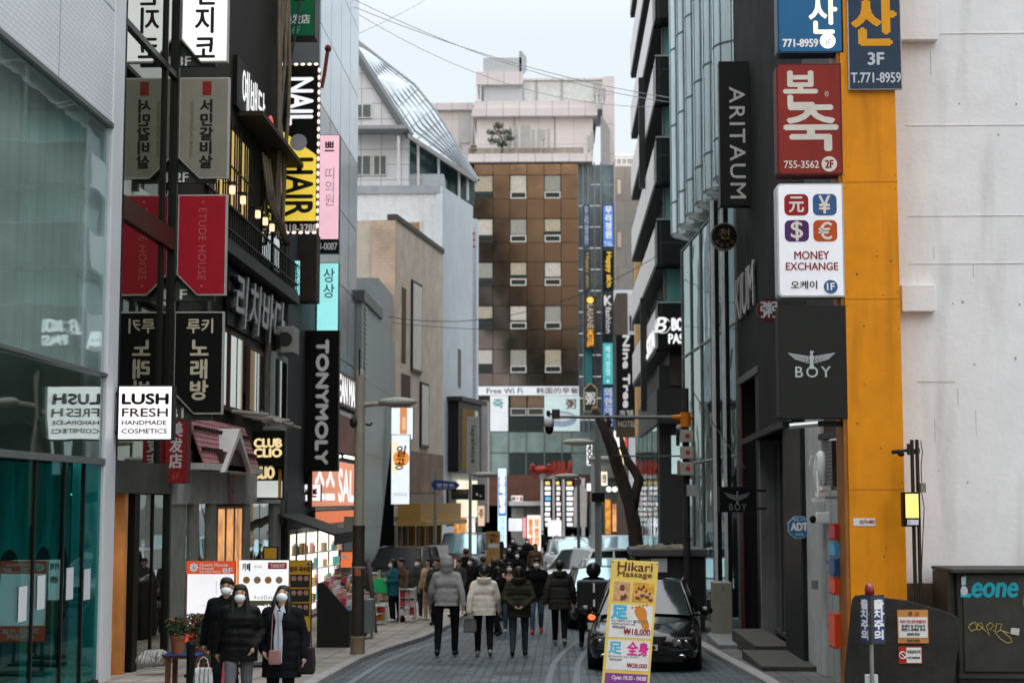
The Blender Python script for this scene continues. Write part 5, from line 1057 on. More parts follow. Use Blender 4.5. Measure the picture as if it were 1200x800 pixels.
stack('white sign box with four coloured currency squares', 911, 989, 215, 348, lit('soft_white_face', (.78, .8, .85), .42), [
    ('round', .11, .715, .475, .905, rd), ('round', .54, .715, .9, .905, bu), ('round', .11, .485, .475, .675, pu), ('round', .54, .485, .9, .675, og),
    ('元', .185, .745, .4, .88, cr, dict(bold=.006, lift=.012)), ('¥', .63, .735, .8, .89, cr, dict(bold=.006, lift=.012)), ('$', .205, .495, .38, .665, cr, dict(bold=.004, lift=.012)), ('€', .62, .505, .82, .655, cr, dict(bold=.006, lift=.012)),
    ('MONEY', .25, .33, .77, .4, ti, dict(bold=.003)), ('EXCHANGE', .12, .235, .9, .3, ti, dict(bold=.003)), ('오케이', .19, .07, .58, .14, ink, dict(bold=.003)), ('disc', .68, .03, .89, .145, bu), ('1F', .73, .06, .84, .12, WHITE_L, dict(bold=.004, lift=.012))], M('pale_case', (.45, .46, .48), .4), rnd=rr)
def eagle(mb, cx, cz, w, Y, zs=1, m=0):
    q = lambda pts: mb.prism([(cx + x * w, Y, cz + z * w * zs) for x, z in pts], NY, .002, m)
    for s in (-1, 1):
        for k in range(4):
            pts = [(.06, .1 - k * .055), (.5 - k * .04, .2 - k * .05), (.47 - k * .04, .165 - k * .05), (.06, .065 - k * .055)]
            q([(s * x, z) for x, z in (pts[::-1] if s > 0 else pts)])
        for k in range(3):
            pts = [(.03 + .028 * k, -.1), (.045 + .028 * k, -.1), (.1 + .055 * k, .02), (.08 + .055 * k, .02)]
            q([(s * x, z) for x, z in (pts if s > 0 else pts[::-1])])
    q([(-.06, -.26), (.06, -.26), (.03, -.1), (.05, .08), (.02, .16), (-.02, .16), (-.05, .08), (-.03, -.1)])
    q([(-.02, .16), (.02, .16), (.035, .2), (.06, .22), (.02, .26), (-.025, .25), (-.035, .2)])
bs = stack('charcoal sign box with a silver spread eagle emblem, lowest of the stack', 913, 992, 358, 490, M('charcoal_face', (.013, .0145, .0125), .7, var=.06), [
    ('BOY', .24, .362, .76, .458, M('silver_letter', (.42, .45, .46), .4), dict(bold=.002, space=1.3))], M('charcoal_case', (.016, .017, .016), .5), fw=.004, rnd=rr)
c = P(951, 421.5, YR); q = MB(); eagle(q, c.x, c.z, .62, YR - .012, .74); q.build('emblem', M('silver_letter'), bs)
q = MB(); q.box(XR - .32, XR - .26, YR + .05, YR + .25, P(950, 500, YR).z, CZ + 8); q.box(2.9, XR, YR + .08, YR + .2, P(950, 497, YR).z - .02, P(950, 492, YR).z - .01)
tag(q.build('sign_rack', BLACK), 'black steel frame that carries the stack of sign boxes', 'frame')
q = MB(); q.tube([P(925, 499, YR), P(958, 496, YR)], .04); tag(q.build('lamp_tube', STEEL), 'short grey lamp tube under the charcoal eagle sign box', 'lamp')
s = blade('small_sign', 'small black hanging sign with a faint eagle emblem above the kerb', 'sign', 843, 886, 570, 600, 31.5, M('black_face'), thick=.12, fw=.01, bracket=XR, letters=[('BOY', .27, .08, .73, .34, M('dim_silver', (.2, .21, .22), .4), dict(space=1.3))])
c = P(864, 583, 31.5); q = MB(); eagle(q, c.x, c.z, .5, 31.488); q.build('emblem', M('dim_silver'), s)
blade('vertical_sign', 'long black vertical sign with thin white capitals reading downwards', 'sign', 843, 886, 72, 241, 33.4, M('charcoal_face'), thick=.3, fw=.01, bracket=XR + .02, letters=[('ARITAUM', .28, .05, .7, .82, M('bone_letter', (.62, .6, .54), .5), dict(rot=-1, space=1.15, bold=.004))])
s = thing('octagon_sign', 'blue octagonal security sign with white capitals on the charcoal column', 'sign', tuple(P(936, 618, 26.2)))
c = P(936.5, 617.5, 26.15); r0 = 13.8 / FPX * 26.15; oc = lambda k, dy: [c + Vector((k * r0 * math.cos(R(22.5 + 45 * i)), dy, k * r0 * math.sin(R(22.5 + 45 * i)))) for i in range(8)]
MB().prism(oc(1, 0), NY, .05).build('border', M('pale_blue_edge', (.35, .5, .6), .5), s); MB().prism(oc(.92, -.006), NY, .004).build('panel', M('sign_blue', (.03, .16, .32), .5), s)
q = MB(); put_text(q, 'ADT', (-.13, -.05, .13, .07), c, UX, Vz, NY, 0, bold=.01, lift=.012); put_text(q, '캡스', (-.1, .1, .1, .145), c, UX, Vz, NY, 0, lift=.012); put_text(q, '경비중', (-.07, -.14, .07, -.09), c, UX, Vz, NY, 0, lift=.012); q.build('lettering', WHITE_L, s)

# ---- orange pillar
XO0, XO1 = P(993, 500, YR).x, P(1058.5, 500, YR).x
om = M('orange_painted_steel', (.7, .25, .003), .5, var=.14, scale=1.6, stain=.6, bump=.04, bscale=2)
s = thing('orange_pillar', 'broad orange painted pillar beside the white wall', 'pillar', ((XO0 + XO1) / 2, YR, gz(YR)))
B('shaft', XO0, XO1, YR, YR + .7, gz(YR) - .1, CZ + 9, om, s, bev=.012)
q = MB(); q.box(XO0 - .045, XO0 - .003, YR + .02, YR + .6, gz(YR), CZ + 9); q.build('side_strip', M('brown_orange_strip', (.3, .11, .02), .5, var=.3), s)
q = MB(); dots = random.Random(5)
for i in range(16):
    p = P(996 + dots.random() * 58, 110 + dots.random() * 560, YR - .002); r_ = .004 + .01 * dots.random(); q.prism([(p.x + r_ * math.cos(a) * (.6 + dots.random() * .6), YR - .002, p.z + r_ * math.sin(a) * (.6 + dots.random())) for a in [i_ * math.pi / 4 for i_ in range(8)]], NY, .001)
q.build('rust_speck', M('rust_speck', (.16, .07, .02), .9), s)
q = MB()
for py in (213, 350, 573): q.box(XO0 + .004, XO1 - .004, YR - .003, YR - .001, P(1020, py + .6, YR).z, P(1020, py, YR).z)
for py in (120, 205, 221, 342, 358, 565, 581, 680):
    for x in (XO0 + .03, XO1 - .03): q.ell((x, YR - .004, P(1020, py, YR).z), (.008, .005, .008), 8, 5)
q.build('seam', M('seam_brown', (.3, .12, .01), .6), s)
p = P(1000, 616, YR); q = MB(); q.box(p.x, p.x + .28, YR - .006, YR - .003, p.z, p.z + .1); q.build('label', M('paper_white'), s)
mb = MB(); put_text(mb, '02)776-8882', (.08, .02, .27, .075), Vector((p.x, YR - .006, p.z)), UX, Vz, NY, 0, bold=.002, lift=.002); mb.build('label_lettering', M('label_red', (.4, .04, .04), .6), s)
blade('wall_sign', 'navy sign with orange lettering on the face of the orange pillar', 'sign', 993, 1056, -50, 105, YR - .06, M('navy_face', (.022, .042, .075), .5, var=.15, stain=.25), case=M('pale_case', (.45, .46, .48)), thick=.05, fw=.012, letters=[
    ('영\n산', .1, .34, .88, 1.08, M('sign_orange', (.68, .3, .01), .5), dict(bold=.03)), ('3F', .37, .185, .66, .275, M('pale_blue_grey', (.5, .54, .6), .5), dict(bold=.008)), ('T.771-8959', .04, .05, .97, .125, M('pale_blue_grey'), dict(bold=.004))])
# ---- white wall
ww = M('white_rendered_wall', (.74, .75, .765), .8, var=.07, scale=1.4, stain=.33, bump=.25, bscale=14)
YW = 21.6
s = thing('white_wall', 'blank white rendered wall with stains and boxed ledges', 'wall', (7, YW, gz(YW)))
B('wall', XO1 - .02, 14, YW, YW + 6, P(1150, 683, YW).z, CZ + 9, ww, s)
for px0, px1, py0, py1 in ((1056, 1098, -30, 50), (1056, 1088, 335, 366)):
    B('ledge', P(px0, 420, YW).x, P(px1, 100, YW).x, YW - .14, YW - .001, P(1080, py1, YW).z, P(1080, py0, YW).z, ww, s, bev=.012)
q = MB()
for py in (38.5, 146, 252, 308): q.box(P(1100 if py < 60 else 1058, 0, YW).x, 14, YW - .008, YW - .001, P(1150, py + 1, YW).z, P(1150, py, YW).z)
q.build('render_ridge', ww, s)
q = MB(); dots = random.Random(8)
for px, py in ((1124, 122), (1191, 122), (1117, 356), (1128, 354), (1195, 357), (1142, 427), (1170, 158), (1100, 551), (1134, 565), (1190, 420)):
    p = P(px, py, YW - .003); r_ = .012 + .014 * dots.random()
    q.prism([(p.x + r_ * math.cos(a) * (.6 + dots.random() * .6), YW - .003, p.z + r_ * math.sin(a) * (.6 + dots.random())) for a in [i_ * math.pi / 4 for i_ in range(8)]], NY, .001)
for px, py, l in ((1122, 455, 20), (1143, 480, 30), (1095, 490, 28), (1140, 310, 16), (1094, 290, 14), (1090, 60, 30)):
    p = P(px, py, YW - .003); q.prism([(p.x, YW - .003, p.z - l / 90), (p.x + .006, YW - .003, p.z - l / 90), (p.x + .009, YW - .003, p.z), (p.x, YW - .003, p.z)], NY, .001)
p = P(1075, 448, YW - .003); q.box(p.x, p.x + .5, YW - .004, YW - .002, p.z, p.z + .012)
q.build('stain', M('wall_stain', (.42, .41, .38), .9), s)
B('base', XO1 - .02, 14, YW - .05, YW + 6, gz(YW) - .1, P(1150, 683.5, YW).z, M('rough_brown_stone', (.09, .07, .055), .9, var=.5, scale=8, bump=.8), s)
# ---- clutter between pillar and wall
tag(MB().ell((0, 0, 0), (.1, .26, .3), 20, 10).build('satellite_dish', M('dish_white', (.75, .75, .74), .5), smooth=True), 'white dish seen edge on above the tiled wall', 'dish').location = P(962, 553, 22.6)
s = thing('air_conditioner', 'white boxed air conditioner tilted beside the orange pillar', 'air conditioner', tuple(P(984, 575, 21.8)))
p = P(981, 574, 21.8); q = MB(); q.box(p.x, p.x + .11, 21.75, 22.4, p.z, p.z + .7); q.build('case', M('dish_white'), s, bev=.02)
q = MB(); q.box(p.x - .06, p.x - .003, 21.8, 22.35, p.z + .05, p.z + .66); q.build('grille', brick('case_grille', (.2, .19, .18), (.22, .21, .2), (.05, .05, .05), .5, .05, .5, .012, .5, 'YZ', 0), s)
q = MB()
for i in range(3): q.box(P(955, 580, 22).x + .05 * i, P(967, 580, 22).x + .04 * i, 22, 22.3, P(960, 588 - i * 7, 22).z, P(960, 583 - i * 7, 22).z)
q.tube([P(949, 545, 22.5), P(951, 534, 22.5), P(956, 534, 22.5), P(958, 552, 22.5)], .018); q.tube([P(958, 552, 22.4), P(959, 585, 22.1)], .016)
tag(q.build('pipe_bundle', M('dish_white')), 'white pipes and brackets under the air conditioner', 'pipes')
for lab, py0, py1, c_ in (('small red wall box, topmost of the coloured boxes by the pillar', 613, 633, (.38, .02, .02)), ('small light blue wall box under the topmost red one', 634.5, 653, (.05, .26, .45)), ('small dark blue wall box between a light blue and a red one', 655, 675, (.015, .06, .16)), ('small orange red wall box under the dark blue one', 677, 697, (.55, .05, .015)), ('tall orange red wall box, lowest of the coloured boxes', 719, 760, (.55, .06, .015))):
    p = P(977.5, py1, 21.5); w = 12.5 / FPX * 21.5; h = P(977.5, py0, 21.5).z - p.z
    s = thing('wall_box', lab, 'box', (p.x + w / 2, 21.6, p.z), 'coloured boxes beside the pillar')
    B('case', p.x, p.x + w, 21.5, 21.88, p.z, p.z + h, M('wall_box_%d' % py0, c_, .35, var=.1), s, bev=.012)
    B('rim', p.x - .006, p.x + .012, 21.49, 21.87, p.z + .03, p.z + h - .03, M('wall_box_rim_%d' % py0, tuple(min(1, c * 1.5 + .06) for c in c_), .4), s)
s = thing('wall_camera', 'small white wall camera with a dark lens under the eave', 'camera', tuple(P(955, 610, 25)))
p = P(964, 608, 24.4); MB().box(p.x - .09, p.x + .09, 24.3, 24.5, p.z - .06, p.z + .1).build('case', M('dish_white'), s, bev=.015); MB().ell((p.x - .16, 24.3, p.z), (.05, .05, .06)).build('lens', BLACK, s, smooth=True)
q = MB(); p = P(951, 690, 24.55); q.box(p.x, p.x + .1, 24.54, 24.56, p.z, p.z + .13); tag(q.build('notice', M('notice_grey', (.2, .2, .17), .8)), 'little grey notice stuck on the pale concrete pier', 'notice')
# ================================================================ people
from mathutils import noise
def remeshed(mb, voxel, smooth=4, hem=None, fold=0, puff=0):
    me = bpy.data.meshes.new('body'); me.from_pydata([Vector(v) for v in mb.v], [], mb.f); me.update()
    o = bpy.data.objects.new('body', me); COL.objects.link(o)
    r = o.modifiers.new('r', 'REMESH'); r.mode = 'VOXEL'; r.voxel_size = voxel
    if smooth: s_ = o.modifiers.new('s', 'SMOOTH'); s_.factor = .5; s_.iterations = smooth
    dg = bpy.context.evaluated_depsgraph_get(); dg.update()
    out = bpy.data.meshes.new_from_object(o.evaluated_get(dg))
    bpy.data.objects.remove(o); bpy.data.meshes.remove(me)
    if fold or puff:
        n = len(out.vertices); sd_ = Vector((random.random() * 50, 0, 0)); nn = [v.normal.copy() for v in out.vertices]
        for v, m in zip(out.vertices, nn):
            c_ = v.co; d_ = fold * (noise.noise(Vector((c_.x * 9, c_.y * 9, c_.z * 5)) + sd_) + .6 * noise.noise(Vector((c_.x * 20, c_.y * 20, c_.z * 13)) + sd_))
            if puff: d_ += puff * (abs(math.sin((c_.z + .02 * noise.noise(c_ * 6 + sd_)) * math.pi / .085)) ** .6 - .6)
            v.co = c_ + m * d_
    if hem is not None:
        bm = bmesh.new(); bm.from_mesh(out)
        bmesh.ops.bisect_plane(bm, geom=bm.verts[:] + bm.edges[:] + bm.faces[:], plane_co=(0, 0, hem), plane_no=(0, 0, 1), clear_inner=True)
        bmesh.ops.holes_fill(bm, edges=[e for e in bm.edges if len(e.link_faces) == 1]); bm.to_mesh(out); bm.free()
    return out
def caps(mb, p0, p1, r0, r1, n=12):
    p0, p1 = Vector(p0), Vector(p1); d = p1 - p0
    if d.length < 1e-4: mb.ell(p0, (r0, r0, r0), n, 8); return
    d.normalize(); a = d.orthogonal().normalized(); b = d.cross(a); rows = []
    for k in range(1, 5):
        t = math.pi / 2 * k / 4; rows.append((p0 - d * r0 * math.cos(t), r0 * math.sin(t)))
    for k in range(4, 0, -1):
        t = math.pi / 2 * k / 4; rows.append((p1 + d * r1 * math.cos(t), r1 * math.sin(t)))
    vs = [c + (a * math.cos(2 * math.pi * i / n) + b * math.sin(2 * math.pi * i / n)) * r for c, r in rows for i in range(n)]
    m = len(rows); fs = [(i * n + j, i * n + (j + 1) % n, (i + 1) * n + (j + 1) % n, (i + 1) * n + j) for i in range(m - 1) for j in range(n)]
    vs += [p0 - d * r0, p1 + d * r1]; q = m * n
    fs += [(q, (j + 1) % n, j) for j in range(n)] + [(q + 1, (m - 1) * n + j, (m - 1) * n + (j + 1) % n) for j in range(n)]
    mb.add(vs, fs)
SKIN = M('skin', (.48, .29, .2), .5, var=.06, scale=8)
HAIR = M('black_hair', (.012, .01, .009), .4, var=.3, scale=30, stretch=(6, 6, 1))
MASKM = M('white_mask', (.74, .75, .76), .8, var=.03, wave=('Z', 14, .5, .004), bump=.3)
def cloth(name, c, puff=False, rough=.85):
    return M(name, c, rough, var=.18, scale=7, bump=.35, bscale=26, spec=.1)
BLK_C = cloth('black_cloth', (.006, .006, .007)); BLK_T = cloth('black_trousers', (.007, .0075, .009))
def person(label, X, Y, h, rot, top, pants=None, shoes=None, hair='short', pose='stand', arms='down', hem=.84, bulk=1.0, mask=False, hood=False, tilt=0, stride=1, vox=None, group=None, haircol=None, under=None, step=1, gz_=None, legspread=0):
    s = h / 1.72; z0 = gnd(X, Y) if gz_ is None else gz_
    t = thing('person', label, 'person', (X, Y, z0), group); t.rotation_euler = (0, 0, rot)
    vox = vox or (.013 if Y < 21 else .018 if Y < 45 else .03); pants = pants or BLK_T; shoes = shoes or M('black_shoe', (.015, .015, .015), .5)
    prims = []   # (p0, p1, r0, r1, tag)  0 skin 1 trousers 2 shoes 3 shirt
    ad = lambda *a: prims.append(a)
    for sg in (-1, 1):
        fw = (pose == 'walk') * (1 if sg * step > 0 else -1); sp = sg * (.095 + legspread)
        st = stride
        if fw == 1: kn, an = (sp, .17 * st, .5), (sp, .2 * st, .1); hl, toe = (sp, .2 * st - .04, .055), (sp * 1.15, .2 * st + .16, .05)
        elif fw == -1: kn, an = (sp, .03 - .04 * st, .49), (sp, -.27 * st, .1 + .07 * st); hl, toe = (sp, -.27 * st - .05, .05 + .07 * st), (sp * 1.1, -.27 * st + .12, .045)
        else: kn, an = (sp, .025, .49), (sp * 1.02, -.01, .1); hl, toe = (sp * 1.02, -.05, .05), (sp * 1.15, .14, .042)
        ad((sp, 0, .9), kn, .098, .074, 1); ad(kn, an, .074, .056, 1); ad(hl, toe, .05, .042, 2)
    ad((-.075, 0, .95), (.075, 0, .95), .125, .125, 1); ad((-.06, 0, 1.1), (.06, 0, 1.1), .11, .11, 3); ad((-.09, 0, 1.27), (.09, 0, 1.27), .12, .12, 3)
    ad((-.15, -.01, 1.39), (.15, -.01, 1.39), .065, .065, 3); ad((0, -.01, 1.4), (0, .01, 1.53), .056, .053, 0)
    HM = Matrix.Translation((0, 0, 1.5)) @ Matrix.Rotation(tilt, 4, 'X') @ Matrix.Translation((0, 0, -1.5)); hp = lambda x, y, z: tuple(HM @ Vector((x, y, z)))
    ad(hp(0, -.012, 1.62), hp(0, .012, 1.625), .085, .08, 0); ad(hp(0, .03, 1.56), hp(0, .045, 1.535), .062, .048, 0)
    ad(hp(0, .1, 1.59), hp(0, .112, 1.572), .012, .016, 0)
    for sg in (-1, 1): ad(hp(sg * .082, -.01, 1.615), hp(sg * .085, -.015, 1.575), .018, .014, 0)
    hands = []
    arm = {}
    for sg in (-1, 1):
        sh = (sg * .185, -.01, 1.385)
        a = arms[0] if isinstance(arms, tuple) and sg < 0 else arms[1] if isinstance(arms, tuple) else arms
        if a == 'down':
            sw = (pose == 'walk') * (-sg * step) * .16; el, wr, tip = (sg * .268, -.03 + sw * .4, 1.12), (sg * .3, .05 + sw, .88), (sg * .3, .07 + sw * 1.15, .79)
        elif a == 'behind': el, wr, tip = (sg * .29, -.1, 1.13), (sg * .1, -.2, .98), (sg * .02, -.22, .93)
        elif a == 'pocket': el, wr, tip = (sg * .28, -.08, 1.13), (sg * .2, .1, .95), (sg * .17, .13, .88)
        elif a == 'bent': el, wr, tip = (sg * .25, -.03, 1.13), (sg * .16, .2, 1.12), (sg * .12, .27, 1.14)
        elif a == 'up': el, wr, tip = (sg * .25, .06, 1.16), (sg * .14, .2, 1.36), (sg * .1, .2, 1.44)
        elif a == 'reach': el, wr, tip = (sg * .24, .12, 1.16), (sg * .18, .36, 1.1), (sg * .16, .45, 1.08)
        arm[sg] = (sh, el, wr, tip)
        ad(sh, el, .056, .047, 3); ad(el, wr, .046, .034, 3); hands.append((sg, Vector(wr), Vector(tip)))
    mb = MB()
    for p0, p1, r0, r1, tg in prims: caps(mb, Vector(p0) * s, Vector(p1) * s, r0 * s, r1 * s)
    me = remeshed(mb, vox, fold=.005)
    n = len(me.polygons); cen = np.empty(n * 3); me.polygons.foreach_get('center', cen); cen = cen.reshape(-1, 3)
    best = np.full(n, 9.); tg_ = np.zeros(n, int)
    for p0, p1, r0, r1, tg in prims:
        a, b = np.array(p0) * s, np.array(p1) * s; ab = b - a; k = np.clip(((cen - a) @ ab) / max(ab @ ab, 1e-9), 0, 1)
        dd = np.linalg.norm(cen - a - k[:, None] * ab, axis=1) - (r0 + (r1 - r0) * k) * s; w = dd < best; best[w] = dd[w]; tg_[w] = tg
    bm = bmesh.new(); bm.from_mesh(me)
    hb = MB()
    for sg, wr, tip in hands:
        wr, tip = wr * s, tip * s; d = (tip - wr).normalized(); side = Vector((0, 1, 0)) if abs(d.y) < .8 else Vector((0, 0, 1)); side = (side - d * side.dot(d)).normalized(); nn = d.cross(side)
        pc = wr + d * .045 * s; caps(hb, wr, pc + d * .02 * s, .027 * s, .03 * s, 8); caps(hb, pc + side * .02 * s, pc - side * .02 * s, .024 * s, .024 * s, 8)
        for i in range(4):
            b0 = pc + side * (.028 - .019 * i) * s + d * .03 * s; L_ = (.075, .085, .08, .062)[i] * s; cv = nn * (.018 * s) * (1 if sg > 0 else -1)
            hb.tube([b0, b0 + d * L_ * .5 - cv * .5, b0 + d * L_ * .8 - cv * 1.4], [.0095 * s, .009 * s, .007 * s], 6)
        b0 = pc + side * .028 * s - d * .01 * s; hb.tube([b0, b0 + side * .025 * s + d * .025 * s, b0 + side * .022 * s + d * .06 * s], [.011 * s, .0105 * s, .008 * s], 6)
    k0 = len(bm.verts); vv = [bm.verts.new(v) for v in hb.v]; bm.verts.ensure_lookup_table()
    for f in hb.f:
        try: bm.faces.new([vv[i] for i in f])
        except ValueError: pass
    bm.to_mesh(me); bm.free()
    mats = [SKIN, pants, shoes, under or top]; me.materials.clear()
    for m in mats: me.materials.append(m)
    idx = np.zeros(len(me.polygons), int); idx[:n] = tg_; me.polygons.foreach_set('material_index', idx)
    me.polygons.foreach_set('use_smooth', [True] * len(me.polygons))
    LOC[t.name] = Vector((0, 0, 0))
    def child(nm, me_, mt):
        me_.materials.clear(); me_.materials.append(mt); me_.polygons.foreach_set('use_smooth', [True] * len(me_.polygons)); me_.polygons.foreach_set('material_index', [0] * len(me_.polygons))
        o = bpy.data.objects.new(nm, me_); COL.objects.link(o); o.parent = t; LOC[o.name] = Vector(); return o
    o = bpy.data.objects.new('body', me); COL.objects.link(o); o.parent = t
    # jacket or coat
    c = MB(); g = .019 * bulk
    def cc(p0, p1, r0, r1, e=1.0): caps(c, Vector(p0) * s, Vector(p1) * s, (r0 + g * e) * s, (r1 + g * e) * s)
    cc((-.09, 0, 1.27), (.09, 0, 1.27), .122, .122); cc((-.07, 0, 1.1), (.07, 0, 1.1), .122, .122, 1.2); cc((-.155, -.01, 1.38), (.155, -.01, 1.38), .066, .066)
    zz = 1.0
    while zz > hem - .1:
        e = 1.1 + (1.0 - zz) * .9; cc((-.08, 0, zz), (.08, 0, zz), .127, .127, e); zz -= .12
    for sg in (-1, 1):
        sh, el, wr, tip = arm[sg]; cc(sh, el, .056, .048, .8); cc(el, wr, .048, .04, .7)
    cc((-.03, -.02, 1.44), (.03, -.02, 1.44), .066, .066, .4)
    if hood:
        for i in range(7):
            a = math.pi * (1.08 + i * .14); caps(c, Vector((.105 * math.cos(a), -.03 + .1 * math.sin(a), 1.45)) * s, Vector((.12 * math.cos(a), -.04 + .12 * math.sin(a), 1.5)) * s, .05 * s, .032 * s)
    if hair == 'hooded':
        for z_, r_, y_ in ((1.5, .1, -.02), (1.6, .112, -.03), (1.66, .1, -.03)): caps(c, Vector((-.015, y_, z_)) * s, Vector((.015, y_ - .01, z_)) * s, r_ * s, r_ * s)
    ce = child('jacket', remeshed(c, vox, 3, hem * s, fold=.008, puff=.008 if 'puffer' in top.name else 0), top)
    # hair
    hc = haircol or HAIR
    if hair != 'hooded':
        c = MB(); ch = lambda p0, p1, r0, r1: caps(c, Vector(hp(*p0)) * s, Vector(hp(*p1)) * s, r0 * s, r1 * s)
        ch((0, -.035, 1.635), (0, -.02, 1.645), .09, .09); ch((-.02, .02, 1.672), (.02, .02, 1.672), .066, .066)
        for sg in (-1, 1): ch((sg * .062, -.005, 1.655), (sg * .068, -.01, 1.61), .035, .026)
        if hair == 'cap': ch((0, .0, 1.66), (0, .02, 1.66), .097, .092)
        if hair == 'long':
            for sg in (-1, 1): ch((sg * .066, .01, 1.65), (sg * .09, .03, 1.5), .035, .04); caps(c, Vector(hp(sg * .09, .03, 1.5)) * s, Vector((sg * .1, .085, 1.27)) * s, .04 * s, .028 * s)
            caps(c, Vector(hp(0, -.06, 1.6)) * s, Vector((0, -.12, 1.28)) * s, .085 * s, .075 * s); caps(c, Vector((-.06, -.1, 1.4)) * s, Vector((.06, -.1, 1.4)) * s, .07 * s, .07 * s)
        if hair == 'bob':
            for sg in (-1, 1): ch((sg * .066, -.01, 1.63), (sg * .075, 0, 1.5), .04, .04)
            ch((0, -.05, 1.6), (0, -.06, 1.48), .085, .07)
        child('hair', remeshed(c, min(vox, .018), 3), hc)
    if mask:
        c = MB(); rt = Matrix.Rotation(tilt, 3, 'X'); c.ell(Vector(hp(0, .043, 1.556)) * s, (.073 * s, .088 * s, .06 * s), 18, 12, rot=rt)
        q_ = MB()
        for v in c.v: q_.v.append(v)
        q_.f = [f for f in c.f if all(((rt.inverted() @ (Vector(c.v[i]) - Vector(hp(0, .043, 1.556)) * s)).y > -.012) for i in f)]; q_.m = [0] * len(q_.f)
        m_ = q_.build('face_mask', MASKM, None, smooth=True); m_.parent = t
    if Y < 45 and hair != 'hooded':
        c = MB(); rt = Matrix.Rotation(tilt, 3, 'X')
        for sg in (-1, 1):
            c.ell(Vector(hp(sg * .034, .083, 1.622)) * s, (.015 * s, .008 * s, .0055 * s), 10, 6, rot=rt); c.ell(Vector(hp(sg * .035, .08, 1.645)) * s, (.02 * s, .008 * s, .004 * s), 10, 6, rot=rt)
        m_ = c.build('eyes', M('eye_dark', (.015, .01, .008), .3), None, smooth=True); m_.parent = t
        if not mask:
            c = MB(); c.ell(Vector(hp(0, .09, 1.545)) * s, (.024 * s, .006 * s, .006 * s), 10, 6, rot=rt); m_ = c.build('mouth', M('lip', (.3, .1, .08), .5), None, smooth=True); m_.parent = t
    return t
def y_for_head(px, py, h):
    lo, hi = 20.0, 125.0
    for _ in range(50):
        m = (lo + hi) / 2; x = P(px, py, m).x
        if P(px, py, m).z < gnd(x, m) + h: hi = m
        else: lo = m
    return lo
def by_head(px, py, h=1.68): Y = y_for_head(px, py, h); return P(px, py, Y).x, Y, h
def by_y(px, hy, Y): return P(px, hy, Y).x, Y, P(px, hy, Y).z - gnd(P(px, hy, Y).x, Y)
def by_feet(px, fy, hy):
    p = PG(px, fy); h = min(1.84, max(1.54, P(px, hy, p.y).z - p.z)); return p.x, p.y, h
FRONT = math.pi
jean = cloth('blue_jeans', (.07, .11, .16)); gtr = cloth('grey_trousers', (.1, .105, .11)); djean = cloth('dark_jeans', (.03, .045, .055)); btr = cloth('beige_trousers', (.42, .33, .23))
nav = cloth('navy_coat', (.006, .007, .01)); gpuf = cloth('charcoal_puffer', (.035, .033, .03), True, .55); opuf = cloth('olive_puffer', (.028, .027, .016), True, .55); bpuf = cloth('black_puffer', (.006, .006, .006), True, .5)
wj = cloth('cream_fleece', (.74, .68, .6)); gh = cloth('grey_hoodie', (.3, .3, .295)); pk = cloth('dusty_pink_knit', (.45, .27, .21)); tealc = cloth('teal_coat', (.015, .1, .14)); dgj = cloth('dark_grey_jacket', (.045, .045, .043)); brc = cloth('brown_coat', (.12, .07, .04)); beige_c = cloth('beige_coat', (.42, .33, .24))
ws = M('white_shoe', (.6, .6, .58), .5); rs = M('red_shoe', (.55, .05, .02), .5); brs = M('brown_shoe', (.3, .11, .04), .5); shirt = cloth('pale_blue_shirt', (.45, .52, .6))
X, Y, h = by_y(266, 677, 19.3)
person('man in a black jacket and white mask walking behind the two women', X, Y, h, FRONT + .05, BLK_C, BLK_T, hair='short', mask=True, pose='walk', hem=.8, bulk=1.3)
X, Y, h = by_y(282, 685, 18.4)
WX, WY = X, Y
person('woman with long black hair, white mask, black puffer and grey trousers', X, Y, h, FRONT + .06, bpuf, gtr, hair='long', mask=True, pose='walk', hem=.76, bulk=1.2, arms=('pocket', 'down'))
X2, Y2, h2 = by_y(331, 686, 18.6)
w3 = person('woman with a white mask looking up, dark open coat over a pale blue shirt', X2, Y2, h2, FRONT - .08, nav, BLK_T, hair='long', mask=True, tilt=.45, hem=.62, bulk=1.35, arms=('down', 'pocket'), under=shirt)
sc_ = h2 / 1.72
q = MB(); q.prism([Vector((x, .172 + .01 * (z < 1.1), z)) * sc_ for x, z in ((.05, .8), (-.045, .8), (-.05, 1.1), (-.035, 1.3), (-.06, 1.42), (.06, 1.42), (.035, 1.3), (.055, 1.1))], (0, 1, 0), .02); o = q.build('shirt', shirt, None); o.parent = w3
q = MB()
for sg in (-1, 1): q.prism([Vector((sg * x, y, z)) * sc_ for x, y, z in ([(.005, .15, 1.44), (.05, .13, 1.5), (.075, .14, 1.4)] if sg < 0 else [(.075, .14, 1.4), (.05, .13, 1.5), (.005, .15, 1.44)])], (0, 1, 0), .015)
o = q.build('collar', shirt, None); o.parent = w3
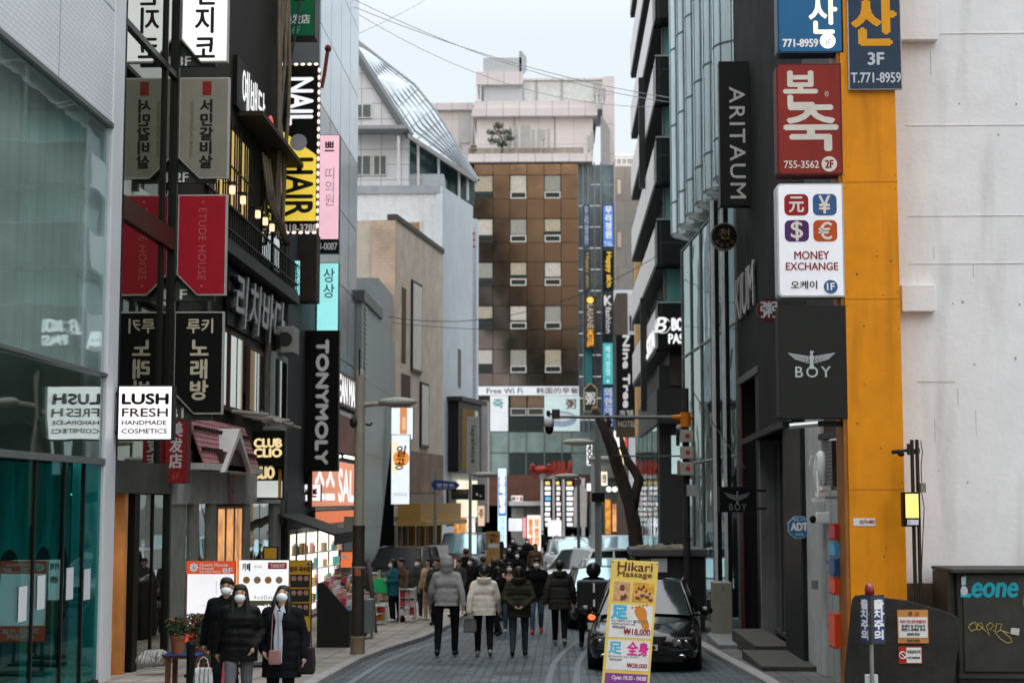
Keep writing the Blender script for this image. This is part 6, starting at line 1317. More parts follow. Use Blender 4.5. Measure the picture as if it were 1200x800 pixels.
# bags of the walkers
def tote(name, label, c, w, h, d, mt, strap=None, rot=0):
    t = thing(name, label, 'bag', tuple(c)); LOC[t.name] = Vector(); t.rotation_euler = (0, 0, rot); q = MB()
    rows = []
    for z, k in ((0, .86), (.03, 1.0), (h * .5, 1.02), (h * .9, .92), (h, .88)): rows.append([(x * w / 2 * k, y * d / 2 * k, z) for x, y in ((-1, -.8), (-.8, -1), (0, -1.05), (.8, -1), (1, -.8), (1, .8), (.8, 1), (0, 1.05), (-.8, 1), (-1, .8))])
    q.grid(rows, close=True); n = 10; q.f.append(tuple(range(n - 1, -1, -1))); q.f.append(tuple(range(4 * n, 5 * n))); q.m += [0, 0]
    o = q.build('bag_body', mt, None, smooth=False, bev=.01); o.parent = t
    if strap:
        q = MB(); pts = [(-w * .3, 0, h), (-w * .22, 0, h + strap * .75), (0, 0, h + strap), (w * .22, 0, h + strap * .75), (w * .3, 0, h)]; q.tube(pts, .006, 6); o = q.build('handle', mt, None); o.parent = t
    return t
tote('shoulder_bag', 'black shoulder bag hanging at the side of the dark open coat', (P(359, 780, Y2).x, Y2 - .02, P(359, 789, Y2).z), .2, .3, .13, M('black_leather', (.012, .011, .011), .4), .42)
p = P(322, 778, Y2 - .25); tote('small_bag', 'small dusty pink bag hung in front of the dark open coat', (p.x, Y2 - .26, p.z), .14, .16, .06, M('pink_leather', (.3, .15, .135), .5), .5)
p = P(286, 800, 18.3); tote('plastic_bag', 'crumpled white plastic bag in the hand of the woman in grey trousers', (P(250 + 6, 0, 18.3).x, 18.15, P(250, 808, 18.3).z), .2, .26, .1, M('white_plastic', (.6, .62, .63), .5, wave=('X', 6, 4, .03), bump=1), .12)

def away(label, px, fy, hy, top, **k): X, Y, h = by_feet(px, fy, hy); return person(label, X, Y, h, k.pop('rot', 0), top, **k), X, Y, h
away('man in a grey hooded sweatshirt with the hood up seen from behind', 523, 769, 652, gh, pants=BLK_T, hair='hooded', arms='down', hem=.88, bulk=1.0, legspread=.045, pose='walk', stride=.6)
_, X, Y, h = away('person in a cream fleece jacket with black hair seen from behind', 567, 769, 664, wj, pants=BLK_T, hair='cap', hood=True, hem=.8, bulk=1.4, legspread=.02, pose='walk', stride=.9, step=-1, rot=.06, shoes=M('grey_shoe', (.2, .2, .2), .5))
tote('carrier_bag', 'full grey carrier bag in the left hand of the person in cream fleece', (X - .27 * h / 1.72, Y + .05, gnd(X, Y) + .46 * h / 1.72), .24, .26, .16, M('grey_bag', (.16, .165, .16), .6), .14)
away('person in an olive puffer with hands clasped behind the back', 608, 769, 664, opuf, pants=djean, hair='bob', arms='behind', hood=True, hem=.76, bulk=1.35, legspread=.02, pose='walk', stride=.75)
away('tall person in a charcoal puffer striding away on the road', 656, 756, 657, gpuf, pants=BLK_T, hair='short', pose='walk', hood=True, hem=.74, bulk=1.6, shoes=M('two_tone_shoe', (.25, .22, .2), .5), step=-1)
away('woman in a dusty pink top with long hair and a white mask', 597, 741, 659, pk, rot=FRONT, pants=jean, shoes=ws, hair='long', mask=True, hem=.95, bulk=1.1)
away('man in a black jacket, jeans and bright red shoes with a white mask', 629, 742, 654, BLK_C, rot=FRONT, pants=jean, shoes=rs, mask=True, hem=.84, bulk=1.3, arms='pocket', pose='walk')
away('man in black with a white mask striding across the pavement edge', 552, 716, 660, BLK_C, rot=FRONT * .72, pants=BLK_T, shoes=brs, mask=True, pose='walk', hem=.84, bulk=1.4)
_, X, Y, h = away('woman in a teal coat and black trousers with a white mask', 460, 728, 659, tealc, rot=math.pi * .62, pants=BLK_T, shoes=ws, hair='bob', mask=True, arms=('bent', 'bent'), hem=.72, bulk=1.4)
tote('shopping_bag', 'bright green shopping bag held by the woman in the teal coat', (X - .3, Y - .1, gnd(X, Y) + .72), .36, .36, .14, M('green_bag', (.02, .5, .16), .4), .14, rot=.2)
away('man in a dark grey jacket and jeans with a white mask by the stalls', 489, 725, 655, dgj, rot=FRONT * .95, pants=djean, shoes=ws, mask=True, hem=.8, bulk=1.3)
_, X, Y, h = away('woman in a beige coat and beige trousers lifting a hand to her face', 502, 726, 660, beige_c, rot=FRONT * .8, pants=btr, shoes=ws, hair='bob', arms=('up', 'down'), hem=.9, bulk=1.2)
tote('handbag', 'tan handbag on the arm of the woman in beige', (X - .05, Y - .24, gnd(X, Y) + .78), .26, .22, .1, M('tan_leather', (.4, .2, .06), .5), .2)
p_ = lambda lab, px, hy, top, h=1.68, Y=None, **k: (lambda a: person(lab, a[0], a[1], a[2], k.pop('rot', FRONT), top, **k))(by_y(px, hy, Y) if Y else by_head(px, hy, h))
p_('person with dark hair behind the man in grey and the woman in beige', 512, 654, dgj, Y=39.5, hair='short', rot=FRONT * .9)
p_('person in a brown coat half hidden behind the teal coat', 470, 654, brc, Y=41, hair='short', rot=FRONT * .7)
p_('person in a dark coat at the stalls beside the lamp post', 427, 656, dgj, Y=38.5, hair='short', rot=FRONT * .5)
p_('person wearing a black woollen hat on the pavement', 546, 643, BLK_C, hair='cap', rot=0)
p_('man in black with white lettering on the shirt and a white mask', 597, 639, BLK_C, mask=True, under=ws, pose='walk')
p_('woman in a black coat and white mask in the middle of the crowd', 609, 638, BLK_C, hair='long', mask=True, hem=.6, bulk=1.4, pose='walk')
p_('person with a pale scarf walking behind the man in lettered shirt', 601, 630, nav, hair='long', mask=True, pose='walk', under=ws)
p_('woman in a long black coat with a white mask, left of the open coat', 618, 631, BLK_C, hair='long', mask=True, hem=.5, bulk=1.4, pose='walk')
p_('person in an open black coat over white, far down the street', 635.5, 622, BLK_C, mask=True, hem=.55, under=ws, pose='walk', bulk=.8)
p_('person in black with hair tied up at the lit banner', 621, 622, BLK_C, hair='bob', hem=.6, rot=0)
p_('person in a dark coat near the orange banner stand', 579, 655, BLK_C, Y=42, hair='bob', rot=.4)
p_('person in a black hooded coat turned to the stalls by the banner', 587, 656, BLK_C, Y=43, hair='long', rot=.9)
p_('person in black bending by the pavement pole', 556, 630, dgj, mask=True, rot=FRONT * .8)
p_('person in black and pale trousers at the lit shop', 567, 628, BLK_C, pants=btr, rot=FRONT * .6)
for lab, px, hy, yy, mt, hr, rt in (('man in a black cap and coat between the striding man and the banner', 566, 652, 46, BLK_C, 'cap', .3), ('person in a dark navy coat beside the orange banner stand', 591, 646, 56, nav, 'bob', FRONT), ('woman with long hair in a black coat in front of the crowd', 583, 664, 37, BLK_C, 'long', .6),
        ('person in a dark brown coat deep in the crowd', 627, 637, 64, brc, 'bob', FRONT), ('person in dark grey by the kerb behind the grey hooded man', 538, 655, 43, dgj, 'short', FRONT * .8), ('masked person in black at the heart of the far crowd', 606, 646, 55, BLK_C, 'short', FRONT), ('person in charcoal walking away past the lit blue sign', 588, 634, 72, dgj, 'bob', 0)):
    p_(lab, px, hy, mt, Y=yy, hair=hr, rot=rt, mask='masked' in lab, pose='walk')
p_('person in a black jacket in front of the dark parked estate car', 671, 625, BLK_C, rot=FRONT)
p_('person in a dark jacket stooping beside the parked estate car', 652, 627, dgj, h=1.6, rot=FRONT * .7)
p_('person in black beside the white van past the poles', 711, 631, BLK_C, mask=True, rot=FRONT)
p_('person in dark clothes beyond the white van', 715, 620, dgj, rot=0)

# ================================================================ vehicles
tyre = M('tyre_rubber', (.015, .015, .015), .8, var=.2); rimm = M('alloy', (.3, .3, .31), .35, metal=.8); cgl = M('car_glass', (.02, .028, .03), .04, spec=.9, metal=.1, var=.1)
def paint(n, c, r=.18): return M(n, c, r, metal=.1, var=.05, spec=.7)
chrome = M('chrome', (.6, .6, .6), .12, metal=1)
def car(name, label, cat, X, Y, rot, pm, L=4.7, Wd=1.84, kind='sedan', glassm=None, plate=None, glow=False, gz_=None):
    """front looks along local -Y"""
    t = thing(name, label, cat, (X, Y, gz(Y) if gz_ is None else gz_)); t.rotation_euler = (0, 0, rot); LOC[t.name] = Vector(); glassm = glassm or cgl
    prof = {'sedan': ([0, .015, .06, .14, .26, .5, .72, .86, .96, 1], [.74, .88, .95, .99, 1, 1, 1, .98, .92, .8], [.56, .66, .73, .80, .90, .93, .95, .98, .97, .8], (.25, .41, .70, .87), 1.45, .70),
            'suv': ([0, .015, .06, .14, .26, .5, .72, .9, .97, 1], [.76, .9, .96, 1, 1, 1, 1, .99, .94, .86], [.62, .76, .88, .96, 1.03, 1.05, 1.06, 1.07, 1.05, .9], (.23, .36, .86, .97), 1.68, .76),
            'van': ([0, .015, .05, .1, .2, .5, .8, .95, .985, 1], [.8, .92, .97, 1, 1, 1, 1, 1, .97, .92], [.7, .86, .98, 1.06, 1.14, 1.16, 1.16, 1.16, 1.15, 1.0], (.1, .24, .95, .985), 1.95, .84)}[kind]
    ys_, ws_, zt_, (c0, c1, c2, c3), rz, rw = prof; rows = []
    for y, w, z in zip(ys_, ws_, zt_):
        yy = (y - .5) * L; w_ = w * Wd / 2; zb_ = .2 + (.1 if y < .03 or y > .97 else 0)
        half = [(0, z + .025), (w_ * .5, z + .02), (w_ * .82, z - .02), (w_ * .94, z - .09), (w_, z - .22), (w_ * 1.0, (z + zb_) / 2), (w_ * .985, zb_ + .12), (w_ * .93, zb_ + .02), (w_ * .8, zb_), (0, zb_)]
        rows.append([(x, yy, zz) for x, zz in half] + [(-x, yy, zz) for x, zz in half[-2:0:-1]])
    q = MB(); q.grid(rows, close=True); n = len(rows[0]); q.f += [tuple(range(n - 1, -1, -1)), tuple(range((len(rows) - 1) * n, len(rows) * n))]; q.m += [0, 0]
    body = q.build('body', pm, None, smooth=True, sub=1); body.parent = t
    def belt(y): return np.interp(y, ys_, zt_)
    A = lambda y, k, z: (np.interp(y, ys_, ws_) * Wd / 2 * k, (y - .5) * L, z)
    zb0, zb3 = float(belt(c0)) - .0, float(belt(c3)) - .0; hw = Wd / 2
    lo = [(c0, .86, zb0), (c1 * .5 + c0 * .5 + .02, .93, float(belt(.35)) - .05), (c2, .94, float(belt(c2)) - .05), (c3, .82, zb3)]
    F0, F1, R1, R0 = A(*lo[0]), A(*lo[1]), A(*lo[2]), A(*lo[3]); rT = rw * hw
    f1, r1 = (rT * .93, (c1 - .5) * L, rz - .05), (rT * .95, (c2 - .5) * L, rz - .06); mid = (rT, ((c1 + c2) / 2 - .5) * L, rz - .03)
    mx = lambda p: (-p[0], p[1], p[2])
    def patch(nm, a, b, c, d, mt, bulge, nv=5):   # a,b bottom  c,d top (c above b)
        a, b, c, d = map(Vector, (a, b, c, d)); nrm_ = (b - a).cross(d - a).normalized(); rows_ = []
        for i in range(nv + 1):
            v = i / nv; rows_.append([(a.lerp(b, u / nv).lerp(d.lerp(c, u / nv), v)) + nrm_ * bulge * 4 * (u / nv) * (1 - u / nv) * (.6 + .4 * v) for u in range(nv + 1)])
        o = MB().grid(rows_).build(nm, mt, None, smooth=True); o.parent = t; return o
    patch('windscreen', mx(F0), F0, f1, mx(f1), glassm, .07)
    patch('rear_window', R0, mx(R0), mx(r1), r1, glassm, .05)
    for sgn_ in (1, -1):
        k_ = (lambda p: p) if sgn_ > 0 else mx
        pts = [k_(F0), k_(R0), k_(r1), k_(f1)] if sgn_ > 0 else [k_(R0), k_(F0), k_(f1), k_(r1)]
        patch('side_window', *pts, glassm, .05)
    rr_ = []
    for yv, kx, zz in ((c1 - .012, .9, rz - .05), (c1 + .04, .99, rz - .012), ((c1 + c2) / 2, 1.03, rz), (c2 - .03, 1.0, rz - .015), (c2 + .015, .95, rz - .07)):
        w_ = rT * kx + .03; yy = (yv - .5) * L; rr_.append([(-w_, yy, zz - .06), (-w_ * .93, yy, zz - .015), (-w_ * .5, yy, zz + .012), (0, yy, zz + .02), (w_ * .5, yy, zz + .012), (w_ * .93, yy, zz - .015), (w_, yy, zz - .06)])
    o = MB().grid(rr_).build('roof', pm, None, smooth=True, sub=1); o.parent = t
    for k_ in ((lambda p: p), mx):
        q = MB(); q.tube([k_(F0), k_(f1)], .035, 6); q.tube([k_(R0), k_(r1)], .05, 6); b0 = Vector(k_(F1)).lerp(Vector(k_(R1)), .48); q.tube([b0, k_(mid)], .035, 6); q.tube([k_(f1), k_(mid), k_(r1)], .035, 6)
        o = q.build('pillars', pm, None, smooth=True); o.parent = t
    wr = .33 if kind != 'van' else .34
    for yv in (.19, .81):
        for sgn_ in (-1, 1):
            cx = sgn_ * (hw - .1); yy = (yv - .5) * L
            q = MB(); q.lathe([(wr - .1, -.1), (wr - .02, -.11), (wr, -.07), (wr, .07), (wr - .02, .11), (wr - .1, .1)], (0, 0, 0), 26); q.v = [(cx + v[2], yy + v[0], wr + v[1]) for v in q.v]
            w0 = q.build('wheel', tyre, None, smooth=True); w0.parent = t
            q = MB(); q.cyl((cx + sgn_ * .095, yy, wr), (cx + sgn_ * .106, yy, wr), wr - .09, n=20)
            for i in range(5):
                a = i * 2 * math.pi / 5; q.box(-.02, .02, -.02, .02, 0, .01); 
            rm = q.build('rim', rimm, None); rm.parent = w0
    hl = lit('headlight_on', (1, .72, .4), 1.2) if glow else M('headlamp_glass', (.2, .21, .21), .08, metal=.3, var=.4, scale=14)
    zf = zt_[1]; yf = -L / 2
    for sgn_ in (-1, 1):
        q = MB(); pts = [(.50, -.0, zf - .05), (.80, .10, zf - .03), (.86, .2, zf - .06), (.84, .12, zf - .19), (.54, -.005, zf - .18)]
        P_ = [(sgn_ * x * hw, yf + .0 + y, z) for x, y, z in pts]; P_ = P_ if sgn_ > 0 else P_[::-1]
        q.prism(P_, (0, -1, 0), .06); o = q.build('headlight', hl, None, bev=.015); o.parent = t
        q = MB(); q.ell((sgn_ * .63 * hw, yf + .03, zf - .115), (.04, .012, .04), 12, 8); q.ell((sgn_ * .75 * hw, yf + .075, zf - .112), (.035, .012, .035), 12, 8); l_ = q.build('lens', chrome, None, smooth=True); l_.parent = o
        q = MB(); q.ell((sgn_ * .68 * hw, yf + .03, .33), (.06, .015, .03), 12, 8); o = q.build('fog_lamp', chrome, None, smooth=True); o.parent = t
        q = MB(); yy = (c0 + .075 - .5) * L; q.ell((sgn_ * (hw + .1), yy, float(belt(c0)) + .06), (.11, .07, .075), 12, 8); q.tube([(sgn_ * (hw - .08), yy, float(belt(c0)) - .02), (sgn_ * (hw + .04), yy, float(belt(c0)) + .03)], .025); o = q.build('wing_mirror', pm, None, smooth=True); o.parent = t
        q = MB(); q.box(sgn_ * .6 * hw, sgn_ * .93 * hw, L / 2 - .06, L / 2 - .01, zt_[-1] - .12, zt_[-1] + .02); o = q.build('tail_light', M('tail_red', (.3, .01, .01), .2), None, bev=.01); o.parent = t
    q = MB(); q.prism([(x * hw, yf - .012, z) for x, z in ((-.3, zf - .2), (.3, zf - .2), (.42, zf - .02), (-.42, zf - .02))], (0, -1, 0), .03); g_ = q.build('grille', M('grille_black', (.015, .015, .015), .4, wave=('X', 9, 0, .03)), None, bev=.01); g_.parent = t
    q = MB()
    for i in range(13): x = (-.3 + i * .05) * hw; q.box(x - .003, x + .003, yf - .018, yf - .012, zf - .17, zf - .04)
    q.box(-.4 * hw, .4 * hw, yf - .02, yf - .01, zf - .03, zf - .017); o = q.build('grille_trim', chrome, None); o.parent = g_
    q = MB(); q.box(-.7 * hw, .7 * hw, yf + .005, yf + .05, .24, .34); o = q.build('air_intake', M('grille_black'), None); o.parent = t
    q = MB(); q.box(-.24, .24, yf - .03, yf - .012, .42, .51); pl_ = q.build('number_plate', M('plate_white', (.6, .6, .58), .4), None, bev=.005); pl_.parent = t
    if plate:
        q = MB(); put_text(q, plate, (-.05, .435, .2, .495), Vector((0, yf - .03, 0)), UX, Vz, NY, 0, bold=.008, lift=.003); o = q.build('lettering', ink, None); o.parent = pl_
    q = MB()
    for sgn_ in (-1, 1): q.tube([(sgn_ * .1, (c0 - .5) * L - .02, zb0 + .03), (sgn_ * .1 - .45, (c0 - .5) * L + .12, zb0 + .1)], .012, 5)
    o = q.build('wiper', BLACK, None); o.parent = t
    return t
p = P(759, 720, 26.4)
car('parked_car', 'glossy black saloon car parked facing the viewer behind the yellow banner', 'car', p.x + .12, 26.4 + 2.3, R(-5), paint('black_car_paint', (.008, .009, .009), .08), plate='48')
p = P(706, 700, 39.5)
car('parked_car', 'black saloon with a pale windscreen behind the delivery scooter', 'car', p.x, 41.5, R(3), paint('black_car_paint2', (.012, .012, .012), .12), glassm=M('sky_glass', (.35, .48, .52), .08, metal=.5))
p = P(690, 660, 55)
car('estate_car', 'white estate car standing askew behind the walkers, dark side window', 'car', p.x, 56, R(-38), paint('white_car_paint', (.62, .64, .66), .25), kind='suv', L=4.6)
p = P(711, 660, 50)
car('parked_car', 'silver white saloon just behind the black car with the pale windscreen', 'car', p.x, 51, R(4), paint('silver_car_paint', (.5, .54, .57), .25), glassm=M('sky_glass', (.35, .48, .52)))
p = P(722, 645, 70)
car('delivery_van', 'white van in the distance beside the tree trunk', 'van', p.x, 72, R(8), paint('white_van_paint', (.6, .64, .67), .3), kind='van', L=4.8, glassm=M('sky_glass', (.35, .48, .52)))
p = P(672, 635, 88)
car('estate_car', 'dark estate car with a pale blue windscreen far down the street', 'car', p.x, 90, R(12), paint('dark_brown_paint', (.04, .03, .025), .3), kind='suv', glassm=M('sky_glass', (.35, .48, .52)))
p = P(464, 690, 51)
car('parked_car', 'black people carrier parked behind the stalls and the woman in teal', 'car', p.x, 53.6, R(-6), paint('black_van_paint', (.012, .013, .014), .12), kind='suv', L=4.9, Wd=2.0, gz_=gz(53) + .1, glassm=M('dark_van_glass', (.008, .009, .011), .4, spec=.15))
for lab, px, yy, rr_, kd, pc in (('white hatchback with a pale windscreen between the estate car and the leaning tree', 716, 61, 6, 'sedan', 'white_car_paint'), ('pale silver car farther up the street beyond the white estate car', 690, 70, -8, 'sedan', 'silver_car_paint'), ('white estate car far off by the thin grey pole', 668, 76, 10, 'suv', 'white_van_paint')):
    car('parked_car', lab, 'car', P(px, 650, yy).x, yy + 2, R(rr_), MATS[pc], kind=kd, glassm=M('sky_glass', (.35, .48, .52)))
p = P(541, 650, 72)
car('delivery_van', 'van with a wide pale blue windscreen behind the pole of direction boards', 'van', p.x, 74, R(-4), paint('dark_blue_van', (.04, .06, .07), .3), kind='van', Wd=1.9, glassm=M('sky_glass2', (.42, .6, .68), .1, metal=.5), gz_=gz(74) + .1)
# delivery scooter and its rider
sx_, sy_ = P(699, 740, 33).x, 33.0; zg_ = gz(33)
t = thing('delivery_scooter', 'black delivery scooter with a big top box and a lit red tail light', 'scooter', (sx_, sy_, zg_)); t.rotation_euler = (0, 0, R(-4)); LOC[t.name] = Vector()
def sc(nm, q, mt, **k): o = q.build(nm, mt, None, **k); o.parent = t; return o
for yy in (-.62, .62):
    q = MB(); q.lathe([(.17, -.045), (.25, -.055), (.27, 0), (.25, .055), (.17, .045)], (0, 0, 0), 22); q.v = [(v[2], yy + v[0], .27 + v[1]) for v in q.v]; w0 = sc('wheel', q, tyre, smooth=True)
    q = MB(); q.cyl((-.05, yy, .27), (.05, yy, .27), .15, n=16); r0_ = q.build('rim', rimm, None); r0_.parent = w0
q = MB(); q.tube([(0, -.75, .5), (0, -.4, .62), (0, 0, .5), (0, .3, .38), (0, .5, .6), (0, .52, .95)], [.1, .15, .15, .13, .1, .05], 10); sc('body', q, paint('scooter_black', (.015, .015, .016), .25), smooth=True)
q = MB(); q.box(-.13, .13, -.55, .12, .68, .78); sc('seat', q, BLACK, bev=.03)
q = MB(); q.tube([(-.36, .45, 1.0), (0, .5, 1.02), (.36, .45, 1.0)], .018); q.tube([(.3, .45, 1), (.34, .5, 1.22)], .01); sc('handlebar', q, DARK)
q = MB(); q.box(-.34, .34, -.95, -.42, .82, 1.36); b0 = sc('top_box', q, M('box_black', (.02, .02, .02), .5), bev=.04)
q = MB(); q.box(-.02, .02, -.957, -.953, 1.14, 1.32); q.box(-.02, .02, -.957, -.953, .86, 1.0); o = q.build('box_stripe', WHITE_L, None); o.parent = b0
q = MB(); q.ell((-.05, -.88, .66), (.075, .05, .06), 12, 8); sc('tail_light', q, lit('tail_light_on', (1, .16, .05), 1.6), smooth=True)
q = MB(); q.box(-.13, .13, -.9, -.88, .42, .55); sc('number_plate', q, M('plate_white'))
t2 = person('scooter rider in black with a black helmet, seen from behind', sx_ - .05, sy_ + .15, 1.62, R(-4), BLK_C, BLK_T, hair='cap', arms='reach', hem=.8, bulk=1.5, legspread=.16)
q = MB(); q.ell((0, -.01, 1.53), (.15, .17, .16), 18, 12); o = q.build('helmet', M('helmet_black', (.012, .012, .013), .12), None, smooth=True); o.parent = t2

# ================================================================ banner, kiosk, posts, tree
t = thing('banner_stand', 'tilted yellow standing banner with foot and massage prices in front of the black car', 'banner', (1.0, 21.5, gz(21.5)))
YN = 21.3; n0, n1, n2, n3 = P(704, 812, YN - .25), P(760, 815, YN - .25), P(770.5, 660, YN), P(717, 655, YN)
Ub = (n1 - n0); Vb = (n3 - n0); bw, bh = Ub.length, Vb.length; Ub.normalize(); Vb.normalize(); Nb = Ub.cross(Vb).normalized()
pt = lambda u, v, l=0: n0 + Ub * (u * bw) + Vb * (v * bh) + Nb * l
rc = lambda q, u0, v0, u1, v1, l, m=0: q.prism([pt(u0, v0, l), pt(u1, v0, l), pt(u1, v1, l), pt(u0, v1, l)], Nb, .0015, m)
q = MB(); q.prism([pt(0, 0), pt(1, 0), pt(1, 1), pt(0, 1)], Nb, .012); q.build('cloth', M('banner_yellow', (.72, .52, .12), .5, var=.05, wave=('Z', .8, 2, .02), bump=.3), t)
q = MB(); rc(q, .1, .69, .44, .835, .003, 0); rc(q, .5, .69, .95, .835, .003, 1); q.build('photo', [M('photo_skin', (.5, .3, .16), .5, var=.3, scale=10), M('photo_orange', (.62, .33, .05), .5, var=.5, scale=12)], t)
q = MB()
def blob(u, v, ru, rv, l=.005, m=0): q.prism([pt(u + ru * math.cos(a), v + rv * math.sin(a), l) for a in [k * math.pi / 7 for k in range(14)]], Nb, .0005, m)
blob(.27, .725, .12, .03); blob(.28, .765, .07, .035, .0056, 1); blob(.27, .79, .055, .025, .0062); blob(.2, .72, .05, .025, .0068, 1)
for u, v in ((.6, .73), (.7, .75), (.8, .74), (.88, .72)): blob(u, v, .055, .022, .005, 1); blob(u - .02, v + .035, .025, .012, .0056); blob(u + .01, v - .012, .05, .012, .0062, 0)
blob(.72, .805, .03, .014, .0068); blob(.62, .79, .03, .012, .0068)
q.build('photo_figures', [M('photo_brown', (.16, .05, .02), .5, var=.4, scale=20), M('photo_flesh', (.6, .34, .18), .5, var=.3, scale=20)], t)
q = MB(); rc(q, .06, .42, .95, .665, .003, 0); rc(q, .06, .18, .95, .4, .003, 0); rc(q, .06, .0, .95, .155, .003, 1); q.build('price_panel', [M('banner_white', (.68, .68, .66), .5), M('banner_purple', (.22, .05, .24), .5)], t)
q = MB(); foot = [(.62, .655), (.56, .625), (.6, .59), (.7, .545), (.76, .5), (.84, .465), (.9, .475), (.9, .52), (.84, .57), (.83, .62), (.76, .65)]
q.prism([pt(u, v, .006) for u, v in foot], Nb, .001)
for i in range(5): c_ = pt(.52 + i * .075, .645 + i * .006, .006); q.prism([c_ + Ub * .016 * math.cos(a) + Vb * .016 * math.sin(a) for a in [k * math.pi / 4 for k in range(8)]], Nb, .001)
q.build('foot_print', M('foot_orange', (.55, .2, .03), .5), t)
def bt(nm, items, mt):
    q = MB()
    for tx, u0, v0, u1, v1, bo in items: put_text(q, tx, (u0 * bw, v0 * bh, u1 * bw, v1 * bh), n0, Ub, Vb, Nb, 0, bold=bo, lift=.006)
    q.build(nm, mt, t)
bt('title', [('Hikari', .14, .92, .88, .985, .003), ('Massage', .15, .862, .88, .916, .002)], M('banner_brown', (.1, .03, .02), .5))
bt('character', [('足', .09, .56, .42, .655, .012), ('足', .09, .3, .36, .385, .005)], M('banner_cyan', (.06, .42, .62), .5))
bt('character', [('全身', .48, .29, .92, .39, .008)], M('banner_pink', (.62, .03, .25), .5))
bt('price', [('₩18,000', .38, .435, .93, .49, .003), ('₩28,000', .5, .195, .92, .235, .002)], M('price_red', (.3, .02, .05), .5))
bt('small_print', [('발마사지', .56, .53, .86, .555, .001), ('₩50,000', .13, .485, .4, .505, .002), ('피로, 부종개선, 컨디션', .1, .535, .52, .55, .0005), ('각질케어 발 아로마 오일', .1, .512, .6, .527, .0005), ('발 마사지와 전신, 마사지', .1, .27, .7, .285, .0005), ('₩70,000', .13, .245, .38, .263, .001)], M('print_grey', (.12, .12, .12), .6))
bt('hours', [('Open 10:30 - 04:00', .2, .1, .92, .14, .002), ('Tel 02-', .2, .03, .6, .07, .002)], M('hours_white', (.7, .68, .7), .5))
q = MB(); q.tube([pt(.03, 0, -.03), pt(.03, .98, -.02)], .012); q.tube([pt(.97, 0, -.03), pt(.97, .98, -.02)], .012); q.tube([pt(.5, .5, -.04), pt(.5, 0, -.4)], .012)
q.box(1.0 - .35 + n0.x - .55, 1.0 + n0.x + .1, YN - .4, YN + .2, gz(YN), gz(YN) + .06); q.build('stand', DARK, t)
for u in (.03, .97): MB().ell(pt(u, .985, .006), (.012, .008, .012), 8, 6).build('eyelet', STEEL, t)
t = thing('utility_kiosk', 'dark windowless street kiosk with pale litter on its roof behind the black car', 'kiosk', (2.7, 38, gz(38)))
K = lambda px, py, y=37: P(px, py, y)
B('body', K(744, 690).x, K(826, 690).x, 37, 39.2, gz(38), K(780, 652).z, M('kiosk_black', (.022, .023, .022), .5, var=.3, scale=1.5), t, bev=.03)
B('roof_slab', K(740, 690).x, K(829, 690).x, 36.9, 39.3, K(780, 651.5).z, K(780, 643).z, M('kiosk_grey', (.1, .1, .095), .7, var=.3), t, bev=.02)
q = MB(); r_ = random.Random(2)
for i in range(70): x = K(744 + r_.random() * 56, 0).x; y = 37 + r_.random() * 1.6; a = r_.random() * .06 + .02; q.box(x - a, x + a, y - a, y + a, K(780, 643).z + .003, K(780, 643).z + .02 + r_.random() * .06)
tag(q.build('roof_litter', M('pale_litter', (.4, .36, .29), .9, var=.3)), kind='stuff'); bpy.data.objects['roof_litter'].parent = t; 
o = bpy.data.objects['roof_litter']; o.location = -Vector(t.location)
q = MB(); q.box(K(763, 690).x, K(782, 690).x, 36.985, 36.995, K(0, 669).z, K(0, 653).z); q.build('notice', M('paper_white'), t)
q = MB()
for i in range(4): q.box(K(750.5 + 3 * i, 690).x, K(752.5 + 3 * i, 690).x, 36.985, 36.995, K(0, 662 + (i % 2) * 2).z, K(0, 653).z)
q.build('stencil', M('stencil_grey', (.3, .3, .3), .7), t)
# beige service cabinet beside the glass shop
t = thing('service_cabinet', 'plain beige service cabinet on the kerb before the glass shop', 'cabinet', (3.35, 33.5, gz(33.5)))
K = lambda px, py, y=33.6: P(px, py, y)
zg_ = gnd(3.4, 33.6)
B('body', K(836, 690).x, K(858, 690).x, 33.6, 34.2, zg_, K(845, 682).z, M('cabinet_beige', (.26, .25, .19), .6, var=.12, stain=.3), t, bev=.02)
B('plinth', K(834, 690).x, K(860, 690).x, 33.5, 34.3, zg_ - .05, zg_ + .12, M('grey_step', (.2, .2, .2)), t)
B('label', K(846, 690).x, K(849, 690).x, 33.59, 33.6, K(845, 692).z, K(845, 687).z, M('label_grey', (.15, .15, .12), .6), t)

# lamp post on the left pavement
lx, ly = PG(419, 766).x, PG(419, 766).y; lz = gnd(lx, ly)
t = thing('lamp_post', 'lamp post with a cream upper pole, dark lower pole and one lamp arm', 'lamp post', (lx, ly, lz))
zm = ZZ(618, ly); ztp = ZZ(438, ly)
MB().lathe([(.13, 0), (.13, .3), (.12, .32)], (lx, ly, lz), 20).build('base', M('tan_base', (.2, .15, .1), .7, var=.3), t, smooth=False)
q = MB(); q.lathe([(.11, .32), (.11, zm - lz), (.115, zm - lz), (.115, zm - lz + .04)], (lx, ly, lz), 20); q.lathe([(.12, .95 + .6), (.12, 1.62)], (lx, ly, lz), 20); q.build('lower_pole', M('dark_brown_pole', (.035, .03, .024), .5, var=.3), t)
MB().lathe([(.095, zm - lz + .04), (.085, ztp - lz), (.04, ztp - lz + .1)], (lx, ly, lz), 20).build('upper_pole', M('cream_pole', (.3, .28, .225), .6, var=.15, stain=.3), t, smooth=False)
az = ZZ(474, ly)
MB().tube([(lx, ly, az), (lx + .5, ly, az + .03), (lx + .55, ly, az + .03)], .045).build('arm', M('cream_pole'), t)
q = MB(); q.ell((lx + .68, ly, az + .05), (.36, .16, .09), 18, 8); q.build('lamp_head', M('lamp_grey', (.32, .31, .28), .5), t, smooth=True)
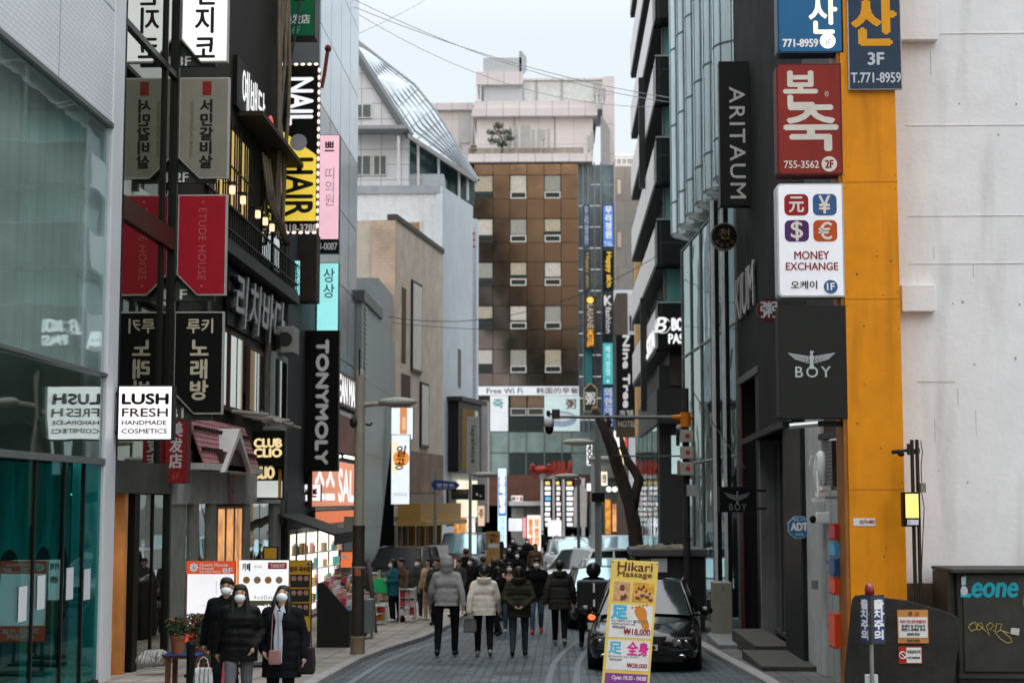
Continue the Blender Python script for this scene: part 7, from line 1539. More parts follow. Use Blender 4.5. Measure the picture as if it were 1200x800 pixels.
q = MB(); q.tube([(lx + .12, ly - .05, az - .35), (lx + .2, ly - .1, az - .37), (lx + .24, ly - .1, az - .33)], .02); q.ell((lx - .1, ly - .1, az - .32), (.07, .07, .1), 8, 6); q.tube([(lx, ly - .1, ztp), (lx, ly - .1, ztp + .45)], .015); q.build('fitting', DARK, t)
q = MB(); q.box(lx - .05, lx + .06, ly - .122, ly - .114, lz + 1.38, lz + 1.5); q.build('sticker', M('sticker_red', (.4, .1, .05), .6), t)
MB().lathe([(.115, 1.5), (.125, 1.52), (.115, 1.56)], (lx, ly, lz), 20).build('band', M('band_grey', (.2, .19, .17), .5), t)

# signal pole with camera arm on the right
sx, sy = P(804.5, 600, 36.3).x, 36.3; sz = gz(sy)
t = thing('camera_pole', 'dark street pole with an orange collar and a long arm carrying a dome camera', 'pole', (sx, sy, sz))
C = lambda px, py, y=36.3: P(px, py, y)
q = MB(); q.cyl((sx, sy, sz), (sx, sy, C(804, 455).z), .085, .075, n=16); q.build('pole', M('pole_dark', (.03, .03, .028), .5, var=.3), t, smooth=False)
q = MB(); q.cyl((sx, sy, C(804, 500).z), (sx, sy, C(804, 483).z), .12, n=16); q.cyl((sx - .1, sy, C(0, 490).z), (sx - .3, sy, C(0, 490).z), .07, .05, n=12); q.cyl((sx + .08, sy, C(0, 490).z), (sx + .16, sy, C(0, 490).z), .05, n=10); q.build('collar', M('orange_plastic', (.6, .17, .01), .5), t)
a0 = Vector((sx - .25, sy, C(0, 490).z)); a1 = C(652, 488.5)
MB().tube([a0, a1], [.045, .03], 10).build('arm', M('arm_grey', (.14, .16, .16), .5, metal=.3), t)
q = MB(); q.box(a1.x - .1, a1.x + .08, sy - .08, sy + .1, a1.z - .04, a1.z + .17); q.build('junction_box', M('box_brown', (.06, .05, .045), .6), t, bev=.01)
cx_, cz_ = C(643.5, 500).x, C(643.5, 500).z
dm = MB(); dm.lathe([(.05, .22), (.1, .2), (.115, .12), (.11, .0)], (cx_, sy, cz_), 20); d_ = dm.build('dome_camera', M('dish_white'), t, smooth=True)
q = MB(); q.ell((cx_, sy, cz_ - .04), (.1, .1, .13), 18, 10); q.build('camera_lens', M('lens_black', (.008, .008, .008), .1), d_, smooth=True)
q = MB(); q.box(cx_ - .06, cx_ + .02, sy - .05, sy + .05, cz_ + .24, cz_ + .36); q.tube([(cx_, sy, cz_ + .2), (cx_, sy, cz_ + .32), a1], .02); q.build('camera_mount', DARK, t)
for py0, py1, c_ in ((505, 519, 'box_pale'), (524, 538, 'box_pale'), (542, 557, 'box_pale')):
    f = B('control_box', sx - .14, sx + .15, sy - .26, sy - .09, C(0, py1).z, C(0, py0).z, M(c_, (.4, .39, .36), .5), t, bev=.01)
    q = MB(); zc = (C(0, py1).z + C(0, py0).z) / 2; q.prism([(sx + .02 + .055 * math.cos(a), sy - .265, zc + .055 * math.sin(a)) for a in [k * math.pi / 8 for k in range(16)]], NY, .003); q.build('warning_mark', M('mark_red', (.45, .05, .02), .5), f)
q = MB(); q.box(sx + .0, sx + .22, sy - .24, sy - .09, C(0, 581).z, C(0, 568).z); q.box(sx - .22, sx - .15, sy - .2, sy - .02, C(0, 523).z, C(0, 506).z, 1); q.box(sx - .2, sx - .13, sy - .16, sy - .02, C(0, 557).z, C(0, 540).z, 2); q.ell((sx - .16, sy - .1, C(0, 502).z), (.06, .06, .07), 10, 6)
q.build('fitting', [M('box_pale', (.4, .39, .36)), DARK, M('box_ochre', (.3, .2, .08), .6)], t)

# the bare pollarded tree
t = thing('bare_tree', 'leafless dark tree trunk with cut limbs leaning over the road', 'tree', (2.1, 45, gz(45)))
Tt = lambda px, py, y=45: P(px, py, y)
bk = M('dark_bark', (.045, .034, .028), .95, var=.5, scale=6, bump=1, stretch=(1, 1, .3)); bp_ = Tt(747, 650)
q = MB(); pts = [Vector((bp_.x + .05, 45, gz(45) - .05)), Tt(746, 690), Tt(746, 650), Tt(744, 620), Tt(738, 590), Tt(731, 568), Tt(724, 548), Tt(716, 520), Tt(706, 497), Tt(697, 480)]
q.tube(pts, [.3, .24, .21, .195, .185, .18, .17, .17, .13, .09], 14); q.build('trunk', bk, t, smooth=True)
q = MB(); q.tube([Tt(742, 600), Tt(744, 580), Tt(749, 562), Tt(744, 552), Tt(736, 540), Tt(730, 524), Tt(728, 512)], [.14, .14, .14, .125, .11, .09, .055], 12); q.build('limb', bk, t, smooth=True)
q = MB(); q.tube([Tt(709, 503), Tt(714, 494), Tt(711, 484)], [.1, .08, .05], 8); q.build('limb', bk, t, smooth=True)
q = MB(); q.ell(Tt(697, 479), (.11, .08, .08), 10, 6); q.build('cut_end', M('cut_wood', (.35, .22, .14), .9), t)

# further poles and lamps
def pole(label, px, fy, top, y, r, mt, lamp=None, name='street_pole'):
    x = P(px, 600, y).x; t = thing(name, label, 'pole', (x, y, gz(y)))
    MB().cyl((x, y, gz(y)), (x, y, ZZ(top, y)), r, r * .8, n=12).build('pole', mt, t)
    if lamp:
        z = ZZ(lamp[1], y); x1 = P(lamp[0], 600, y).x; MB().tube([(x, y, z), (x1, y, z + .03)], .04).build('arm', mt, t)
        q = MB(); q.ell((x1 - .1 if x1 < x else x1 + .1, y, z), (.5, .2, .11), 14, 8); q.build('lamp_head', M('lamp_grey'), t, smooth=True)
    return t
pg_ = M('pole_grey_green', (.15, .17, .165), .5, var=.15)
t_ = pole('tall grey green pole standing left of the leaning tree', 701, 0, 478, 50, .115, pg_, (682, 518))
B('collar', t_.location.x - .2, t_.location.x + .2, 49.8, 50.2, ZZ(588, 50), ZZ(577, 50), BLACK, t_)
pole('white painted pole just left of the tall grey green one', 695, 0, 535, 56, .09, M('pole_white', (.4, .41, .41), .5), (704, 538))
pole('thin grey pole beside the restaurant portal', 678, 0, 556, 62, .07, pg_, (668, 558))
pole('grey pole with blue and black direction boards on the left kerb', 551, 0, 555, 60, .07, M('pole_pale_grey', (.24, .25, .25), .5), (565, 556))
pole('grey pole standing further left beside the ochre canopy', 510, 0, 552, 63, .07, M('pole_pale_grey'))
s = thing('direction_sign', 'blue arrow shaped direction sign with faint white lettering', 'sign', tuple(P(522, 568, 59.5)))
D = lambda px, py, y=59.6: P(px, py, y)
MB().prism([D(505, 568), D(509, 574), D(534, 573), D(539, 568), D(534, 564), D(509, 562)], NY, .06).build('board', M('direction_blue', (.015, .05, .17), .5), s)
q = MB(); a_ = D(512, 569.5, 59.52); put_text(q, '명동길', (0, 0, .62, .1), a_, UX, Vz, NY, 0, bold=.006); put_text(q, 'Myeongdong-gil', (0, -.09, .66, -.02), a_, UX, Vz, NY, 0); q.build('lettering', M('grey_letter', (.5, .5, .5)), s)
blade('direction_sign', 'dark direction board with faint yellow lettering under the blue arrow', 'sign', 529, 549, 573, 585, 59.8, M('dark_green_face', (.02, .03, .025)), thick=.06, fw=.01, letters=[('남산골', .1, .55, .9, .85, M('dull_gold_letter', (.3, .22, .08)), {})])
blade('box_sign', 'plain dark board box on the pole beside the lit cream shop', 'sign', 553, 568, 567, 586, 61, M('charcoal_face', (.024, .026, .023)), thick=.3, fw=.01, letters=[('disc', .3, .25, .5, .5, WHITE_L), ('disc', .6, .15, .75, .4, WHITE_L)])
blade('vertical_sign', 'pale vertical sign with thin dark lowercase letters', 'sign', 547, 561, 488, 556, 68, M('pale_sign_face', (.36, .37, .34), .5), case=M('pale_case', (.45, .46, .48)), thick=.2, fw=.04, letters=[('lapalette', .28, .2, .72, .84, ink, dict(rot=-1, bold=.006))])
blade('lightbox_sign', 'white lit sign with an orange picture, the upper of two by the beige house', 'sign', 458, 484.5, 477, 515, 58.5, lit('cool_lightbox', (.82, .88, .95), .9), thick=.25, fw=.02, letters=[(None, .4, .18, .72, .98, lit('ember_picture', (.9, .35, .15), .6)), (None, .5, .3, .66, .7, lit('pale_orange', (.95, .6, .35), .7))])
blade('lightbox_sign', 'tall white lit sign with an orange round picture, the lower of two', 'sign', 458, 480.5, 509, 591, 58, lit('cool_lightbox', (.82, .88, .95)), thick=.25, fw=.02, letters=[(None, .05, .45, .4, .9, lit('cream_picture', (1, .85, .6), .85)), ('disc', .12, .42, .96, .9, lit('ember_picture2', (.92, .32, .06), .75)), ('일\n공', .25, .5, .75, .84, M('print_maroon', (.1, .03, .02), .5), dict(bold=.012, lift=.013, slant=.3)), ('한마리집', .15, .12, .85, .17, M('pale_print', (.45, .5, .58), .5), {})])
blade('box_sign', 'orange and cream lit banner low beside the dark lit shop', 'sign', 560, 568, 592, 616, 74, lit('peach_sign', (.95, .7, .5), .7), thick=.2, fw=.01, letters=[('주', .2, .4, .8, .8, M('mark_red', (.45, .05, .02)), dict(bold=.02))])
blade('banner_sign', 'orange standing banner with brown lettering and a round picture in the crowd', 'sign', 570, 586, 622, 661, 62, M('orange_banner', (.5, .26, .07), .6), thick=.04, fw=.01, letters=[('신메뉴\n출시', .15, .66, .85, .92, M('banner_brown', (.1, .03, .02)), dict(bold=.008)), (None, .15, .5, .9, .62, M('banner_white', (.68, .68, .66))), ('disc', .45, .1, .95, .42, M('photo_skin', (.5, .3, .16)))])
blade('poster_stand', 'white poster board propped behind the people at the left kerb', 'sign', 503, 526, 638, 664, 56, M('board_white', (.62, .6, .62), .6), thick=.05, fw=.01, letters=[('disc', .12, .6, .2, .8, M('mark_red', (.45, .05, .02))), ('disc', .55, .15, .63, .3, M('mark_red', (.45, .05, .02)))])
blade('small_sign', 'small red sign with pale stripes on a red post', 'sign', 527, 537, 652, 668, 50, M('pinkish_red_face', (.4, .09, .1), .5), thick=.1, fw=.02, letters=[(None, .2, .1, .4, .8, WHITE_L), (None, .55, .1, .75, .8, WHITE_L)])
x = P(532, 0, 50.05).x; tag(MB().cyl((x, 50.05, gnd(x, 50)), (x, 50.05, ZZ(668, 50)), .08, n=12).build('sign_post', M('post_red', (.35, .05, .03), .5)), 'red post under the small red striped sign', 'post')

# ================================================================ left pavement stalls and boards
def standee(name, label, px0, px1, py0, py1, Y, face, letters, foot=True, **k):
    t = blade(name, label, 'sign', px0, px1, py0, py1, Y, face, thick=.06, letters=letters, **k)
    a = P(px0, py1, Y); b = P(px1, py1, Y); zg = gnd(a.x, Y); q = MB(); q.box(a.x + .02, a.x + .05, Y, Y + .05, zg, a.z); q.box(b.x - .05, b.x - .02, Y, Y + .05, zg, a.z); q.box(a.x, b.x, Y - .1, Y + .4, zg, zg + .04); q.build('stand', DARK, t); return t
rdm = lit('guest_red', (.72, .09, .03), .5)
standee('poster_board', 'tall red edged board for a guest house behind the walking trio', 218, 275, 657, 752, 24, lit('marble_poster', (.86, .86, .9), .72), [
    (None, .0, .84, 1, 1, rdm), ('Guest House', .27, .935, .85, .975, WHITE_L, dict(bold=.002)), ('Hotel', .27, .89, .55, .925, WHITE_L, dict(bold=.002)), ('8F', .74, .852, .95, .915, WHITE_L, dict(bold=.005)), ('02-754-7006', .27, .855, .7, .878, WHITE_L, dict(bold=.002, lift=.012)), ('※', .07, .87, .23, .97, WHITE_L, dict(bold=.01)),
    (None, 0, 0, 1, .2, rdm), ('호텔급 시설\n예약문의', .12, .03, .9, .17, WHITE_L, dict(bold=.003)), (None, .3, .45, .7, .455, M('grey_vein', (.5, .5, .52), .5)), (None, .62, .6, .63, .75, M('grey_vein'))], case=M('guest_case', (.3, .03, .01), .5), fw=.015)
t = standee('menu_board', 'white menu board with small dish pictures over an olive panel', 280, 338, 656, 742, 26, M('olive_face', (.13, .11, .065), .5), [
    (None, .0, .45, 1, 1, lit('menu_white', (.88, .9, .92), .75)), (None, .58, .88, .96, .97, M('takeout_red', (.42, .02, .03), .5), dict(lift=.012)), ('TAKEOUT', .63, .9, .92, .95, WHITE_L, dict(bold=.002)), ('카페', .06, .85, .22, .96, ink, dict(bold=.004, lift=.012)), ('앤디저트', .3, .89, .46, .93, ink, dict(lift=.012)),
    ('AndDessert', .3, .47, .9, .52, M('violet_print', (.1, .08, .2), .5), dict(space=1.4, lift=.012)), ('택배', .38, .12, .92, .38, lit('white_letter_light', (.95, .95, .95)), dict(bold=.03))] + [('disc', .08 + .22 * i, .66, .22 + .22 * i, .8, M('dish_%d' % (i % 2), ((.4, .2, .05), (.3, .24, .14))[i % 2], .5)) for i in range(4)], fw=.012)
standee('menu_board', 'mustard yellow menu board with dark dish rows beside the white one', 338, 365, 656, 740, 27.6, M('mustard_face', (.5, .29, .02), .5), [
    ('한우 국수집', .06, .84, .92, .91, M('print_maroon', (.1, .03, .02)), dict(bold=.008)), ('disc', .78, .92, .92, .97, M('jpy_blue', (.04, .1, .24)))] + [(None, .08, .62 - .2 * i, .92, .8 - .2 * i, M('board_black', (.02, .02, .02), .5)) for i in range(3)] + [('disc', .12 + .27 * (j % 3), .7 - .2 * (j // 3), .34 + .27 * (j % 3), .79 - .2 * (j // 3), M('dish_meat', (.35, .2, .14), .5), dict(lift=.012)) for j in range(9)], fw=.012)
standee('small_board', 'small dark board with mustard lettering behind the yellow menu board', 308, 326, 640, 656, 29, M('board_black', (.02, .02, .02)), [(None, .1, .1, .9, .9, M('mustard_face', (.5, .29, .02)))], fw=.01)
# pot plants on a blue topped table
t = thing('plant_table', 'small red brown wooden table with a blue cloth top', 'table', (-5.05, 21.6, gnd(-5, 21.6)))
tx0, tx1 = P(196, 720, 21.6).x, P(236, 720, 21.6).x; tz = P(215, 767, 21.6).z; wd = M('red_brown_wood', (.14, .05, .02), .6, var=.3, scale=4)
B('top', tx0, tx1, 21.4, 21.9, tz - .03, tz, wd, t); B('cloth', tx0 - .01, tx1 + .01, 21.38, 21.92, tz + .001, tz + .02, M('blue_cloth', (.02, .05, .16), .8), t, bev=.005)
for x in (tx0 + .03, tx1 - .08):
    for y in (21.42, 21.82): B('leg', x, x + .06, y, y + .06, gnd(-5, 21.6), tz - .03, wd, t)
terr = M('terracotta', (.28, .09, .045), .8, var=.2)
def potted(label, x, y, z, r, h, hp_, n, flower=None, seed=1):
    t = thing('potted_plant', label, 'plant', (x, y, z)); MB().lathe([(r * .75, 0), (r * .95, h * .8), (r * 1.1, h * .8), (r * 1.1, h), (r * .9, h)], (x, y, z), 20).build('pot', terr, t, smooth=False)
    q = MB(); rr = random.Random(seed); st = MB()
    for i in range(9):
        a = rr.random() * 6.28; e = Vector((x + math.cos(a) * r * 1.2 * rr.random(), y + math.sin(a) * r * 1.2 * rr.random(), z + h + hp_ * (.6 + .4 * rr.random()))); st.tube([(x, y, z + h * .9), (x / 2 + e.x / 2, y / 2 + e.y / 2, z + h + hp_ * .4), e], .006, 5)
    st.build('stem', M('stem_green', (.04, .06, .02), .8), t)
    for i in range(n):
        a = rr.random() * 6.28; d = r * 1.5 * rr.random() ** .5; c = Vector((x + d * math.cos(a), y + d * math.sin(a), z + h + hp_ * rr.random() ** .8)); v = Vector((rr.gauss(0, 1), rr.gauss(0, 1), rr.gauss(0, .7))).normalized() * .035; w = v.orthogonal().normalized() * .016
        q.add([c - v, c - w, c + v, c + w], [(0, 1, 2, 3)], 2 if flower and rr.random() < .14 else rr.randrange(2))
    q.build('foliage', [M('leaf_dark', (.02, .04, .015), .6), M('leaf_green', (.045, .08, .03), .6), M('flower_red', (.35, .02, .05), .6)], t)
potted('pot plant with small dark red flowers on the blue cloth', P(209, 720, 21.6).x, 21.6, tz + .02, .1, .24, .22, 420, True, 3)
potted('leafy pot plant leaning behind the flowering one', P(233, 720, 22).x, 22.0, gnd(-5, 22) + .5, .12, .2, .3, 420, True, 5)
q = MB(); rr = random.Random(9)
t = thing('trailing_plant', 'trailing green plant spilling down beside the table', 'plant', tuple(P(240, 770, 21.9)))
for i in range(420):
    c = P(231 + 20 * rr.random() + rr.gauss(0, 3), 735 + 65 * rr.random(), 21.8 + .3 * rr.random()); v = Vector((rr.gauss(0, 1), rr.gauss(0, 1), rr.gauss(0, 1))).normalized() * .04; w = v.orthogonal().normalized() * .017; q.add([c - v, c - w, c + v, c + w], [(0, 1, 2, 3)], rr.randrange(2))
q.build('foliage', [M('leaf_dark', (.02, .04, .015)), M('leaf_green', (.045, .08, .03))], t)
MB().tube([P(236, 735, 21.95), P(240, 765, 21.95), Vector((P(238, 0, 21.95).x, 21.95, gnd(-5, 22)))], .02).build('stem', M('stem_green', (.04, .06, .02)), t)
p = P(223, 800, 21.2); tag(MB().lathe([(.07, 0), (.07, .03), (.055, .05), (.055, .62), (.07, .66), (.05, .7)], (p.x, 21.2, gnd(p.x, 21.2)), 18).build('bollard', BLACK), 'short black bollard in front of the plant table', 'bollard')
B_ = B('low_box', P(240, 720, 22.6).x, P(262, 720, 22.6).x, 22.6, 22.9, gnd(-5, 22.6), gnd(-5, 22.6) + .45, M('box_red', (.5, .06, .08), .5), None, bev=.02); tag(B_, 'small pinkish red box on the pavement behind the trailing plant', 'box')
q = MB()
for i in range(5): q.ell((P(172 + 4 * i, 720, 24.3).x, 24.3 + .05 * i, gnd(-6, 24) + .2 + .06 * (i % 2)), (.16, .12, .1), 10, 6)
tag(q.build('rubbish_bags', M('crumpled_white', (.45, .44, .44), .6, wave=('X', 5, 5, .04), bump=1), smooth=True), 'pile of crumpled white bags by the shop door', 'bags')
# sloping black display bins with packets
def bin_(label, px0, px1, pyb, pyt, Y, seed):
    a, b = P(px0, pyb, Y), P(px1, pyb, Y); x0, x1 = a.x, b.x; zg = gnd(x0, Y); hb = P(px0, pyt, Y).z - zg; hf = hb * .55
    t = thing('display_bin', label, 'display bin', ((x0 + x1) / 2, Y, zg), 'sloping display bins on the pavement')
    MB().prism([(x0, Y, zg), (x1, Y, zg), (x1, Y, zg + hf), (x0 + .12, Y, zg + hb), (x0, Y, zg + hb)], NY, 1.3).build('case', M('bin_black', (.012, .012, .012), .6, var=.3), t)
    q = MB(); r_ = random.Random(seed); mats_ = [M('pack_white', (.62, .6, .6), .4), M('pack_rose', (.5, .22, .24), .4), M('pack_tan', (.5, .35, .2)), M('pack_blue', (.2, .3, .42), .4), M('pack_red', (.45, .05, .06), .4)]
    for i in range(6):
        for j in range(5):
            u = (i + .5) / 6; x = x0 + .12 + (x1 - x0 - .12) * u; z = zg + hb + (hf - hb) * u; y = Y + .06 + j * .25
            q.box(x - .045, x + .035, y, y + .18, z - .02, z + .06 + .1 * r_.random(), r_.choice([0, 0, 0, 1, 2, 3, 4]))
    q.build('packets', mats_, t); return t
bin_('black sloping display bin of packets nearest the menu boards', 371, 409, 754, 683, 31, 1)
bin_('black sloping display bin of packets beside the lamp post', 394, 421, 748, 682, 33.2, 2)
bin_('low display bin of packets behind the lamp post', 405, 432, 735, 690, 36, 3)
# goods further on
def goods(name, label, cat, px0, px1, py0, py1, Y, mats_, nx, nz, seed, frame=True):
    a, b = P(px0, py1, Y), P(px1, py0, Y); zg = gnd(a.x, Y); t = thing(name, label, cat, ((a.x + b.x) / 2, Y, zg)); r_ = random.Random(seed); q = MB()
    for i in range(nx):
        for j in range(nz):
            x0 = a.x + (b.x - a.x) * i / nx; x1 = a.x + (b.x - a.x) * (i + .9) / nx; z0 = a.z + (b.z - a.z) * j / nz; z1 = z0 + (b.z - a.z) / nz * (.6 + .3 * r_.random())
            q.box(x0, x1, Y + .02 + .1 * r_.random(), Y + .3, z0, z1, r_.randrange(len(mats_)))
    q.build('packets', mats_, t); q = MB()
    for x in (a.x, b.x):
        for y in (Y, Y + .4): q.cyl((x, y, zg), (x, y, b.z + .05), .015, n=6)
    for j in range(nz + 1): z = a.z + (b.z - a.z) * j / nz; q.box(a.x, b.x, Y, Y + .4, z - .015, z - .003)
    q.build('rack', M('rack_white', (.5, .5, .5), .5), t); return t
pm_ = [M('pack_cream', (.68, .55, .42), .4), M('pack_pinkish', (.65, .42, .38), .4), M('pack_white', (.62, .6, .6)), M('pack_rose', (.5, .22, .24)), M('pack_straw', (.6, .45, .15), .4)]
goods('goods_rack', 'white rack of cream and pink packets under the bright shop front', 'rack', 392, 412, 664, 690, 38.6, pm_, 5, 3, 1)
goods('goods_rack', 'tall rack of pale packets just right of the lamp post', 'rack', 425, 443, 671, 706, 41, pm_, 4, 4, 2)
goods('goods_rack', 'low rack of red and orange packets at the pavement edge', 'rack', 432, 452, 709, 727, 39.5, [M('pack_red', (.45, .05, .06)), M('pack_orange', (.55, .2, .05), .4), M('pack_straw', (.6, .45, .15))], 4, 2, 3)
goods('goods_rack', 'wire rack of red and white packets behind the woman in teal', 'rack', 468, 486, 690, 720, 40.5, [M('pack_red', (.45, .05, .06)), M('pack_white', (.62, .6, .6)), M('pack_pinkish', (.65, .42, .38))], 3, 3, 4)
goods('goods_rack', 'rack of tan packets between the lamp post and the woman in teal', 'rack', 443, 457, 678, 702, 42, [M('pack_cream', (.68, .55, .42)), M('pack_tan', (.5, .35, .2))], 3, 3, 5)
blade('box_sign', 'orange red box sign with faint white lettering over the stalls', 'sign', 399, 414, 646, 665, 38, lit('orange_red_box', (.9, .2, .06)), thick=.25, fw=.01, letters=[('SALE', .08, .55, .6, .85, WHITE_L, dict(bold=.006))])
blade('panel_sign', 'blank grey green shutter panel beside the bright shop', 'panel', 403, 417, 605, 645, 44, M('shutter_green', (.11, .14, .14), .5), thick=.1, fw=.01, letters=[])
a, b = P(431, 655, 36.5), P(442, 735, 36.5); q = MB(); q.tube([Vector((b.x, 36.3, gnd(b.x, 36.3))), a.lerp(b, .3), a], [.03, .06, .05], 8)
tag(q.build('rolled_parasol', M('mauve_cloth', (.1, .08, .1), .8, var=.2), smooth=True), 'rolled mauve parasol leaning behind the lamp post', 'parasol')
p = P(425, 735, 34); q = MB(); q.box(p.x - .18, p.x + .2, 34, 34.5, gnd(p.x, 34) + .12, gnd(p.x, 34) + .8)
for dx in (-.14, .16): q.cyl((p.x + dx, 34.1, gnd(p.x, 34) + .06), (p.x + dx + .04, 34.1, gnd(p.x, 34) + .06), .06, n=10)
tag(q.build('hand_cart', M('cart_grey', (.16, .19, .2), .5)), 'grey hand cart on small wheels behind the lamp post', 'cart')

# ================================================================ right foreground
t = thing('warning_sign', 'two sided blue and white car exit warning sign with a red beacon', 'sign', tuple(P(1022, 800, 19.2)))
V = lambda px, py, y=19.2: P(px, py, y)
bluev = M('warning_blue', (.02, .06, .22), .5)
zw0, zw1 = V(1022, 754).z, V(1022, 697).z
for nm, xa, ya, xb, yb in (('l', 1008, 19.32, 1020.5, 19.12), ('r', 1021, 19.12, 1037, 19.3)):
    A0, A1 = V(xa, 725, ya), V(xb, 725, yb); U_ = Vector((A1.x - A0.x, yb - ya, 0)); w = U_.length; U_.normalize(); N_ = U_.cross(Vz).normalized(); O_ = Vector((A0.x, ya, zw0)); W3 = lambda u, v, l=0: O_ + U_ * u + Vz * v + N_ * l; hh = zw1 - zw0
    f = MB().prism([W3(0, 0), W3(w, 0), W3(w, hh), W3(0, hh)], N_, .05).build('sign_case', M('case_dark_grey', (.05, .05, .05), .5), t)
    MB().prism([W3(.02, .03, .004), W3(w - .015, .03, .004), W3(w - .015, hh - .03, .004), W3(.02, hh - .03, .004)], N_, .003).build('face', bluev, f)
    q = MB(); put_text(q, '출\n차\n주\n의', (.03, .05, w - .025, hh - .05), O_, U_, Vz, N_, 0, bold=.008, lift=.007); q.build('lettering', WHITE_L, f)
p = V(1022, 754); MB().cyl((p.x, 19.25, gz(19)), (p.x, 19.25, zw0), .025, n=12).build('pole', STEEL, t)
p = V(1020, 697); q = MB(); q.lathe([(.055, 0), (.055, .06), (.05, .1), (.03, .135), (.005, .145)], (p.x, 19.25, p.z), 18); q.build('beacon', M('beacon_red', (.22, .01, .015), .12, spec=.8), t, smooth=True)
t = thing('rubber_board', 'big black rounded rubber board carrying two notices beside the orange pillar', 'board', tuple(P(1060, 800, 19.7)))
V = lambda px, py, y=19.7: P(px, py, y)
bd = [(990, 790), (993, 830), (1114, 830), (1118, 800), (1126, 735), (1122, 722), (1100, 713), (1062, 703), (1030, 699), (1003, 697), (999, 702)]
MB().prism([V(*p) for p in bd], NY, .06).build('board', M('black_rubber', (.022, .021, .019), .75, var=.35, scale=4, bump=.3), t, bev=.015)
def notice(px0, px1, py0, py1, parts, nm):
    a, b = V(px0, py1), V(px1, py0); f = B(nm, a.x, b.x, 19.685, 19.695, a.z, b.z, parts[0], t); q = MB(); ms = []; w, h = b.x - a.x, b.z - a.z
    for it in parts[1:]:
        if it[-1] not in ms: ms.append(it[-1])
        m_ = ms.index(it[-1])
        if it[0] is None: q.box(a.x + it[1] * w, a.x + it[3] * w, 19.681 - .001 * len(ms), 19.684, a.z + it[2] * h, a.z + it[4] * h, m_)
        else: put_text(q, it[0], (it[1] * w, it[2] * h, it[3] * w, it[4] * h), Vector((a.x, 19.676, a.z)), UX, Vz, NY, m_, bold=.0015, lift=.001)
    q.build('lettering', ms, f)
notice(1052, 1087, 714, 753, [M('notice_orange', (.5, .22, .06), .5), (None, .03, .17, .97, .78, M('banner_white', (.68, .68, .66))), ('경 고', .34, .83, .7, .95, M('banner_brown', (.1, .03, .02))), ('주차시 견인 조치 안내합니다', .08, .6, .92, .7, M('label_red', (.4, .04, .04))), ('관계자 외 주차금지\n위반시 과태료 부과', .12, .36, .9, .56, ink), ('문의전화 관리실', .3, .23, .7, .31, ink), ('명동상가 번영회', .3, .04, .7, .12, M('banner_brown', (.1, .03, .02)))], 'notice')
notice(1053, 1080, 757, 777, [M('notice_red', (.4, .02, .02), .5), (None, .33, .06, .96, .94, M('banner_white', (.68, .68, .66))), ('주차금지구역', .36, .6, .93, .8, ink), ('NO PARKING', .4, .3, .9, .42, ink)], 'notice')
q = MB(); a, b = V(1053, 777), V(1080, 757); cx, cz = a.x + .15 * (b.x - a.x) + .005, (a.z + b.z) / 2
for i in range(16): t0_, t1_ = i * math.pi / 8, (i + 1) * math.pi / 8; q.tube([(cx + .04 * math.cos(t0_), 19.675, cz + .04 * math.sin(t0_)), (cx + .04 * math.cos(t1_), 19.675, cz + .04 * math.sin(t1_))], .006, 5)
q.tube([(cx - .028, 19.675, cz + .028), (cx + .028, 19.675, cz - .028)], .006, 5); q.build('no_parking_mark', WHITE_L, t)
s_ = B('label', V(1005, 690).x, V(1019, 690).x, 19.3, 19.36, P(1010, 800, 19.3).z, P(1010, 790, 19.3).z, M('paper_white'), None); tag(s_, 'small white tag at the foot of the car exit sign', 'tag')
t = thing('steel_cabinet', 'dark steel cabinet with blue and yellow graffiti against the white wall', 'cabinet', tuple(P(1160, 800, 20.4)))
V = lambda px, py, y=20.4: P(px, py, y)
x0, x1 = V(1122, 690).x, V(1122, 690).x + 1.5; z1 = V(1150, 671).z; gm_ = M('cabinet_dark', (.032, .033, .027), .55, var=.35, scale=3, bump=.15, stain=.2)
B('body', x0, x1, 20.4, 21.4, gz(20) - .05, z1, gm_, t, bev=.015); B('lid', x0 - .08, x1 + .05, 20.3, 21.45, z1 + .002, z1 + .05, gm_, t, bev=.01)
B('lower_rail', x0 - .02, x1, 20.33, 20.398, V(0, 790).z, V(0, 786).z, gm_, t); B('door', x0 + .06, x1, 20.37, 20.398, V(0, 783).z, z1 - .02, gm_, t, bev=.008)
B('side_post', x0 - .1, x0 - .01, 20.5, 21.3, gz(20), z1, gm_, t)
q = MB(); put_text(q, 'Leone', (V(1127, 690).x, V(0, 697).z, V(1192, 690).x, V(0, 673).z), Vector((0, 20.368, 0)), UX, Vz, NY, 0, bold=.011, lift=.002, slant=.06); q.build('blue_graffiti', M('spray_cyan', (.01, .3, .38), .7, var=.25), t)
def scrawl(pts, r): q.tube([V(px, py, 20.364) for px, py in pts], r, 5)
q = MB(); scrawl([(1141, 729), (1137, 731), (1135, 735), (1138, 739), (1144, 737), (1146, 730), (1142, 728), (1146, 738), (1152, 735), (1150, 729), (1146, 731), (1154, 738), (1159, 744), (1156, 733), (1160, 729), (1165, 732), (1160, 737), (1166, 739), (1168, 730), (1174, 731), (1172, 737), (1178, 742), (1184, 747), (1186, 752), (1180, 753), (1172, 748), (1166, 741), (1172, 738), (1182, 741)], .006)
q.build('yellow_graffiti', M('spray_yellow', (.4, .3, .1), .7), t)
q = MB(); q.box(V(1126, 690).x, V(1131, 690).x, 20.36, 20.366, V(0, 683).z, V(0, 674).z); q.ell((V(1129, 690).x, 20.365, V(0, 690).z), (.045, .004, .06), 12, 8); q.prism([V(1185, 735, 20.365), V(1195, 736, 20.365), V(1194, 744, 20.365), V(1184, 742, 20.365)][::-1], NY, .002); q.build('sticker', M('sticker_pale', (.45, .46, .46), .6), t)
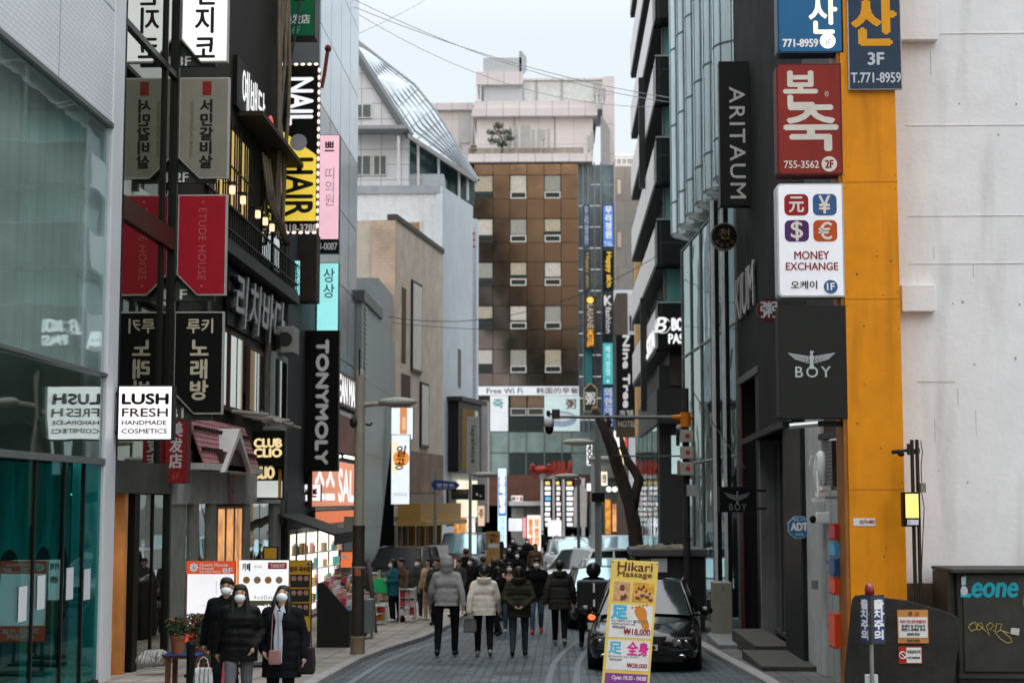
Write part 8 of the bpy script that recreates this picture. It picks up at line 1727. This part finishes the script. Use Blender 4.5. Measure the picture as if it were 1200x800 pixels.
q = MB(); q.ell((V(1202, 690).x, 20.36, V(0, 704).z), (.06, .02, .14), 12, 8); q.build('handle', M('handle_grey', (.15, .15, .14), .4, metal=.5), t)
t = thing('camera_post', 'twin tube black post with a camera arm and a glowing yellow light box', 'post', tuple(P(1073, 720, 20.7)))
V = lambda px, py, y=20.7: P(px, py, y)
q = MB()
for px in (1070.5, 1076.5): q.cyl((V(px, 600).x, 20.7, gz(20.7)), (V(px, 600).x, 20.7, V(1073, 515).z), .024, n=12)
q.build('pole', M('post_black_brown', (.03, .026, .022), .4, metal=.3), t)
q = MB(); q.prism([V(1064, 533), V(1078, 531), V(1078, 525), V(1066, 526)], NY, .05); q.tube([V(1046, 529), V(1068, 527)], .02); q.box(V(1066, 690).x, V(1070, 690).x, 20.62, 20.68, V(0, 533).z, V(0, 521).z); q.build('arm', M('post_black_brown'), t)
q = MB(); q.cyl(V(1045, 529.5), V(1053, 529), .025, n=10); q.ell(V(1056, 532), (.045, .04, .03), 10, 6); q.build('camera', BLACK, t)
f = B('light_box', V(1057, 690).x, V(1077, 690).x, 20.5, 20.66, V(0, 616).z, V(0, 576.5).z, BLACK, t, bev=.008)
B('light_panel', V(1059.5, 690).x, V(1074.5, 690).x, 20.49, 20.498, V(0, 606).z, V(0, 578.5).z, lit('amber_panel', (1, .7, .2), .9), f)
q = MB(); q.box(V(1061, 690).x, V(1074, 690).x, 20.485, 20.498, V(0, 614).z, V(0, 608).z); q.build('label', M('paper_white'), f)
q = MB(); put_text(q, '24', (V(1062, 690).x, V(0, 613).z, V(1064.5, 690).x, V(0, 609).z), Vector((0, 20.484, 0)), UX, Vz, NY, 0, lift=.002); q.build('label_lettering', M('label_red', (.4, .04, .04)), f)
for px, py in ((1063, 587), (1067, 592), (1071, 599)): pass
B('side_box', V(1080, 690).x, V(1086, 690).x, 20.6, 20.72, V(0, 577).z, V(0, 566).z, M('box_olive', (.2, .19, .14), .5), t)
q = MB(); q.tube([V(1079, 516), V(1081, 530), V(1079.5, 545), V(1080, 565)], .006, 5); q.tube([V(1080, 577), V(1083, 595), V(1081, 640), V(1079, 700)], .006, 5); q.build('wire', BLACK, t)

# ================================================================ overhead cables
cm = M('cable_grey', (.05, .05, .055), .7)
def cable(label, a, b, sag, r=.012, grp='overhead power cables'):
    pts = [a.lerp(b, i / 20) - Vector((0, 0, sag * 4 * (i / 20) * (1 - i / 20))) for i in range(21)]; tag(MB().tube(pts, r, 6).build('overhead_cable', cm), label, 'cable', grp)
cm = M('pale_cable', (.4, .4, .43), .7)
cable('thin overhead cable sloping from the pale building to the balcony building, uppermost', P(395, 0, 50), P(800, 117, 54), .4, .011)
cable('thin overhead cable just under the uppermost one across the street', P(400, -8, 50), P(800, 122, 54), .55, .011)
cable('faint lower overhead cable crossing the pale sky', P(412, 12, 52), P(800, 124, 56), 1.0, .009)
cable('faint overhead cable rising from the pale building to the upper right', P(400, 48, 52), P(560, -40, 60), .2, .01)
cm = MATS['cable_grey']
cable('slack cable in front of the beige and blue grey houses', P(455, 371, 56), P(770, 300, 54), .9, .012)
cable('low slack cable from the beige house to the tower front', P(460, 378, 58), P(690, 381, 60), .2, .01)
cable('black cable hanging diagonally across the tall salon sign', P(353, -5, 36.6), P(318, 200, 36.6), .15, .03)
cable('straight wire from the dark pole to the black wall', P(810, 455, 36.2), P(873, 548, 34), .05, .012)
cable('long wire at tree height crossing the road to the dark pole', P(712, 533, 46), P(797, 534, 36.2), .02, .018)
